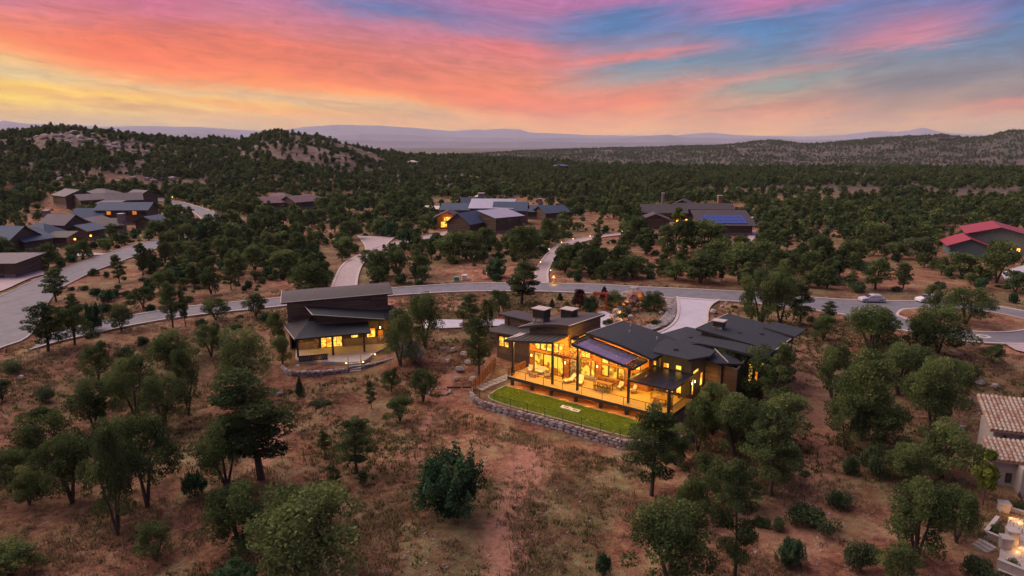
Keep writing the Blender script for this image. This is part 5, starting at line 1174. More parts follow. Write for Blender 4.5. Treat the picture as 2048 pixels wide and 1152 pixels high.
# terraced stucco garden walls with lit pillars
def pillar(px, py, h, w_, lb):
    t = empty('garden_pillar', G(px, py), TA, lb, 'pillar', 'pillars of the terraced garden'); box(-w_/2, w_/2, -w_/2, w_/2, -.4, h).build('shaft', MT['stucco'], t); box(-w_/2-.07, w_/2+.07, -w_/2-.07, w_/2+.07, h+.002, h+.12).build('pillar_cap', MT['slab'], t); return t
pillar(2006, 1022, .8, .8, 'farthest capped stucco pillar of the terraced garden at the lower right'); pillar(2021, 1090, 1.35, .78, 'middle capped stucco pillar of the terraced garden, beside the light'); pillar(2009, 1098, 1.05, .78, 'nearest capped stucco pillar of the terraced garden, beside the steps')
def gwall(pts, zb, h, lb, th=.3):
    P = [W(x, y, zb) for x, y in pts]; b = P[0]; t = empty('garden_wall', b, 0, lb, 'wall'); m_ = MB(); c_ = MB()
    for q, r in zip(P, P[1:]): m_.bar(q-b+Vector((0, 0, h/2)), r-b+Vector((0, 0, h/2)), th, h); c_.bar(q-b+Vector((0, 0, h+.04)), r-b+Vector((0, 0, h+.04)), th+.1, .07)
    m_.build('wall_body', MT['stucco'], t); c_.build('coping', MT['slab'], t)
gwall([(1993, 1048), (1969, 1078), (1997, 1090)], -3.1, .75, 'low stucco planter wall left of the lit pillars', .22); gwall([(1992, 1140), (2020, 1152), (2060, 1168)], -3.2, 1.0, 'stucco terrace wall in the bottom right corner'); gwall([(2020, 1024), (2048, 1032), (2070, 1038)], -3.1, .4, 'low lit garden wall behind the pillars')
def tsheet(nm, pts, z, mt):
    mb = MB(); mb.add([tuple(W(x, y, z)) for x, y in pts], [tuple(range(len(pts)))]); o = mb.build(nm, MT[mt], kind='structure')
    if o.data.polygons[0].normal.z < 0: o.data.flip_normals()
tsheet('terrace_paving', [(2000, 1094), (2012, 1052), (2018, 1034), (2080, 1042), (2100, 1170), (2050, 1160), (1996, 1140)], -2.86, 'slab')
TS = empty('terrace_steps', W(1966, 1112, -3.25), .3, 'dark stone steps climbing to the lit pillars', 'steps')
for k in range(4): box(.35*k, .35*k+.4, 0, 1.4, -.4, .12+.14*k).build('step', MT['slab'], TS)
for (px, py) in ((2024, 1030), (2034, 1098), (2024, 1122), (2047, 1092), (2042, 1040)): plight(None, W(px, py, -2.6), 24, (1, .5, .14), .06)
# ================================================================== road-side things, garden, cars
def car(pos, rz, paint, label):
    t = empty('parked_car', pos, rz, label, 'car'); L, Wd = 4.6, 1.85
    # side profile (x forward = -x), lofted across
    prof = [(-2.3, .38), (-2.28, .72), (-1.95, .86), (-1.05, .98), (2.05, 1.02), (2.3, .85), (2.32, .42)]
    def loft(pf, ys, bot, name, m_):
        n = len(pf); mb = MB(); vs = []
        for (yy, sx_, dz) in ys: vs += [(p[0]*sx_, yy, p[1]+dz) for p in pf]+[(pf[-1][0]*sx_, yy, bot), (pf[0][0]*sx_, yy, bot)]
        k = n+2; fs = []
        for j in range(len(ys)-1):
            for i in range(k): fs.append((j*k+i, j*k+(i+1) % k, (j+1)*k+(i+1) % k, (j+1)*k+i))
        fs += [tuple(range(k-1, -1, -1)), tuple(range((len(ys)-1)*k, len(ys)*k))]
        mb.add(vs, fs); return mb.build(name, m_, t, smooth=False)
    loft(prof, [(-.92, .97, -.06), (-.86, 1, 0), (.86, 1, 0), (.92, .97, -.06)], .28, 'body', paint)
    cab = [(-1.15, .98), (-.45, 1.42), (.2, 1.52), (1.5, 1.46), (2.0, 1.03)]
    loft(cab, [(-.78, .9, -.10), (-.68, 1, 0), (.68, 1, 0), (.78, .9, -.10)], .95, 'roof', paint)
    MB().slab([(-1.13, -.66, 1.02), (-1.13, .66, 1.02), (-.5, .6, 1.42), (-.5, -.6, 1.42)][::-1], .02).build('windscreen', MT['darkglass'], t)
    for s in (-1, 1):
        for (a, b) in ((-.95, .3), (.38, 1.4)):
            MB().add([(a, s*.80, 1.0), (b, s*.80, 1.0), (b-.1, s*.72, 1.36), (a+.42 if a < 0 else a, s*.72, 1.36)], [(0, 1, 2, 3), (3, 2, 1, 0)]).build('side_window', MT['darkglass'], t)
        for x in (-1.45, 1.4):
            w_ = MB().tube([(x, s*.70, .33), (x, s*.94, .33)], .34, 14).build('wheel', MT['tyre'], t); MB().tube([(x, s*.941, .33), (x, s*.955, .33)], .2, 10).build('rim', MT['silver'], w_)
        box(-2.31, -2.2, s*.62-.16, s*.62+.16, .62, .76).build('headlight', MT['white'], t); box(2.22, 2.34, s*.68-.14, s*.68+.14, .68, .86).build('tail_light', MT['red_wood'], t)
    return t
def zoff(p, d=.05): q = p.copy(); q.z = max(gz(p.x, p.y)+.12, 0)+d; return q
c1, c2 = W(1743, 604), W(1856, 604)
car(zoff(c1), -.05, MT['silver'], 'silver grey hatchback parked on the road by the verge'); car(zoff(c2), .12, MT['whitecar'], 'white car parked behind a small tree at the start of the turning circle')
t = empty('manhole_cover', zoff(W(1966, 673), .03), 0, 'round pale manhole cover on the turning circle road', 'manhole cover'); MB().tube([(0, 0, 0), (0, 0, .03)], 1.1, 20).build('collar', MT['kerb'], t); MB().tube([(0, 0, .031), (0, 0, .05)], .5, 16).build('lid', MT['asphalt'], t)
# utility boxes and pole
def ubox(px, py, w_, h_, m_, lb, cat):
    t = empty('utility_box', W(px, py, -.05), .1, lb, cat); box(-w_/2, w_/2, -.45, .45, 0, h_).build('cabinet', m_, t); box(-w_/2-.05, w_/2+.05, -.5, .5, h_+.002, h_+.1).build('lid', m_, t)
    box(-w_/2-.12, w_/2+.12, -.56, .56, -.1, .06).build('plinth', MT['kerb'], t)
ubox(913, 561, 1.2, .75, MT['teal_box'], 'green utility box on the verge above the road', 'utility box'); ubox(929, 559, 1.1, .95, MT['white'], 'white utility box on the verge beside the green one', 'utility box')
t = empty('marker_post', W(946, 562, -.05), 0, 'thin pale marker post on the verge right of the utility boxes', 'post'); MB().tube([(0, 0, 0), (0, 0, 1.1)], .09, 8).build('shaft', MT['white'], t); MB().tube([(0, 0, 1.102), (0, 0, 1.25)], .14, 8).build('post_cap', MT['white'], t)
# entrance pillars with amber light
for px, py, lb in ((1107, 568, 'stone entrance pillar washed with amber light right of the curved cobbled drive'), (1031, 566, 'stone entrance pillar with amber light left of the curved cobbled drive, behind the pine')):
    t = empty('entrance_pillar', W(px, py, -.05), 0, lb, 'pillar'); box(-.45, .45, -.4, .4, 0, 1.3).build('shaft', MT['mortar'], t); stones(t, -.45, .45, 0, 1.3, lambda u, h: (Vector((u, -.4, h)), Vector((1, 0, 0)), Vector((0, -1, 0))), .36, .28, px, th=.06)
    box(-.55, .55, -.5, .5, 1.302, 1.42).build('pillar_cap', MT['slab'], t); box(-.14, .14, -.14, .14, 1.43, 1.8).build('lantern', MT['bulb_amber'], t); plight(t, (0, -1.3, .5), 70, (1, .5, .08), .08)
t = empty('mailbox_wall', W(745, 572, -.05), .05, 'low stone mailbox pier with a rail fence right of the straight cobbled drive', 'pier'); box(-.5, .5, -.4, .4, 0, 1.2).build('shaft', MT['stone_c'], t); box(-.6, .6, -.5, .5, 1.202, 1.32).build('pier_cap', MT['slab'], t)
for k in range(4): box(.9+.95*k, 1.0+.95*k, -.05, .05, 0, .8).build('rail_post', MT['bark'], t)
MB().bar((.5, 0, .7), (3.9, 0, .7), .08).bar((.5, 0, .4), (3.9, 0, .4), .08).build('rail', MT['bark'], t)
for k, (px, py) in enumerate(((1081, 528), (1098, 502), (1123, 488), (1146, 481), (1180, 475.5), (1244, 466), (1101, 545))):
    path_lamp(W(px, py, -.05), '%s low drive lamp along the curved cobbled drive' % ('nearest', 'second', 'third', 'fourth', 'fifth', 'farthest', 'only right-hand')[k], 'lamps along the curved cobbled drive', .5, 12)
for k, (px, py) in enumerate(((345, 399), (377, 404))):
    path_lamp(G(px, py), ('left', 'right')[k]+' lamp on the far verge of the upper curved road', 'lamps beyond the curved road', .8, 90, amber=True)
# red timber torii-like garden gate
t = empty('garden_gate', W(1201, 618, -.25), -.35, 'vermilion timber post gate at the head of the garden path', 'gate')
for x in (-1.1, 1.1):
    for y in (-.35, .35): box(x-.14, x+.14, y-.14, y+.14, 0, 2.9).build('post', MT['red_wood'], t)
for y in (-.35, .35): box(-1.5, 1.5, y-.08, y+.08, 2.902, 3.15).build('beam', MT['red_wood'], t)
for k in range(5): box(-1.25+.6*k, -1.15+.6*k, -.75, .75, 3.152, 3.28).build('slat', MT['red_wood'], t)
plight(t, (0, -1.0, .8), 30, (1, .4, .12))
# garden path, dry river bed
gpth = smoothpx([(1199, 622), (1214, 630), (1205, 641), (1212, 652), (1225, 662)], 2)
strip('garden_path', [(1190, 622), (1203, 632), (1196, 642), (1202, 655)], [(1208, 622), (1226, 630), (1217, 641), (1236, 655)], .05, MT['paver_grey'], 16, kerb=False)
strip('river_bed', [(1330, 598), (1337, 612), (1330, 630), (1316, 644), (1290, 653), (1270, 655)], [(1352, 596), (1353, 612), (1352, 630), (1342, 646), (1312, 659), (1275, 665)], .045, MT['river'], 24, kerb=False)
# boulders of the lit rock garden
R8 = random.Random(12); BL_ = []
def boulder(p, s, label, group, mt=None, flat=.75, nm='boulder'):
    k = R8.randrange(6); me_ = [MB().rock((0, 0, 0), (1, 1, 1), seed=60+q) for q in range(6)] if not BL_ else None
    if me_: BL_.extend(me_)
    o = bpy.data.objects.new(nm, BL_[k].mesh('boulder', MT[mt or R8.choice(['stone', 'stone_b', 'stone_c'])])); COL.objects.link(o)
    md = o.modifiers.new('subdivision', 'SUBSURF'); md.levels = 1; md.render_levels = 1; md.subdivision_type = 'SIMPLE'
    o.location = (p.x, p.y, p.z+s*.3); o.scale = (s, s*R8.uniform(.7, 1), s*flat); o.rotation_euler = (R8.uniform(-.2, .2), R8.uniform(-.2, .2), R8.uniform(0, 6)); return tag(o, label, 'boulder', group)
rg = [(1262, 612, 1.5), (1252, 606, 1.2), (1276, 606, 1.3), (1268, 598, 1.4), (1240, 610, 1.0), (1284, 614, .9), (1258, 620, .8), (1233, 628, .9), (1246, 634, .8), (1226, 636, .7), (1270, 624, .7), (1240, 620, .7), (1220, 644, .6), (1236, 644, .7), (1252, 642, .6), (1262, 636, .55)]
for k, (x_, y_, s) in enumerate(rg):
    boulder(W(x_, y_, -.25)+Vector((0, 0, 1.1 if k < 4 else 0)), s*1.15, ('boulder of the amber-lit rock cascade, '+('top right of the pile', 'upper left of the pile', 'right shoulder of the pile', 'topmost of the pile', 'left flank', 'lower right flank', 'middle of the pile', 'left end of the spill', 'centre of the spill', 'small one left of the spill', 'right foot of the pile', 'tucked between pile and spill', 'nearest the roof', 'nearest the path', 'nearest the shrubs', 'right end of the spill')[k]), 'boulders of the lit rock cascade', 'stone_b' if k % 2 else 'stone_c')
def rl_(px, py, dy, dz, e, c=(1, .44, .08)):
    q = W(px, py, -.25); plight(None, (q.x, q.y-dy, q.z+dz), e, c, .1)
rl_(1262, 612, 2.3, 1.3, 190, (1, .36, .07)); rl_(1276, 606, 2.2, 1.6, 130); rl_(1250, 610, 2.0, .9, 90); rl_(1240, 628, 1.0, .5, 50); rl_(1228, 638, 1.2, .6, 60); rl_(1246, 642, 1.4, .8, 80); rl_(1302, 640, .8, .35, 18); rl_(1230, 616, .9, .5, 30); rl_(1222, 650, .8, .5, 40); rl_(1178, 618, 1.4, .4, 8, (.9, .9, .3))
for k_ in range(26):
    x_, y_ = 1262+R8.gauss(0, 14), 612+R8.gauss(0, 7)
    boulder(W(x_, y_, -.25)+Vector((0, 0, max(0, 1.2-abs(x_-1264)*.05))), R8.uniform(.3, .65), 'small filler rock of the lit cascade, %s %s' % ('upper' if y_ < 612 else 'lower', 'left edge' if x_ < 1250 else ('left of centre' if x_ < 1260 else ('right of centre' if x_ < 1272 else 'right edge'))), 'filler rocks of the lit cascade', R8.choice(['stone_c', 'stone_b']))
lone = [(1323, 627, .55, 'mauve boulder in the planting between the rock cascade and river bed'), (1345, 601, .5, 'pale boulder at the top of the dry river bed'), (1338, 604, .4, 'small pale stone at the top of the dry river bed'), (1427, 626, .8, 'pale boulder on the bed right of the paved driveway'), (1444, 615, .5, 'smaller boulder above the pale one right of the driveway'), (1452, 608, .45, 'small boulder in the upper corner right of the driveway'),
        (919, 742, .8, 'white rock left of the rusted fence, upper one'), (947, 762, .75, 'pale rounded rock just left of the rusted steel fence'), (906, 703, .7, 'grey rock on the slope between the two houses, upper'), (928, 712, .8, 'grey rock on the slope beside the big pine'), (935, 728, .7, 'grey rock below the big pine'), (895, 725, .6, 'mauve rock left of the white rocks'), (912, 760, .5, 'small rock near the stone ring'), (885, 700, .5, 'low rock on the slope right of the grey bush'),
        (560, 790, .5, 'pale rock among scrub left of the footpath'), (690, 690, .4, 'small pale rock near the guest house patio'), (43, 757, .5, 'pale grey rock on the bare ground at the left edge'), (1960, 768, .7, 'flat rock in the garden above the tiled house'), (1990, 775, .6, 'second flat rock in the garden above the tiled house'), (1925, 858, .5, 'mauve rock in the scrub left of the tiled house'), (1928, 905, .45, 'lower mauve rock in the scrub left of the tiled house'), (597, 736, .6, 'boulder at the left end of the guest house wall'), (1065, 583, .5, 'small lilac rock by the kerb right of the tall pine'), (1275, 583, .5, 'grey boulder by the kerb above the rock cascade'), (825, 600, .4, 'white rock on the verge behind the twin trees')]
for (x_, y_, s, lb) in lone: boulder(G(x_, y_), s, lb, 'lone rocks', 'stone_b')
# footbridge-like timber logs between guest house and fence
t = empty('log_edge', G(905, 776), .05, 'row of weathered logs edging the path between guest house and fence', 'logs')
for k in range(3): MB().tube([(-.8+2.2*k, 0, .1), (1.2+2.2*k, .06, .1)], .13, 7).build('log', MT['bark'], t)
# trailer and white tank at the far solar house
t = empty('parked_trailer', W(1507, 449, -.05), .2, 'white covered trailer beyond the solar panel house', 'trailer')
MB().add([(-3, -1.1, .6), (3, -1.1, .6), (3, 1.1, .6), (-3, 1.1, .6), (-2.8, -1.05, 2.7), (2.9, -1.05, 2.9), (2.9, 1.05, 2.9), (-2.8, 1.05, 2.7)], [(3,2,1,0),(4,5,6,7),(0,1,5,4),(1,2,6,5),(2,3,7,6),(3,0,4,7)]).build('body', MT['whitecar'], t)
for x in (-1.2, .1): MB().tube([(x, -1.2, .35), (x, 1.2, .35)], .35, 10).build('wheel', MT['tyre'], t)
# fire hydrant on the left verge
t = empty('fire_hydrant', G(13, 706), 0, 'rusty red fire hydrant at the left edge by the kerb', 'hydrant')
MB().tube([(0, 0, 0), (0, 0, .6), (0, 0, .72)], [.14, .14, .05], 8).build('barrel', MT['red_wood'], t); MB().tube([(-.22, 0, .42), (.22, 0, .42)], .06, 6).build('nozzle', MT['red_wood'], t)
# ring of stones left of the fence
for k in range(16):
    a = 2*math.pi*k/16; c = G(878, 785); boulder(Vector((c.x+1.5*math.cos(a), c.y+1.1*math.sin(a), c.z-.02)), .3, ('stone of the small ring below the guest house, %s arc' % ('right', 'far right', 'far', 'far left', 'left', 'near left', 'near', 'near right')[k//2]), 'stones of the small ring')
# ================================================================== vegetation prototypes
def cards(puffs, n, size, rs, lo=.55, aspect=1.0):
    """n leaf triangles spread through ellipsoid puffs -> verts, faces, tone"""
    P = np.array(puffs, float); wgt = (P[:, 3]*P[:, 5]+P[:, 4]*P[:, 5]+P[:, 3]*P[:, 4])**1.0; wgt /= wgt.sum()
    k = rs.choice(len(P), n, p=wgt); d = rs.normal(size=(n, 3)); d /= np.linalg.norm(d, axis=1)[:, None]
    r = lo+(1.06-lo)*rs.rand(n)**.6
    c = P[k, :3]+d*P[k, 3:6]*r[:, None]
    a = rs.normal(size=(n, 3)); a = a+d*.35; a /= np.linalg.norm(a, axis=1)[:, None]
    b = np.cross(a, rs.normal(size=(n, 3))); b /= np.linalg.norm(b, axis=1)[:, None]
    s = size*(.6+.8*rs.rand(n))[:, None]
    V = np.stack([c-b*s*.5*aspect, c+b*s*.5*aspect, c+a*s], 1).reshape(-1, 3)
    return V, np.arange(3*n).reshape(-1, 3), np.clip(P[k, 6]+rs.normal(size=n)*.13, 0, 1)
def gen(kind, seed):
    """puffs and trunk of a tree of a kind -> (puffs, MB trunk, height, width)"""
    R = random.Random(seed); pf = []; tb = MB()
    if kind == 'pine':
        Hh = 8.; lean = (R.uniform(-.5, .5), R.uniform(-.5, .5)); wmax = R.uniform(2.2, 2.9); pr = R.uniform(.0, .35)
        tp = lambda t: Vector((lean[0]*t*t+.12*math.sin(5*t+seed), lean[1]*t*t, Hh*t))
        tb.tube([tp(t) for t in (0, .2, .4, .6, .8, .95)], [.19, .16, .13, .10, .06, .03], 7)
        for i in range(26):
            t = .22+.74*(i/25)**.9; a = i*2.4+R.uniform(-.5, .5); prof = (min(1, (t-.12)*3.2))*(1-t)**.55*1.25+pr*.12
            L = wmax*prof*R.uniform(.55, 1.15); s = tp(t); e = s+Vector((math.cos(a)*L, math.sin(a)*L, L*R.uniform(.0, .4)))
            tb.tube([s, (s+e)/2-Vector((0, 0, .05*L)), e], [.06, .045, .02], 4); tone = R.uniform(.15, .8)
            for q in (.55, .95) if L > .9 else (.8,):
                c = s.lerp(e, q); rr = R.uniform(.42, .72)*(1.15-.35*t); pf.append((c.x, c.y, c.z+.1, rr*1.15, rr*1.15, rr*.62, tone+R.uniform(-.1, .1)))
        pf.append((*tp(.97), .5, .5, .6, .6)); return pf, tb, Hh, 2*wmax
    if kind == 'oak':
        Hh = 6.; n = R.choice((2, 3, 3, 4)); W2 = R.uniform(2.3, 2.9)
        for j in range(n):
            a = 2*math.pi*j/n+R.uniform(-.4, .4); b = R.uniform(.7, 1.5)
            m1 = Vector((b*.45*math.cos(a), b*.45*math.sin(a), Hh*.3)); m2 = Vector((b*math.cos(a), b*math.sin(a), Hh*.6)); tb.tube([(0, 0, 0), m1, m2], [.17, .12, .06], 6)
            for q in range(5):
                a2 = a+R.uniform(-1.3, 1.3); s = m1.lerp(m2, R.uniform(.2, 1)); e = Vector((W2*R.uniform(.4, 1.)*math.cos(a2), W2*R.uniform(.4, 1.)*math.sin(a2), Hh*R.uniform(.45, .85))); tb.tube([s, (s+e)/2+Vector((0, 0, .15)), e], [.06, .04, .02], 4)
        for i in range(46):
            a = R.uniform(0, 6.283); z = R.uniform(.0, 1)**.85; rr = W2*math.sqrt(max(0, 1-((z-.3)/.78)**2))*R.uniform(.35, 1.06); tone = R.uniform(.15, .85); q = R.uniform(.5, .85)
            pf.append((rr*math.cos(a), rr*math.sin(a), Hh*(.17+.77*z), q*1.05, q*1.05, q*.8, tone))
        return pf, tb, Hh, 2*W2+.8
    if kind == 'juniper':
        Hh = 5.; W2 = 2.3
        tb.tube([(0, 0, 0), (.1, 0, 1.2), (0, .1, 3.2)], [.2, .15, .05], 6)
        for i in range(70):
            z = R.random()**.9; a = i*2.4; rr = W2*math.sqrt(max(.05, 1-((z-.3)/.8)**2))*R.uniform(.45, 1.12); tone = R.uniform(.1, .9); hh = R.uniform(.32, .6); zz = .75+(Hh-1.9)*z
            for q, (dz, rq) in enumerate(((0, .38), (hh*.75, .29), (hh*1.4, .18), (hh*1.9, .09))): pf.append((rr*math.cos(a)*(1+.03*q), rr*math.sin(a)*(1+.03*q), zz+dz, rq, rq, hh*.5, tone))
        for i in range(26): z = R.random(); a = i*2.4; rr = W2*.8*math.sqrt(max(.05, 1-((z-.35)/.75)**2))*R.uniform(.3, 1); pf.append((rr*math.cos(a), rr*math.sin(a), .8+(Hh-2.1)*z, .62, .62, .62, R.uniform(.1, .8)))
        return pf, tb, Hh, 2*W2+.7
    if kind == 'shrub':
        Hh = 1.7
        for i in range(16):
            a = R.uniform(0, 6.283); rr = R.uniform(0, 1.15); q = R.uniform(.35, .6); pf.append((rr*math.cos(a), rr*math.sin(a), .35+R.uniform(0, .85)*(1-.4*rr/1.15), q, q, q*.85, R.uniform(.15, .8)))
        for k in range(4): a = 1.57*k; tb.tube([(0, 0, 0), (.4*math.cos(a), .4*math.sin(a), .6)], [.05, .02], 4)
        return pf, tb, Hh, 3.1
    if kind == 'cone':
        Hh = 3.2; tb.tube([(0, 0, 0), (0, 0, 2.8)], [.08, .02], 5)
        for i in range(22): z = i/21; rr = .75*(1-z)*.75; a = i*2.4; pf.append((rr*math.cos(a), rr*math.sin(a), .35+2.55*z, .42*(1.05-z*.75), .42*(1.05-z*.75), .4, R.uniform(.2, .7)))
        return pf, tb, Hh, 1.8
    if kind == 'sapling':
        Hh = 5.; tb.tube([(0, 0, 0), (.05, 0, 1.8), (0, .05, 4.2)], [.07, .05, .02], 5)
        for i in range(20): z = R.random(); a = R.uniform(0, 6.3); rr = 1.1*math.sin(math.pi*(.15+.8*z))*R.uniform(.3, 1); q = R.uniform(.3, .5); pf.append((rr*math.cos(a), rr*math.sin(a), 1.9+2.7*z, q, q, q, R.uniform(.2, .9)))
        return pf, tb, Hh, 2.9
LEAF = dict(pine='l_pine', oak='l_oak', juniper='l_jun', shrub='l_scrub', cone='l_jun', sapling='l_bright')
NVAR = dict(pine=5, oak=5, juniper=3, shrub=4, cone=1, sapling=1)
_pc = {}
def proto(kind, var, lod, leaf=None):
    """(trunk mesh, crown mesh, height, width)"""
    key = (kind, var, lod, leaf)
    if key in _pc: return _pc[key]
    pf, tb, Hh, Wd = gen(kind, 100*len(kind)+var*7+3)
    n, s = {0: (11000, .14), 1: (3600, .27), 2: (420, .72)}[lod]
    if kind == 'shrub': n, s = int(n*.34), s*.8
    if kind == 'cone': n, s = int(n*.3), s*.8
    if kind == 'juniper': n = int(n*1.25)
    if kind == 'sapling': n = int(n*.35)
    rs_ = np.random.RandomState(var*13+len(kind)); V, Fc, tone = cards(pf, n, s, rs_, .5)
    lm = MT[leaf or LEAF[kind]]
    cm = npmesh('crown', V, Fc, lm, {'tone': tone}); tm = tb.mesh('trunk', MT['bark'])
    if lod == 2:      # one light mesh
        c = len(tb.v); Vv = np.concatenate([np.array(tb.v, float), V])
        me = bpy.data.meshes.new('far_'+kind); me.from_pydata([tuple(v) for v in Vv], [], [tuple(f) for f in tb.f]+[tuple(int(q)+c for q in f) for f in Fc])
        me.materials.append(lm); me.materials.append(MT['bark'])
        mi = np.zeros(len(me.polygons), np.int32); mi[:len(tb.f)] = 1; me.polygons.foreach_set('material_index', mi)
        at = me.attributes.new('tone', 'FLOAT', 'FACE'); at.data.foreach_set('value', np.concatenate([np.full(len(tb.f), .5), tone]).astype(np.float32)); me.update(); cm = me
    _pc[key] = (tm, cm, Hh, Wd); return _pc[key]
TREES = []      # (x, y, radius)
CNT = dict(pine=0, oak=0, juniper=0, shrub=0)
NAME = dict(pine='pine_tree', oak='oak_tree', juniper='juniper_tree', shrub='shrub', cone='small_conifer', sapling='young_tree')
CAT = dict(pine='tree', oak='tree', juniper='tree', shrub='shrub', cone='tree', sapling='tree')
def put_tree(p, h, w_, kind, lod, label, group=None, var=None, leaf=None, rz=None, name=None):
    if kind in CNT: CNT[kind] += 1
    var = rnd.randrange(NVAR[kind]) if var is None else var
    tm, cm, Hh, Wd = proto(kind, var, lod, leaf); rz = rnd.uniform(0, 6.283) if rz is None else rz
    sz = h/Hh; sx_ = w_/Wd
    if lod == 2:
        o = inst(name or NAME[kind], cm, p, (0, 0, rz), (sx_, sx_, sz)); tag(o, label, CAT[kind], group)
    else:
        o = empty(name or NAME[kind], p, rz, label, CAT[kind], group); o.scale = (sx_, sx_, sz)
        inst('trunk', tm, parent=o); inst('crown', cm, parent=o)
    TREES.append((p.x, p.y, w_/2)); return o
def hfit(p, py_top):
    lo, hi_ = .2, 25.
    for _ in range(24):
        m = (lo+hi_)/2
        if project(p.x, p.y, p.z+m)[1] > py_top: lo = m
        else: hi_ = m
    return lo
# hand-placed: base x, base y, top y, crown width (px of the 2048 px picture), kind, label
LM = [((0, 640), 'the left edge of the road'), ((45, 600), 'the curved road'), ((150, 545), 'the bend of the curved road'), ((20, 545), 'the brown garage at the left edge'), ((240, 645), 'the lower road'), ((345, 640), 'the lower road west of the guest house'), ((530, 640), 'the guest house west wall'), ((660, 720), 'the guest house patio'), ((715, 770), 'the guest house steps'), ((825, 700), 'the slope right of the guest house'), ((955, 740), 'the upper end of the rust fence'),
      ((835, 900), 'the narrow dirt trail'), ((1040, 1060), 'the wide dirt trail'), ((1100, 850), 'the lawn wall'), ((1320, 860), 'the deck corner'), ((1450, 760), 'the dark timber wing'), ((1540, 720), 'the right end of the main house'), ((1500, 640), 'the garage wing roof'), ((1620, 900), 'the bare track right of the house'), ((1700, 650), 'the kerb below the silver car'), ((1850, 640), 'the turning circle'), ((1960, 642), 'the island of the turning circle'),
      ((1940, 860), 'the tiled house'), ((2010, 1080), 'the terraced garden'), ((1500, 1050), 'the bottom thicket'), ((1980, 520), 'the red roofed house'), ((1440, 470), 'the solar panel house'), ((1290, 470), 'the left end of the solar panel house'), ((985, 470), 'the large central house'), ((1080, 450), 'the long low central building'), ((690, 540), 'the straight cobbled drive'), ((800, 480), 'the fork of the straight drive'), ((1100, 540), 'the mouth of the curved cobbled drive'), ((1130, 490), 'the bend of the curved cobbled drive'),
      ((1200, 610), 'the red timber gate'), ((1260, 620), 'the rock cascade'), ((1000, 600), 'the verge behind the main house'), ((575, 430), 'the plum roofed house'), ((250, 480), 'the left group of houses'), ((1743, 600), 'the silver car'), ((400, 900), 'the open ground at lower left'), ((150, 1050), 'the lower left corner'), ((1620, 540), 'the scrub above the road on the right'), ((470, 560), 'the thicket between the two left roads'), ((880, 540), 'the scrub above the utility boxes'), ((1300, 540), 'the thicket above the driveway'), ((600, 1050), 'the bottom edge left of the trail'), ((560, 500), 'the woods left of the straight drive'), ((620, 450), 'the woods below the plum roofed house'), ((400, 520), 'the right verge of the curved road'), ((430, 470), 'the upper bend of the curved road'), ((860, 410), 'the small pale roofed outbuilding'), ((1200, 420), 'the rise between the two central houses'), ((1560, 480), 'the white trailer'), ((1650, 450), 'the scrub beyond the trailer'), ((1800, 450), 'the scrub left of the red roofed house'), ((1850, 500), 'the clearing left of the red roofed house'), ((1380, 510), 'the thicket below the solar panel house'), ((1540, 590), 'the road behind the garage wing'), ((1230, 560), 'the verge above the rock cascade'), ((50, 460), 'the low blue roofed house'), ((200, 400), 'the purple roofed lodge'), ((340, 430), 'the far end of the curved road'), ((750, 430), 'the wood between the plum and central houses')]
KW = dict(pine=('dark pine', 'pine'), oak=('olive green oak', 'oak'), juniper=('dense dark green juniper', 'juniper'), shrub=('low rounded shrub', 'shrub'), cone=('small conical evergreen', 'evergreen'), sapling=('young bright green tree', 'tree'))
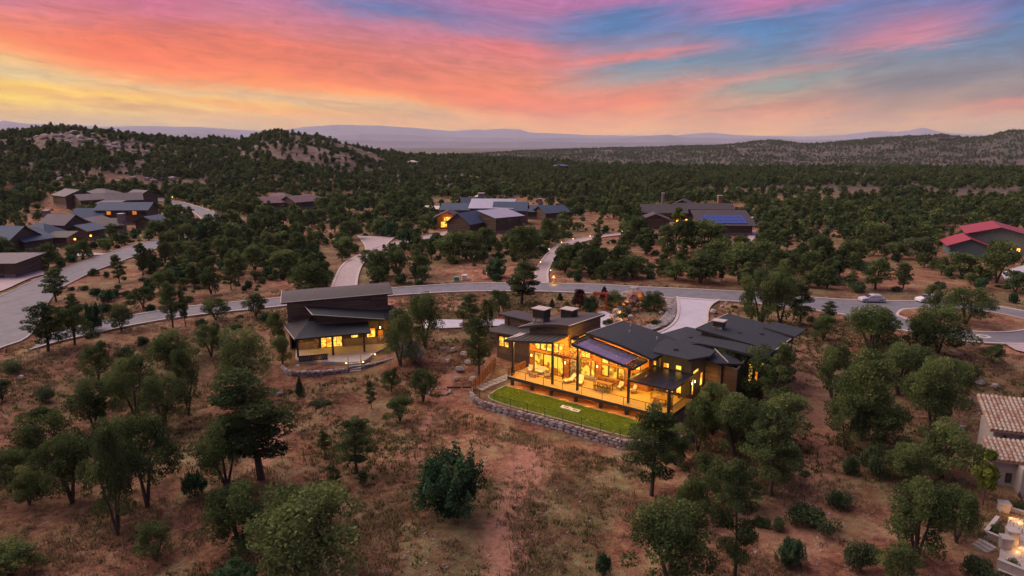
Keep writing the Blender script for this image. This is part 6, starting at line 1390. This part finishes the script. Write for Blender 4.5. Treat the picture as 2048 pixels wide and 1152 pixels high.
HT = [
 # left and lower left
 (112,603,538,55,'pine'), (97,702,606,82,'pine'), (150,690,612,66,'oak'), (188,664,600,40,'juniper'), (243,662,606,47,'oak'), (346,655,565,48,'pine'), (371,654,572,20,'pine'), (432,640,598,62,'oak'), (512,634,588,52,'oak'), (198,762,686,58,'oak'), (190,860,758,84,'oak'), (274,840,712,105,'oak'), (330,860,752,92,'oak'), (378,830,698,58,'oak'), (345,738,662,84,'oak'), (423,714,650,64,'oak'), (489,790,658,104,'oak'),
 (517,960,748,172,'pine'), (455,980,838,120,'oak'), (390,992,938,50,'juniper'), (295,1014,832,150,'oak'), (236,1070,845,105,'oak'), (145,1005,868,120,'oak'), (92,936,822,120,'oak'), (20,985,900,90,'oak'), (480,1100,975,130,'oak'), (312,1122,1046,78,'oak'), (612,1196,985,235,'oak'), (20,1150,1080,120,'oak'), (470,1185,1120,90,'juniper'), (713,946,840,86,'pine'), (897,1030,893,150,'juniper'), (670,978,928,34,'pine'), (726,972,944,30,'pine'), (650,908,862,30,'pine'), (743,818,762,26,'pine'), (5,800,760,40,'oak'),(245,800,735,60,'oak'),(60,1010,930,70,'oak'),
 (783,784,738,38,'oak'), (847,804,740,66,'oak'), (800,842,792,58,'oak'), (801,732,622,74,'oak'), (850,696,588,72,'oak'), (825,722,672,66,'shrub'), (556,700,625,42,'oak'), (566,730,672,34,'oak'), (600,790,752,20,'cone'), (640,808,798,40,'shrub'), (20,742,715,52,'shrub'), (88,800,768,45,'shrub'), (286,690,670,32,'shrub'), (252,712,690,44,'shrub'), (404,652,634,30,'shrub'), (415,610,600,18,'shrub'),
 (340,502,462,40,'oak'), (372,494,448,44,'oak'), (402,486,444,40,'juniper'), (425,474,430,36,'pine'), (443,466,424,34,'oak'), (358,520,484,44,'oak'), (310,470,440,36,'oak'), (390,455,432,22,'shrub'), (1990,1070,1046,26,'shrub'), (2020,1140,1112,36,'shrub'), (2040,1018,1000,26,'shrub'),
 # around the main house
 (945,680,590,62,'pine'), (958,754,636,64,'pine'), (998,632,582,46,'oak'), (1045,609,524,72,'pine'), (975,668,600,30,'oak'), (1104,614,596,14,'cone'), (1120,600,586,14,'cone'), (1304,990,812,122,'pine'), (1539,990,818,116,'pine'), (1467,1165,928,108,'pine'), (1340,1180,1006,175,'oak'), (1410,1024,912,80,'oak'), (1395,905,800,80,'oak'), (1470,915,790,112,'oak'), (1425,870,768,84,'oak'), (1350,930,850,70,'oak'), (1455,800,700,84,'oak'), (1508,812,692,92,'oak'), (1548,838,690,78,'pine'), (1560,890,788,110,'oak'), (1500,900,820,90,'oak'), (1385,1060,960,70,'oak'), (1560,965,880,90,'oak'),(1480,1010,935,90,'oak'),
 (1207,1150,1104,34,'juniper'), (1627,1055,1008,95,'shrub'), (1673,1015,978,58,'shrub'), (1555,1058,1030,36,'shrub'), (1580,1130,1072,60,'juniper'), (1525,1055,1030,30,'shrub'),
 (1520,655,540,92,'oak'), (1560,650,548,72,'oak'), (1600,648,566,52,'pine'), (1655,642,604,34,'pine'), (1645,680,630,50,'oak'), (1742,712,613,112,'oak'), (1875,706,612,118,'oak'), (1862,632,570,42,'oak'), (1928,652,576,98,'oak'), (1832,712,640,50,'oak'),
 (1665,812,692,84,'oak'), (1720,880,708,128,'oak'), (1795,790,688,96,'oak'), (1862,858,715,112,'oak'), (1905,800,722,80,'oak'), (1760,900,800,100,'oak'), (1690,900,780,80,'oak'), (1880,955,845,122,'oak'), (1810,965,890,84,'oak'), (1750,950,880,60,'shrub'), (1830,740,690,60,'oak'), (1965,1012,898,60,'sapling'), (1830,1130,958,118,'oak'), (1912,1085,980,96,'oak'), (1720,1140,1070,64,'shrub'), (1965,1160,1110,70,'shrub'), (1790,1170,1090,90,'oak'), (1940,760,730,44,'oak'), (1985,725,690,46,'oak'), (1700,950,905,40,'shrub'),
 # garden
 (1160,618,578,30,'oak'), (1180,622,590,36,'juniper'), (1208,600,572,22,'cone'), (1226,616,582,46,'oak'), (1308,622,582,44,'oak'), (1290,618,596,26,'oak'), (1243,640,622,22,'shrub'), (1216,652,636,22,'shrub'), (1252,628,612,26,'shrub'), (1310,650,636,24,'shrub'), (1135,622,604,30,'sapling'), (1150,606,588,18,'cone'),
 # beyond the road
 (510,542,492,58,'oak'), (571,545,500,72,'oak'), (622,588,525,78,'oak'), (693,504,474,42,'oak'), (757,558,500,48,'oak'), (795,550,500,48,'oak'), (843,552,510,46,'oak'), (907,522,466,82,'oak'), (932,518,464,70,'oak'), (990,555,514,46,'juniper'), (818,487,454,38,'juniper'), (782,474,440,36,'juniper'), (701,479,442,50,'oak'), (735,530,500,36,'oak'),
 (1097,490,437,42,'oak'), (1048,528,452,72,'oak'), (970,510,455,50,'oak'), (1130,545,488,48,'oak'), (1162,545,484,54,'oak'), (1186,548,498,46,'oak'), (1230,552,494,48,'pine'), (1265,556,510,58,'oak'), (1290,508,458,48,'pine'), (1278,482,432,48,'oak'), (1333,530,450,42,'pine'), (1366,504,440,54,'oak'), (1410,504,440,78,'oak'), (1400,566,500,84,'oak'), (1480,568,486,84,'oak'), (1440,540,478,70,'oak'), (1350,560,520,50,'oak'), (1357,452,415,38,'sapling'), (1520,540,480,60,'oak'),(1560,560,500,60,'oak'),
 (1751,492,446,52,'oak'), (1789,518,484,42,'oak'), (1707,524,480,56,'oak'), (1834,518,474,62,'oak'), (1751,580,518,64,'pine'), (1805,580,526,40,'pine'), (1923,553,506,68,'oak'), (1992,566,482,84,'oak'), (1959,579,554,24,'juniper'), (2030,586,544,54,'oak'), (1715,584,560,40,'shrub'), (1671,568,550,40,'shrub'), (1640,520,470,50,'oak'), (1660,560,520,50,'oak'),
 (930,462,445,20,'sapling'), (850,455,430,30,'oak'), (1140,460,436,20,'sapling'), (1200,455,434,20,'sapling')]
SPEC = {(1835,518): None}
used = {}
def lmlabel(px, py, kind, hpx):
    (lx, ly), nm = min(LM, key=lambda q: (q[0][0]-px)**2+((q[0][1]-py)*1.6)**2)
    dx, dy = px-lx, py-ly
    rel = ('left of' if dx < 0 else 'right of') if abs(dx) > abs(dy)*1.2 else ('in front of' if dy > 0 else 'behind')
    return nm, rel
pend = {}
for row in HT:
    px, py, pt, wp_, kind = row; nm, rel = lmlabel(px, py, kind, py-pt); pend.setdefault((nm, rel, kind), []).append(row)
ORD = ['nearest the camera', 'second nearest the camera', 'third nearest the camera', 'fourth nearest the camera', 'fifth nearest the camera', 'sixth nearest the camera', 'seventh nearest the camera', 'eighth nearest the camera']
LEAFX = {(825,722):'l_grey', (1160,618):'l_red', (1208,600):'l_red', (1834,518):'l_scrub'}
for (nm, rel, kind), rows in pend.items():
    rows = sorted(rows, key=lambda r: -r[1])
    for i, (px, py, pt, wp_, kd) in enumerate(rows):
        p = G(px, py); 
        h = hfit(p, pt+ (0 if kd != 'shrub' else 0)); d = project(p.x, p.y, p.z)[2]; w_ = wp_*d/F*(1.08 if px < 620 and py > 650 else 1.06)
        leaf = LEAFX.get((px, py)); s = 'wide ' if w_ > h*1.15 else ('tall ' if h > 7 else ('slim ' if w_ < h*.55 else ''))
        kn = KW[kd][0]
        if leaf: kn = {'l_grey': 'silvery grey shrub', 'l_red': 'plum leaved small tree', 'l_scrub': 'pale green bushy tree'}[leaf]; s = ''
        lab = '%s%s %s %s' % (s, kn, rel, nm)
        if len(rows) > 1 and not leaf: lab += ', '+ORD[min(i, 7)]+' of the %d' % len(rows)
        ww = lab.split(); lab = ' '.join(ww[:16])
        put_tree(p, h, w_, kd, 0 if d < 135 else 1, lab, 'hand' if 0 else None, leaf=leaf)
# ------------------------------------------------------------------ scattered woodland, road to middle distance
def inpoly(x, y, poly):
    P = np.array(poly); n = len(P); ins = np.zeros(x.shape, bool); j = n-1
    for i in range(n):
        c = ((P[i, 1] > y) != (P[j, 1] > y)) & (x < (P[j, 0]-P[i, 0])*(y-P[i, 1])/(P[j, 1]-P[i, 1]+1e-12)+P[i, 0]); ins ^= c; j = i
    return ins
def keepout(x, y, rad):
    bad = np.zeros(x.shape, bool)
    for poly in KEEP:
        P = np.array(poly); m = (x > P[:, 0].min()-4) & (x < P[:, 0].max()+4) & (y > P[:, 1].min()-4) & (y < P[:, 1].max()+4)
        ii = np.nonzero(m & ~bad)[0]
        if len(ii) == 0: continue
        b = inpoly(x[ii], y[ii], poly) | (polyd(x[ii], y[ii], list(poly)+[poly[0]]) < rad[ii]*.75+.3); bad[ii[b]] = True
    for (cx, cy, r) in HKEEP: bad |= np.hypot(x-cx, y-cy) < r+rad*.6
    bad |= inpoly(x, y, HL([(-10, -9), (27, -9), (32, 30), (-10, 18)], 0)) | inpoly(x, y, [tuple(cw(*q)[:2]) for q in ((-4, -8), (16, -8), (16, 13), (-4, 13))])
    return bad
CLEAR = [(1620,395,160,5),(1500,420,60,5),(1700,410,80,5),(1850,430,60,6),(1180,400,60,5),(720,430,30,6),(430,440,20,6),(1950,395,90,6),(1560,520,30,8),(1640,480,30,8),(500,600,50,6),(560,520,20,8),(430,550,20,10),(1000,548,85,14),(870,585,60,8),(1190,445,50,18),(1160,470,30,8),(1240,500,50,10),(1760,560,60,12),(1840,560,60,20),(1880,590,90,10),(1500,572,60,8),(1300,570,200,7),(560,570,30,8),(660,520,26,26),(730,540,20,18),(470,440,30,10),(1440,385,120,7),(1700,380,220,6),(700,392,90,8),(1330,495,40,8),(1240,455,50,10),(860,540,60,12),(1120,560,30,12),(1620,440,40,6),(1510,465,26,10),(1580,400,30,5),(500,590,60,6),(20,590,30,20),(1790,545,50,20),(1650,590,60,6),(640,600,80,6),(900,560,60,10),(1380,480,30,8)]
nc = 26000
rr2 = np.sqrt(nrs.rand(nc)*(430**2-118**2)+118**2); aa2 = np.radians(nrs.uniform(-40, 40, nc)); sx2 = rr2*np.sin(aa2); sy2 = rr2*np.cos(aa2); sz2 = terr(sx2, sy2)
spx, spy, sd2 = project(sx2, sy2, sz2)
dens = .42+.9*(fbm(sx2*.045, sy2*.045, 4)-.42)*2.2+.45*sstep(230, 330, rr2)
kindsel = nrs.rand(nc)
dens *= np.where(spy > 585, .12, 1.)
dens *= np.where((spx > 560) & (spx < 1480) & (spy > 575), .0, 1.)
dens = np.where((spx < 660) & (spy > 470), dens*1.25+.15, dens)
for (cx, cy, rx, ry) in CLEAR: dens *= 1-.97*sstep(1.25, .75, np.hypot((spx-cx)/rx, (spy-cy)/ry))
kk = np.where(kindsel < .30, 0, np.where(kindsel < .42, 1, np.where(kindsel < .58, 2, 3)))   # oak pine juniper shrub
radv = np.array([2.15, 1.75, 1.4, 1.1])[kk]*nrs.uniform(.5, 1.3, nc)
RV = [[(380,420),(330,400),(290,392),(292,398),(355,404),(435,428),(455,440),(425,448),(408,440)], [(0,590),(51,565),(102,540),(203,504),(267,483),(322,474),(322,496),(284,512),(211,541),(142,570),(107,590),(82,645),(60,680),(0,700)],
      [(200,643),(345,617),(540,598),(790,576),(1010,566),(1200,569),(1480,583),(1640,597),(1834,602),(1982,611),(2048,622),(2048,689),(1915,682),(1789,657),(1671,626),(1560,612),(1300,593),(1010,582),(860,586),(540,615),(345,636),(200,664)],
      [(658,590),(669,561),(683,530),(708,515),(728,500),(712,470),(790,470),(745,510),(726,528),(716,548),(712,590)], [(1071,566),(1071,539),(1094,507),(1142,478),(1245,464),(1250,471),(1157,488),(1120,502),(1100,545),(1096,566)], [(1290,400),(1490,400),(1490,465),(1290,450)], [(860,390),(1125,390),(1125,440),(880,470)], [(515,385),(635,385),(635,412),(515,412)], [(0,440),(110,380),(330,400),(330,440),(190,475),(0,500)], [(1885,445),(2048,445),(2048,505),(1885,500)]]
hv = np.array([2.1, 2.9, 1.9, 1.15])[kk]*radv; occ = np.zeros(nc, bool)
for fr_ in (.35, .7, 1.):
    qx, qy, _ = project(sx2, sy2, sz2+hv*fr_)
    for poly in RV: occ |= inpoly(qx, qy, poly)
ok = (nrs.rand(nc) < dens*.85) & ~(occ & (nrs.rand(nc) < .93)) & (spx > -80) & (spx < 2130)
ii = np.nonzero(ok)[0]; ii = ii[~keepout(sx2[ii], sy2[ii], radv[ii])]
# spacing
cell = {}
for (x, y, r) in TREES: cell.setdefault((int(x//6), int(y//6)), []).append((x, y, r))
for (x, y, r) in [(q[0], q[1], q[2]) for q in []]: pass
keepi = []
for i in ii:
    x, y, r = sx2[i], sy2[i], radv[i]; c = (int(x//6), int(y//6)); good = True
    for a in (-1, 0, 1):
        for b in (-1, 0, 1):
            for (x2, y2, r2_) in cell.get((c[0]+a, c[1]+b), ()):
                if (x-x2)**2+(y-y2)**2 < ((r+r2_)*.58)**2: good = False; break
            if not good: break
        if not good: break
    if good: keepi.append(i); cell.setdefault(c, []).append((x, y, r))
KN = ['oak', 'pine', 'juniper', 'shrub']; LIM = 280
def zone(px, py):
    if px < 330 and py < 470: return 'among the left group of houses'
    if px < 330: return 'on the verges of the left curved road'
    if px < 660 and py < 450: return 'round the plum roofed house on the left'
    if px < 670: return 'in the thicket between the curved road and the straight drive'
    if px < 1085 and py < 470: return 'round the large central house'
    if px < 1085: return 'in the scrub between the two cobbled drives'
    if px < 1290 and py < 470: return 'on the rise right of the central house'
    if px < 1520 and py < 480: return 'round the solar panel house'
    if px < 1520: return 'in the thicket above the paved driveway'
    if px < 1860 and py < 480: return 'in the scrub right of the solar panel house'
    if px < 1860: return 'on the slope above the silver car'
    return 'round the red roofed house'
keepi.sort(key=lambda i: sd2[i])
rest = {k: [] for k in KN}
indiv = {}
for i in keepi:
    k = KN[kk[i]]; r = radv[i]; h = {'oak': 2.1, 'pine': 2.9, 'juniper': 1.9, 'shrub': 1.15}[k]*r*rnd.uniform(.7, 1.3)
    if CNT[k] < LIM and sd2[i] < 300:
        CNT[k] += 1
        if r > {'oak': 2.3, 'pine': 1.9, 'juniper': 1.5, 'shrub': 1.2}[k]: sz_ = 'large'
        elif r < {'oak': 1.6, 'pine': 1.35, 'juniper': 1.1, 'shrub': .85}[k]: sz_ = 'small'
        else: sz_ = 'mid-sized'
        nm, rel = lmlabel(spx[i], spy[i], k, 0); indiv.setdefault((nm, rel, k, sz_), []).append((i, h, r))
    else: rest[k].append((sx2[i], sy2[i], sz2[i], 2*r, h))
for (nm, rel, k, sz_), lst in indiv.items():
    lst.sort(key=lambda q: -spy[q[0]]); base = '%s %s %s %s' % (sz_, KW[k][0], rel, nm)
    for j, (i, h, r) in enumerate(lst):
        CNT[k] -= 1; lab, grp = base, None
        if 1 < len(lst) <= 5: lab = base+', '+['nearest', 'second nearest', 'third nearest', 'fourth nearest', 'farthest'][j if j < len(lst)-1 or j < 4 else 4]+' of %d' % len(lst)
        elif len(lst) > 5: lab = base+(', nearer rows' if j < len(lst)/2 else ', farther rows')
        grp = '%s %ss %s %s' % (sz_, KW[k][1], rel, nm)
        put_tree(Vector((sx2[i], sy2[i], sz2[i]-.05)), h, 2*r, k, 1 if sd2[i] < 210 else 2, ' '.join(lab.split()[:16]), grp)
# ------------------------------------------------------------------ instanced cover that nobody could count
def gn_scatter(name, pts, protos, label, cat, kind='stuff'):
    """pts: n x 6 (x, y, z, scale xy, scale z, rotation); one object whose points carry the protos"""
    pts = np.array(pts, float); me = bpy.data.meshes.new(name); me.vertices.add(len(pts)); me.vertices.foreach_set('co', pts[:, :3].astype(np.float32).ravel())
    for nm, arr in (('sx', pts[:, 3]), ('sz', pts[:, 4]), ('rz', pts[:, 5])):
        at = me.attributes.new(nm, 'FLOAT', 'POINT'); at.data.foreach_set('value', arr.astype(np.float32))
    o = bpy.data.objects.new(name, me); COL.objects.link(o); tag(o, label, cat, None, kind)
    pc = bpy.data.collections.new(name+'_protos')
    for k, m_ in enumerate(protos): q = bpy.data.objects.new('proto', m_); pc.objects.link(q)
    g = bpy.data.node_groups.new(name, 'GeometryNodeTree'); g.interface.new_socket('Geometry', in_out='INPUT', socket_type='NodeSocketGeometry'); g.interface.new_socket('Geometry', in_out='OUTPUT', socket_type='NodeSocketGeometry')
    N = g.nodes; L = g.links; gi = N.new('NodeGroupInput'); go = N.new('NodeGroupOutput')
    ip_ = N.new('GeometryNodeInstanceOnPoints'); ci = N.new('GeometryNodeCollectionInfo'); ci.inputs['Collection'].default_value = pc; ci.inputs['Separate Children'].default_value = True; ci.inputs['Reset Children'].default_value = True
    def na(nm): q = N.new('GeometryNodeInputNamedAttribute'); q.data_type = 'FLOAT'; q.inputs['Name'].default_value = nm; return q.outputs['Attribute']
    sc = N.new('ShaderNodeCombineXYZ'); sxa = na('sx'); L.new(sxa, sc.inputs[0]); L.new(sxa, sc.inputs[1]); L.new(na('sz'), sc.inputs[2])
    ro = N.new('ShaderNodeCombineXYZ'); L.new(na('rz'), ro.inputs[2])
    ri = N.new('FunctionNodeRandomValue'); ri.data_type = 'INT'
    ri.inputs[4].default_value = 0; ri.inputs[5].default_value = max(len(protos)-1, 0)
    m2p = N.new('GeometryNodeMeshToPoints') if False else None
    L.new(gi.outputs[0], ip_.inputs['Points']); L.new(ci.outputs[0], ip_.inputs['Instance']); ip_.inputs['Pick Instance'].default_value = True
    L.new(ri.outputs[2], ip_.inputs['Instance Index']); L.new(ro.outputs[0], ip_.inputs['Rotation']); L.new(sc.outputs[0], ip_.inputs['Scale']); L.new(ip_.outputs[0], go.inputs[0])
    md = o.modifiers.new('scatter', 'NODES'); md.node_group = g; return o
mid = []; mp = []
for k in KN:
    if rest[k]:
        Hh, Wd = proto(k, 0, 2)[2:]
        gn_scatter('distant_'+k+('_growth' if k != 'shrub' else '_cover'), [(x, y, z-.05, w_/Wd, h/Hh, rnd.uniform(0, 6.28)) for x, y, z, w_, h in rest[k]], [proto(k, v, 2)[1] for v in range(NVAR[k])], {'oak': 'distant olive green oaks merging behind the houses', 'pine': 'distant dark pines merging behind the houses', 'juniper': 'distant rounded junipers merging behind the houses', 'shrub': 'distant low shrubs merging behind the houses'}[k], 'woodland')
# far wood: polar scatter out to the right-hand ridge
def farwood(name, r0, r1, n, size, label, seed, keepfn=None, hz=1.):
    rs_ = np.random.RandomState(seed); r = np.sqrt(rs_.rand(n)*(r1**2-r0**2)+r0**2); a = np.radians(rs_.uniform(-40, 40, n)); x = r*np.sin(a); y = r*np.cos(a); z = terr(x, y)
    px, py, d = project(x, y, z); dn = .46+2.3*(fbm(x*.02, y*.02, 5)-.5)
    for (cx, cy, rx, ry) in CLEAR: dn *= 1-.97*sstep(1.25, .75, np.hypot((px-cx)/rx, (py-cy)/ry))
    dn *= 1-.75*sstep(.1, -.0, np.abs(py-378)/90.)*sstep(1350, 1450, px)*(fbm(x*.012+9, y*.05, 4) > .5)
    if keepfn is not None: dn *= keepfn(px, py, r)
    m = rs_.rand(n) < dn; ii = np.nonzero(m)[0]; ii = ii[~keepout(x[ii], y[ii], np.full(len(ii), 2.))]
    s = size*rs_.uniform(.55, 1.35, len(ii))
    gn_scatter(name, np.stack([x[ii], y[ii], z[ii]-.1, s/5.5, s/6.*hz*rs_.uniform(.8, 1.2, len(ii)), rs_.uniform(0, 6.28, len(ii))], 1), [proto('oak', v, 2)[1] for v in range(3)]+[proto('pine', v, 2)[1] for v in range(3)]+[proto('juniper', 0, 2)[1]], label, 'woodland'); return len(ii)
n1 = farwood('hillside_woodland', 428, 820, 34000, 3.7, 'dark open woodland covering the near hills and flats', 5)
n2 = farwood('skyline_woodland', 820, 1250, 15000, 4.4, 'dark wood along the crest of the first ridge', 6, lambda px, py, r: np.where(px > 700, 1, .6))
n3 = farwood('ridge_woodland', 1500, 3300, 95000, 5.2, 'scattered scrub wood dotting the far right ridge', 7, lambda px, py, r: np.where(px > 850, .8, 0))
# low scrub and litter close to the camera
lowp = []
nn = 2600; x = nrs.uniform(-75, 75, nn); y = nrs.uniform(46, 128, nn); z = terr(x, y); px, py, d = project(x, y, z)
g1 = (fbm(x*.09+3, y*.09, 4) > .52) & ((px < 560) | (px > 1230) | (py < 700)) & ~keepout(x, y, np.full(nn, .6)) & (px > -50) & (px < 2100) & (nrs.rand(nn) < .16)
for i in np.nonzero(g1)[0]:
    if CNT['shrub'] >= 299: break
    s = rnd.uniform(.35, .8); side = 'left half' if px[i] < 1024 else 'right half'
    put_tree(Vector((x[i], y[i], z[i]-.05)), s*.9, s*2.4, 'shrub', 1, 'tiny low scrub bush %s %s' % lmlabel(px[i], py[i], 'shrub', 0)[::-1], 'tiny scrub bushes on the open ground')
def tuft_mesh(name, mt, n, h, seed, r=.3):
    R = random.Random(seed); mb = MB()
    for k in range(n):
        a = R.uniform(0, 6.28); q = R.uniform(0, r); b = R.uniform(0, 6.28); l = h*R.uniform(.5, 1.2); w_ = .035
        c = Vector((q*math.cos(a), q*math.sin(a), -.02)); e = c+Vector((l*.5*math.cos(b), l*.5*math.sin(b), l)); s = Vector((math.sin(b), -math.cos(b), 0))*w_
        mb.add([c-s, c+s, e], [(0, 1, 2)])
    me = mb.mesh(name, MT[mt]); at = me.attributes.new('tone', 'FLOAT', 'FACE'); at.data.foreach_set('value', np.array([R.random() for _ in mb.f], np.float32)); return me
def tufts(name, n, mts, label, sel, seed, s0=.7, s1=1.9):
    rs_ = np.random.RandomState(seed); r = rs_.uniform(44, 150, n); a = np.radians(rs_.uniform(-40, 40, n)); x = r*np.sin(a); y = r*np.cos(a); z = terr(x, y); px, py, d = project(x, y, z)
    m = sel(x, y, px, py, rs_) & ~keepout(x, y, np.full(n, .1)); s = rs_.uniform(s0, s1, n)
    gn_scatter(name, np.stack([x, y, z, s, s*rs_.uniform(.7, 1.2, n), rs_.uniform(0, 6.28, n)], 1)[m], mts, label, 'grass')
tufts('dry_grass', 60000, [tuft_mesh('tuft', 'grass', 12, .26, k) for k in range(4)], 'dry tan grass tufts over the red earth', lambda x, y, px, py, rs_: (fbm(x*.16, y*.16, 4) > .40+.25*rs_.rand(len(x))), 21)
tufts('green_grass', 42000, [tuft_mesh('tuft', 'grass_green', 12, .24, k+9) for k in range(4)], 'short olive grass growing in patches on the red earth', lambda x, y, px, py, rs_: (fbm(x*.07+31, y*.07, 4) > .44+.2*rs_.rand(len(x))), 22)
# turf blades on the lawn
rs_ = np.random.RandomState(3); n = 9000; u = rs_.uniform(-1, 24, n); v = rs_.uniform(-6.3, 0, n); m = inpoly(u, v, lawn); u, v = u[m], v[m]
gn_scatter('turf', np.stack([HO.x+u*math.cos(HA)-v*math.sin(HA), HO.y+u*math.sin(HA)+v*math.cos(HA), np.full(len(u), HO.z-1.40), rs_.uniform(.6, 1.1, len(u)), rs_.uniform(.25, .5, len(u)), rs_.uniform(0, 6.28, len(u))], 1), [tuft_mesh('blade_tuft', 'l_lawn' if 'l_lawn' in MT else 'l_bright', 14, .2, k+30) for k in range(3)], 'short mown turf of the bright green lawn', 'grass')
# pebbles and stones strewn on the earth; boulders on the far hill
def pebbles(name, n, r0, r1, s0, s1, label, seed, sel):
    rs_ = np.random.RandomState(seed); r = np.sqrt(rs_.rand(n)*(r1**2-r0**2)+r0**2); a = np.radians(rs_.uniform(-40, 40, n)); x = r*np.sin(a); y = r*np.cos(a); z = terr(x, y); px, py, d = project(x, y, z)
    m = sel(x, y, px, py) & ~keepout(x, y, np.full(n, .2)); s = rs_.uniform(s0, s1, n)**1.0
    gn_scatter(name, np.stack([x, y, z, s, s*.7, rs_.uniform(0, 6.28, n)], 1)[m], [BL_[q].mesh('pebble', MT[('stone', 'stone_b', 'stone', 'stone_c')[q]]) for q in range(4)], label, 'stones')
for q in range(4): pass
pebbles('loose_stones', 9000, 45, 170, .05, .17, 'small pale stones strewn over the red earth', 41, lambda x, y, px, py: fbm(x*.1+5, y*.1, 3) > .47)
pebbles('hill_boulders', 5200, 430, 980, .8, 3.4, 'pink granite boulders on the left hills', 42, lambda x, y, px, py: (fbm(x*.018+2, y*.018, 4) > .53) & (px < 1000))

rv_ = [tuple(W(x, y, 0)[:2]) for x, y in [(1330,598),(1337,612),(1330,630),(1316,644),(1290,653),(1270,655),(1275,665),(1312,659),(1342,646),(1352,630),(1353,612),(1352,596)]]
rs_ = np.random.RandomState(9); x = rs_.uniform(min(p[0] for p in rv_), max(p[0] for p in rv_), 9000); y = rs_.uniform(min(p[1] for p in rv_), max(p[1] for p in rv_), 9000); m = inpoly(x, y, rv_)
x, y = x[m], y[m]; s = rs_.uniform(.08, .3, len(x))
gn_scatter('river_stones', np.stack([x, y, np.full(len(x), .06), s, s*.7, rs_.uniform(0, 6.28, len(x))], 1), [BL_[q].mesh('river_stone', MT[('stone', 'stone_b', 'stone_l', 'river')[q]]) for q in range(4)], 'grey green cobbles of the dry river bed beside the driveway', 'stones')
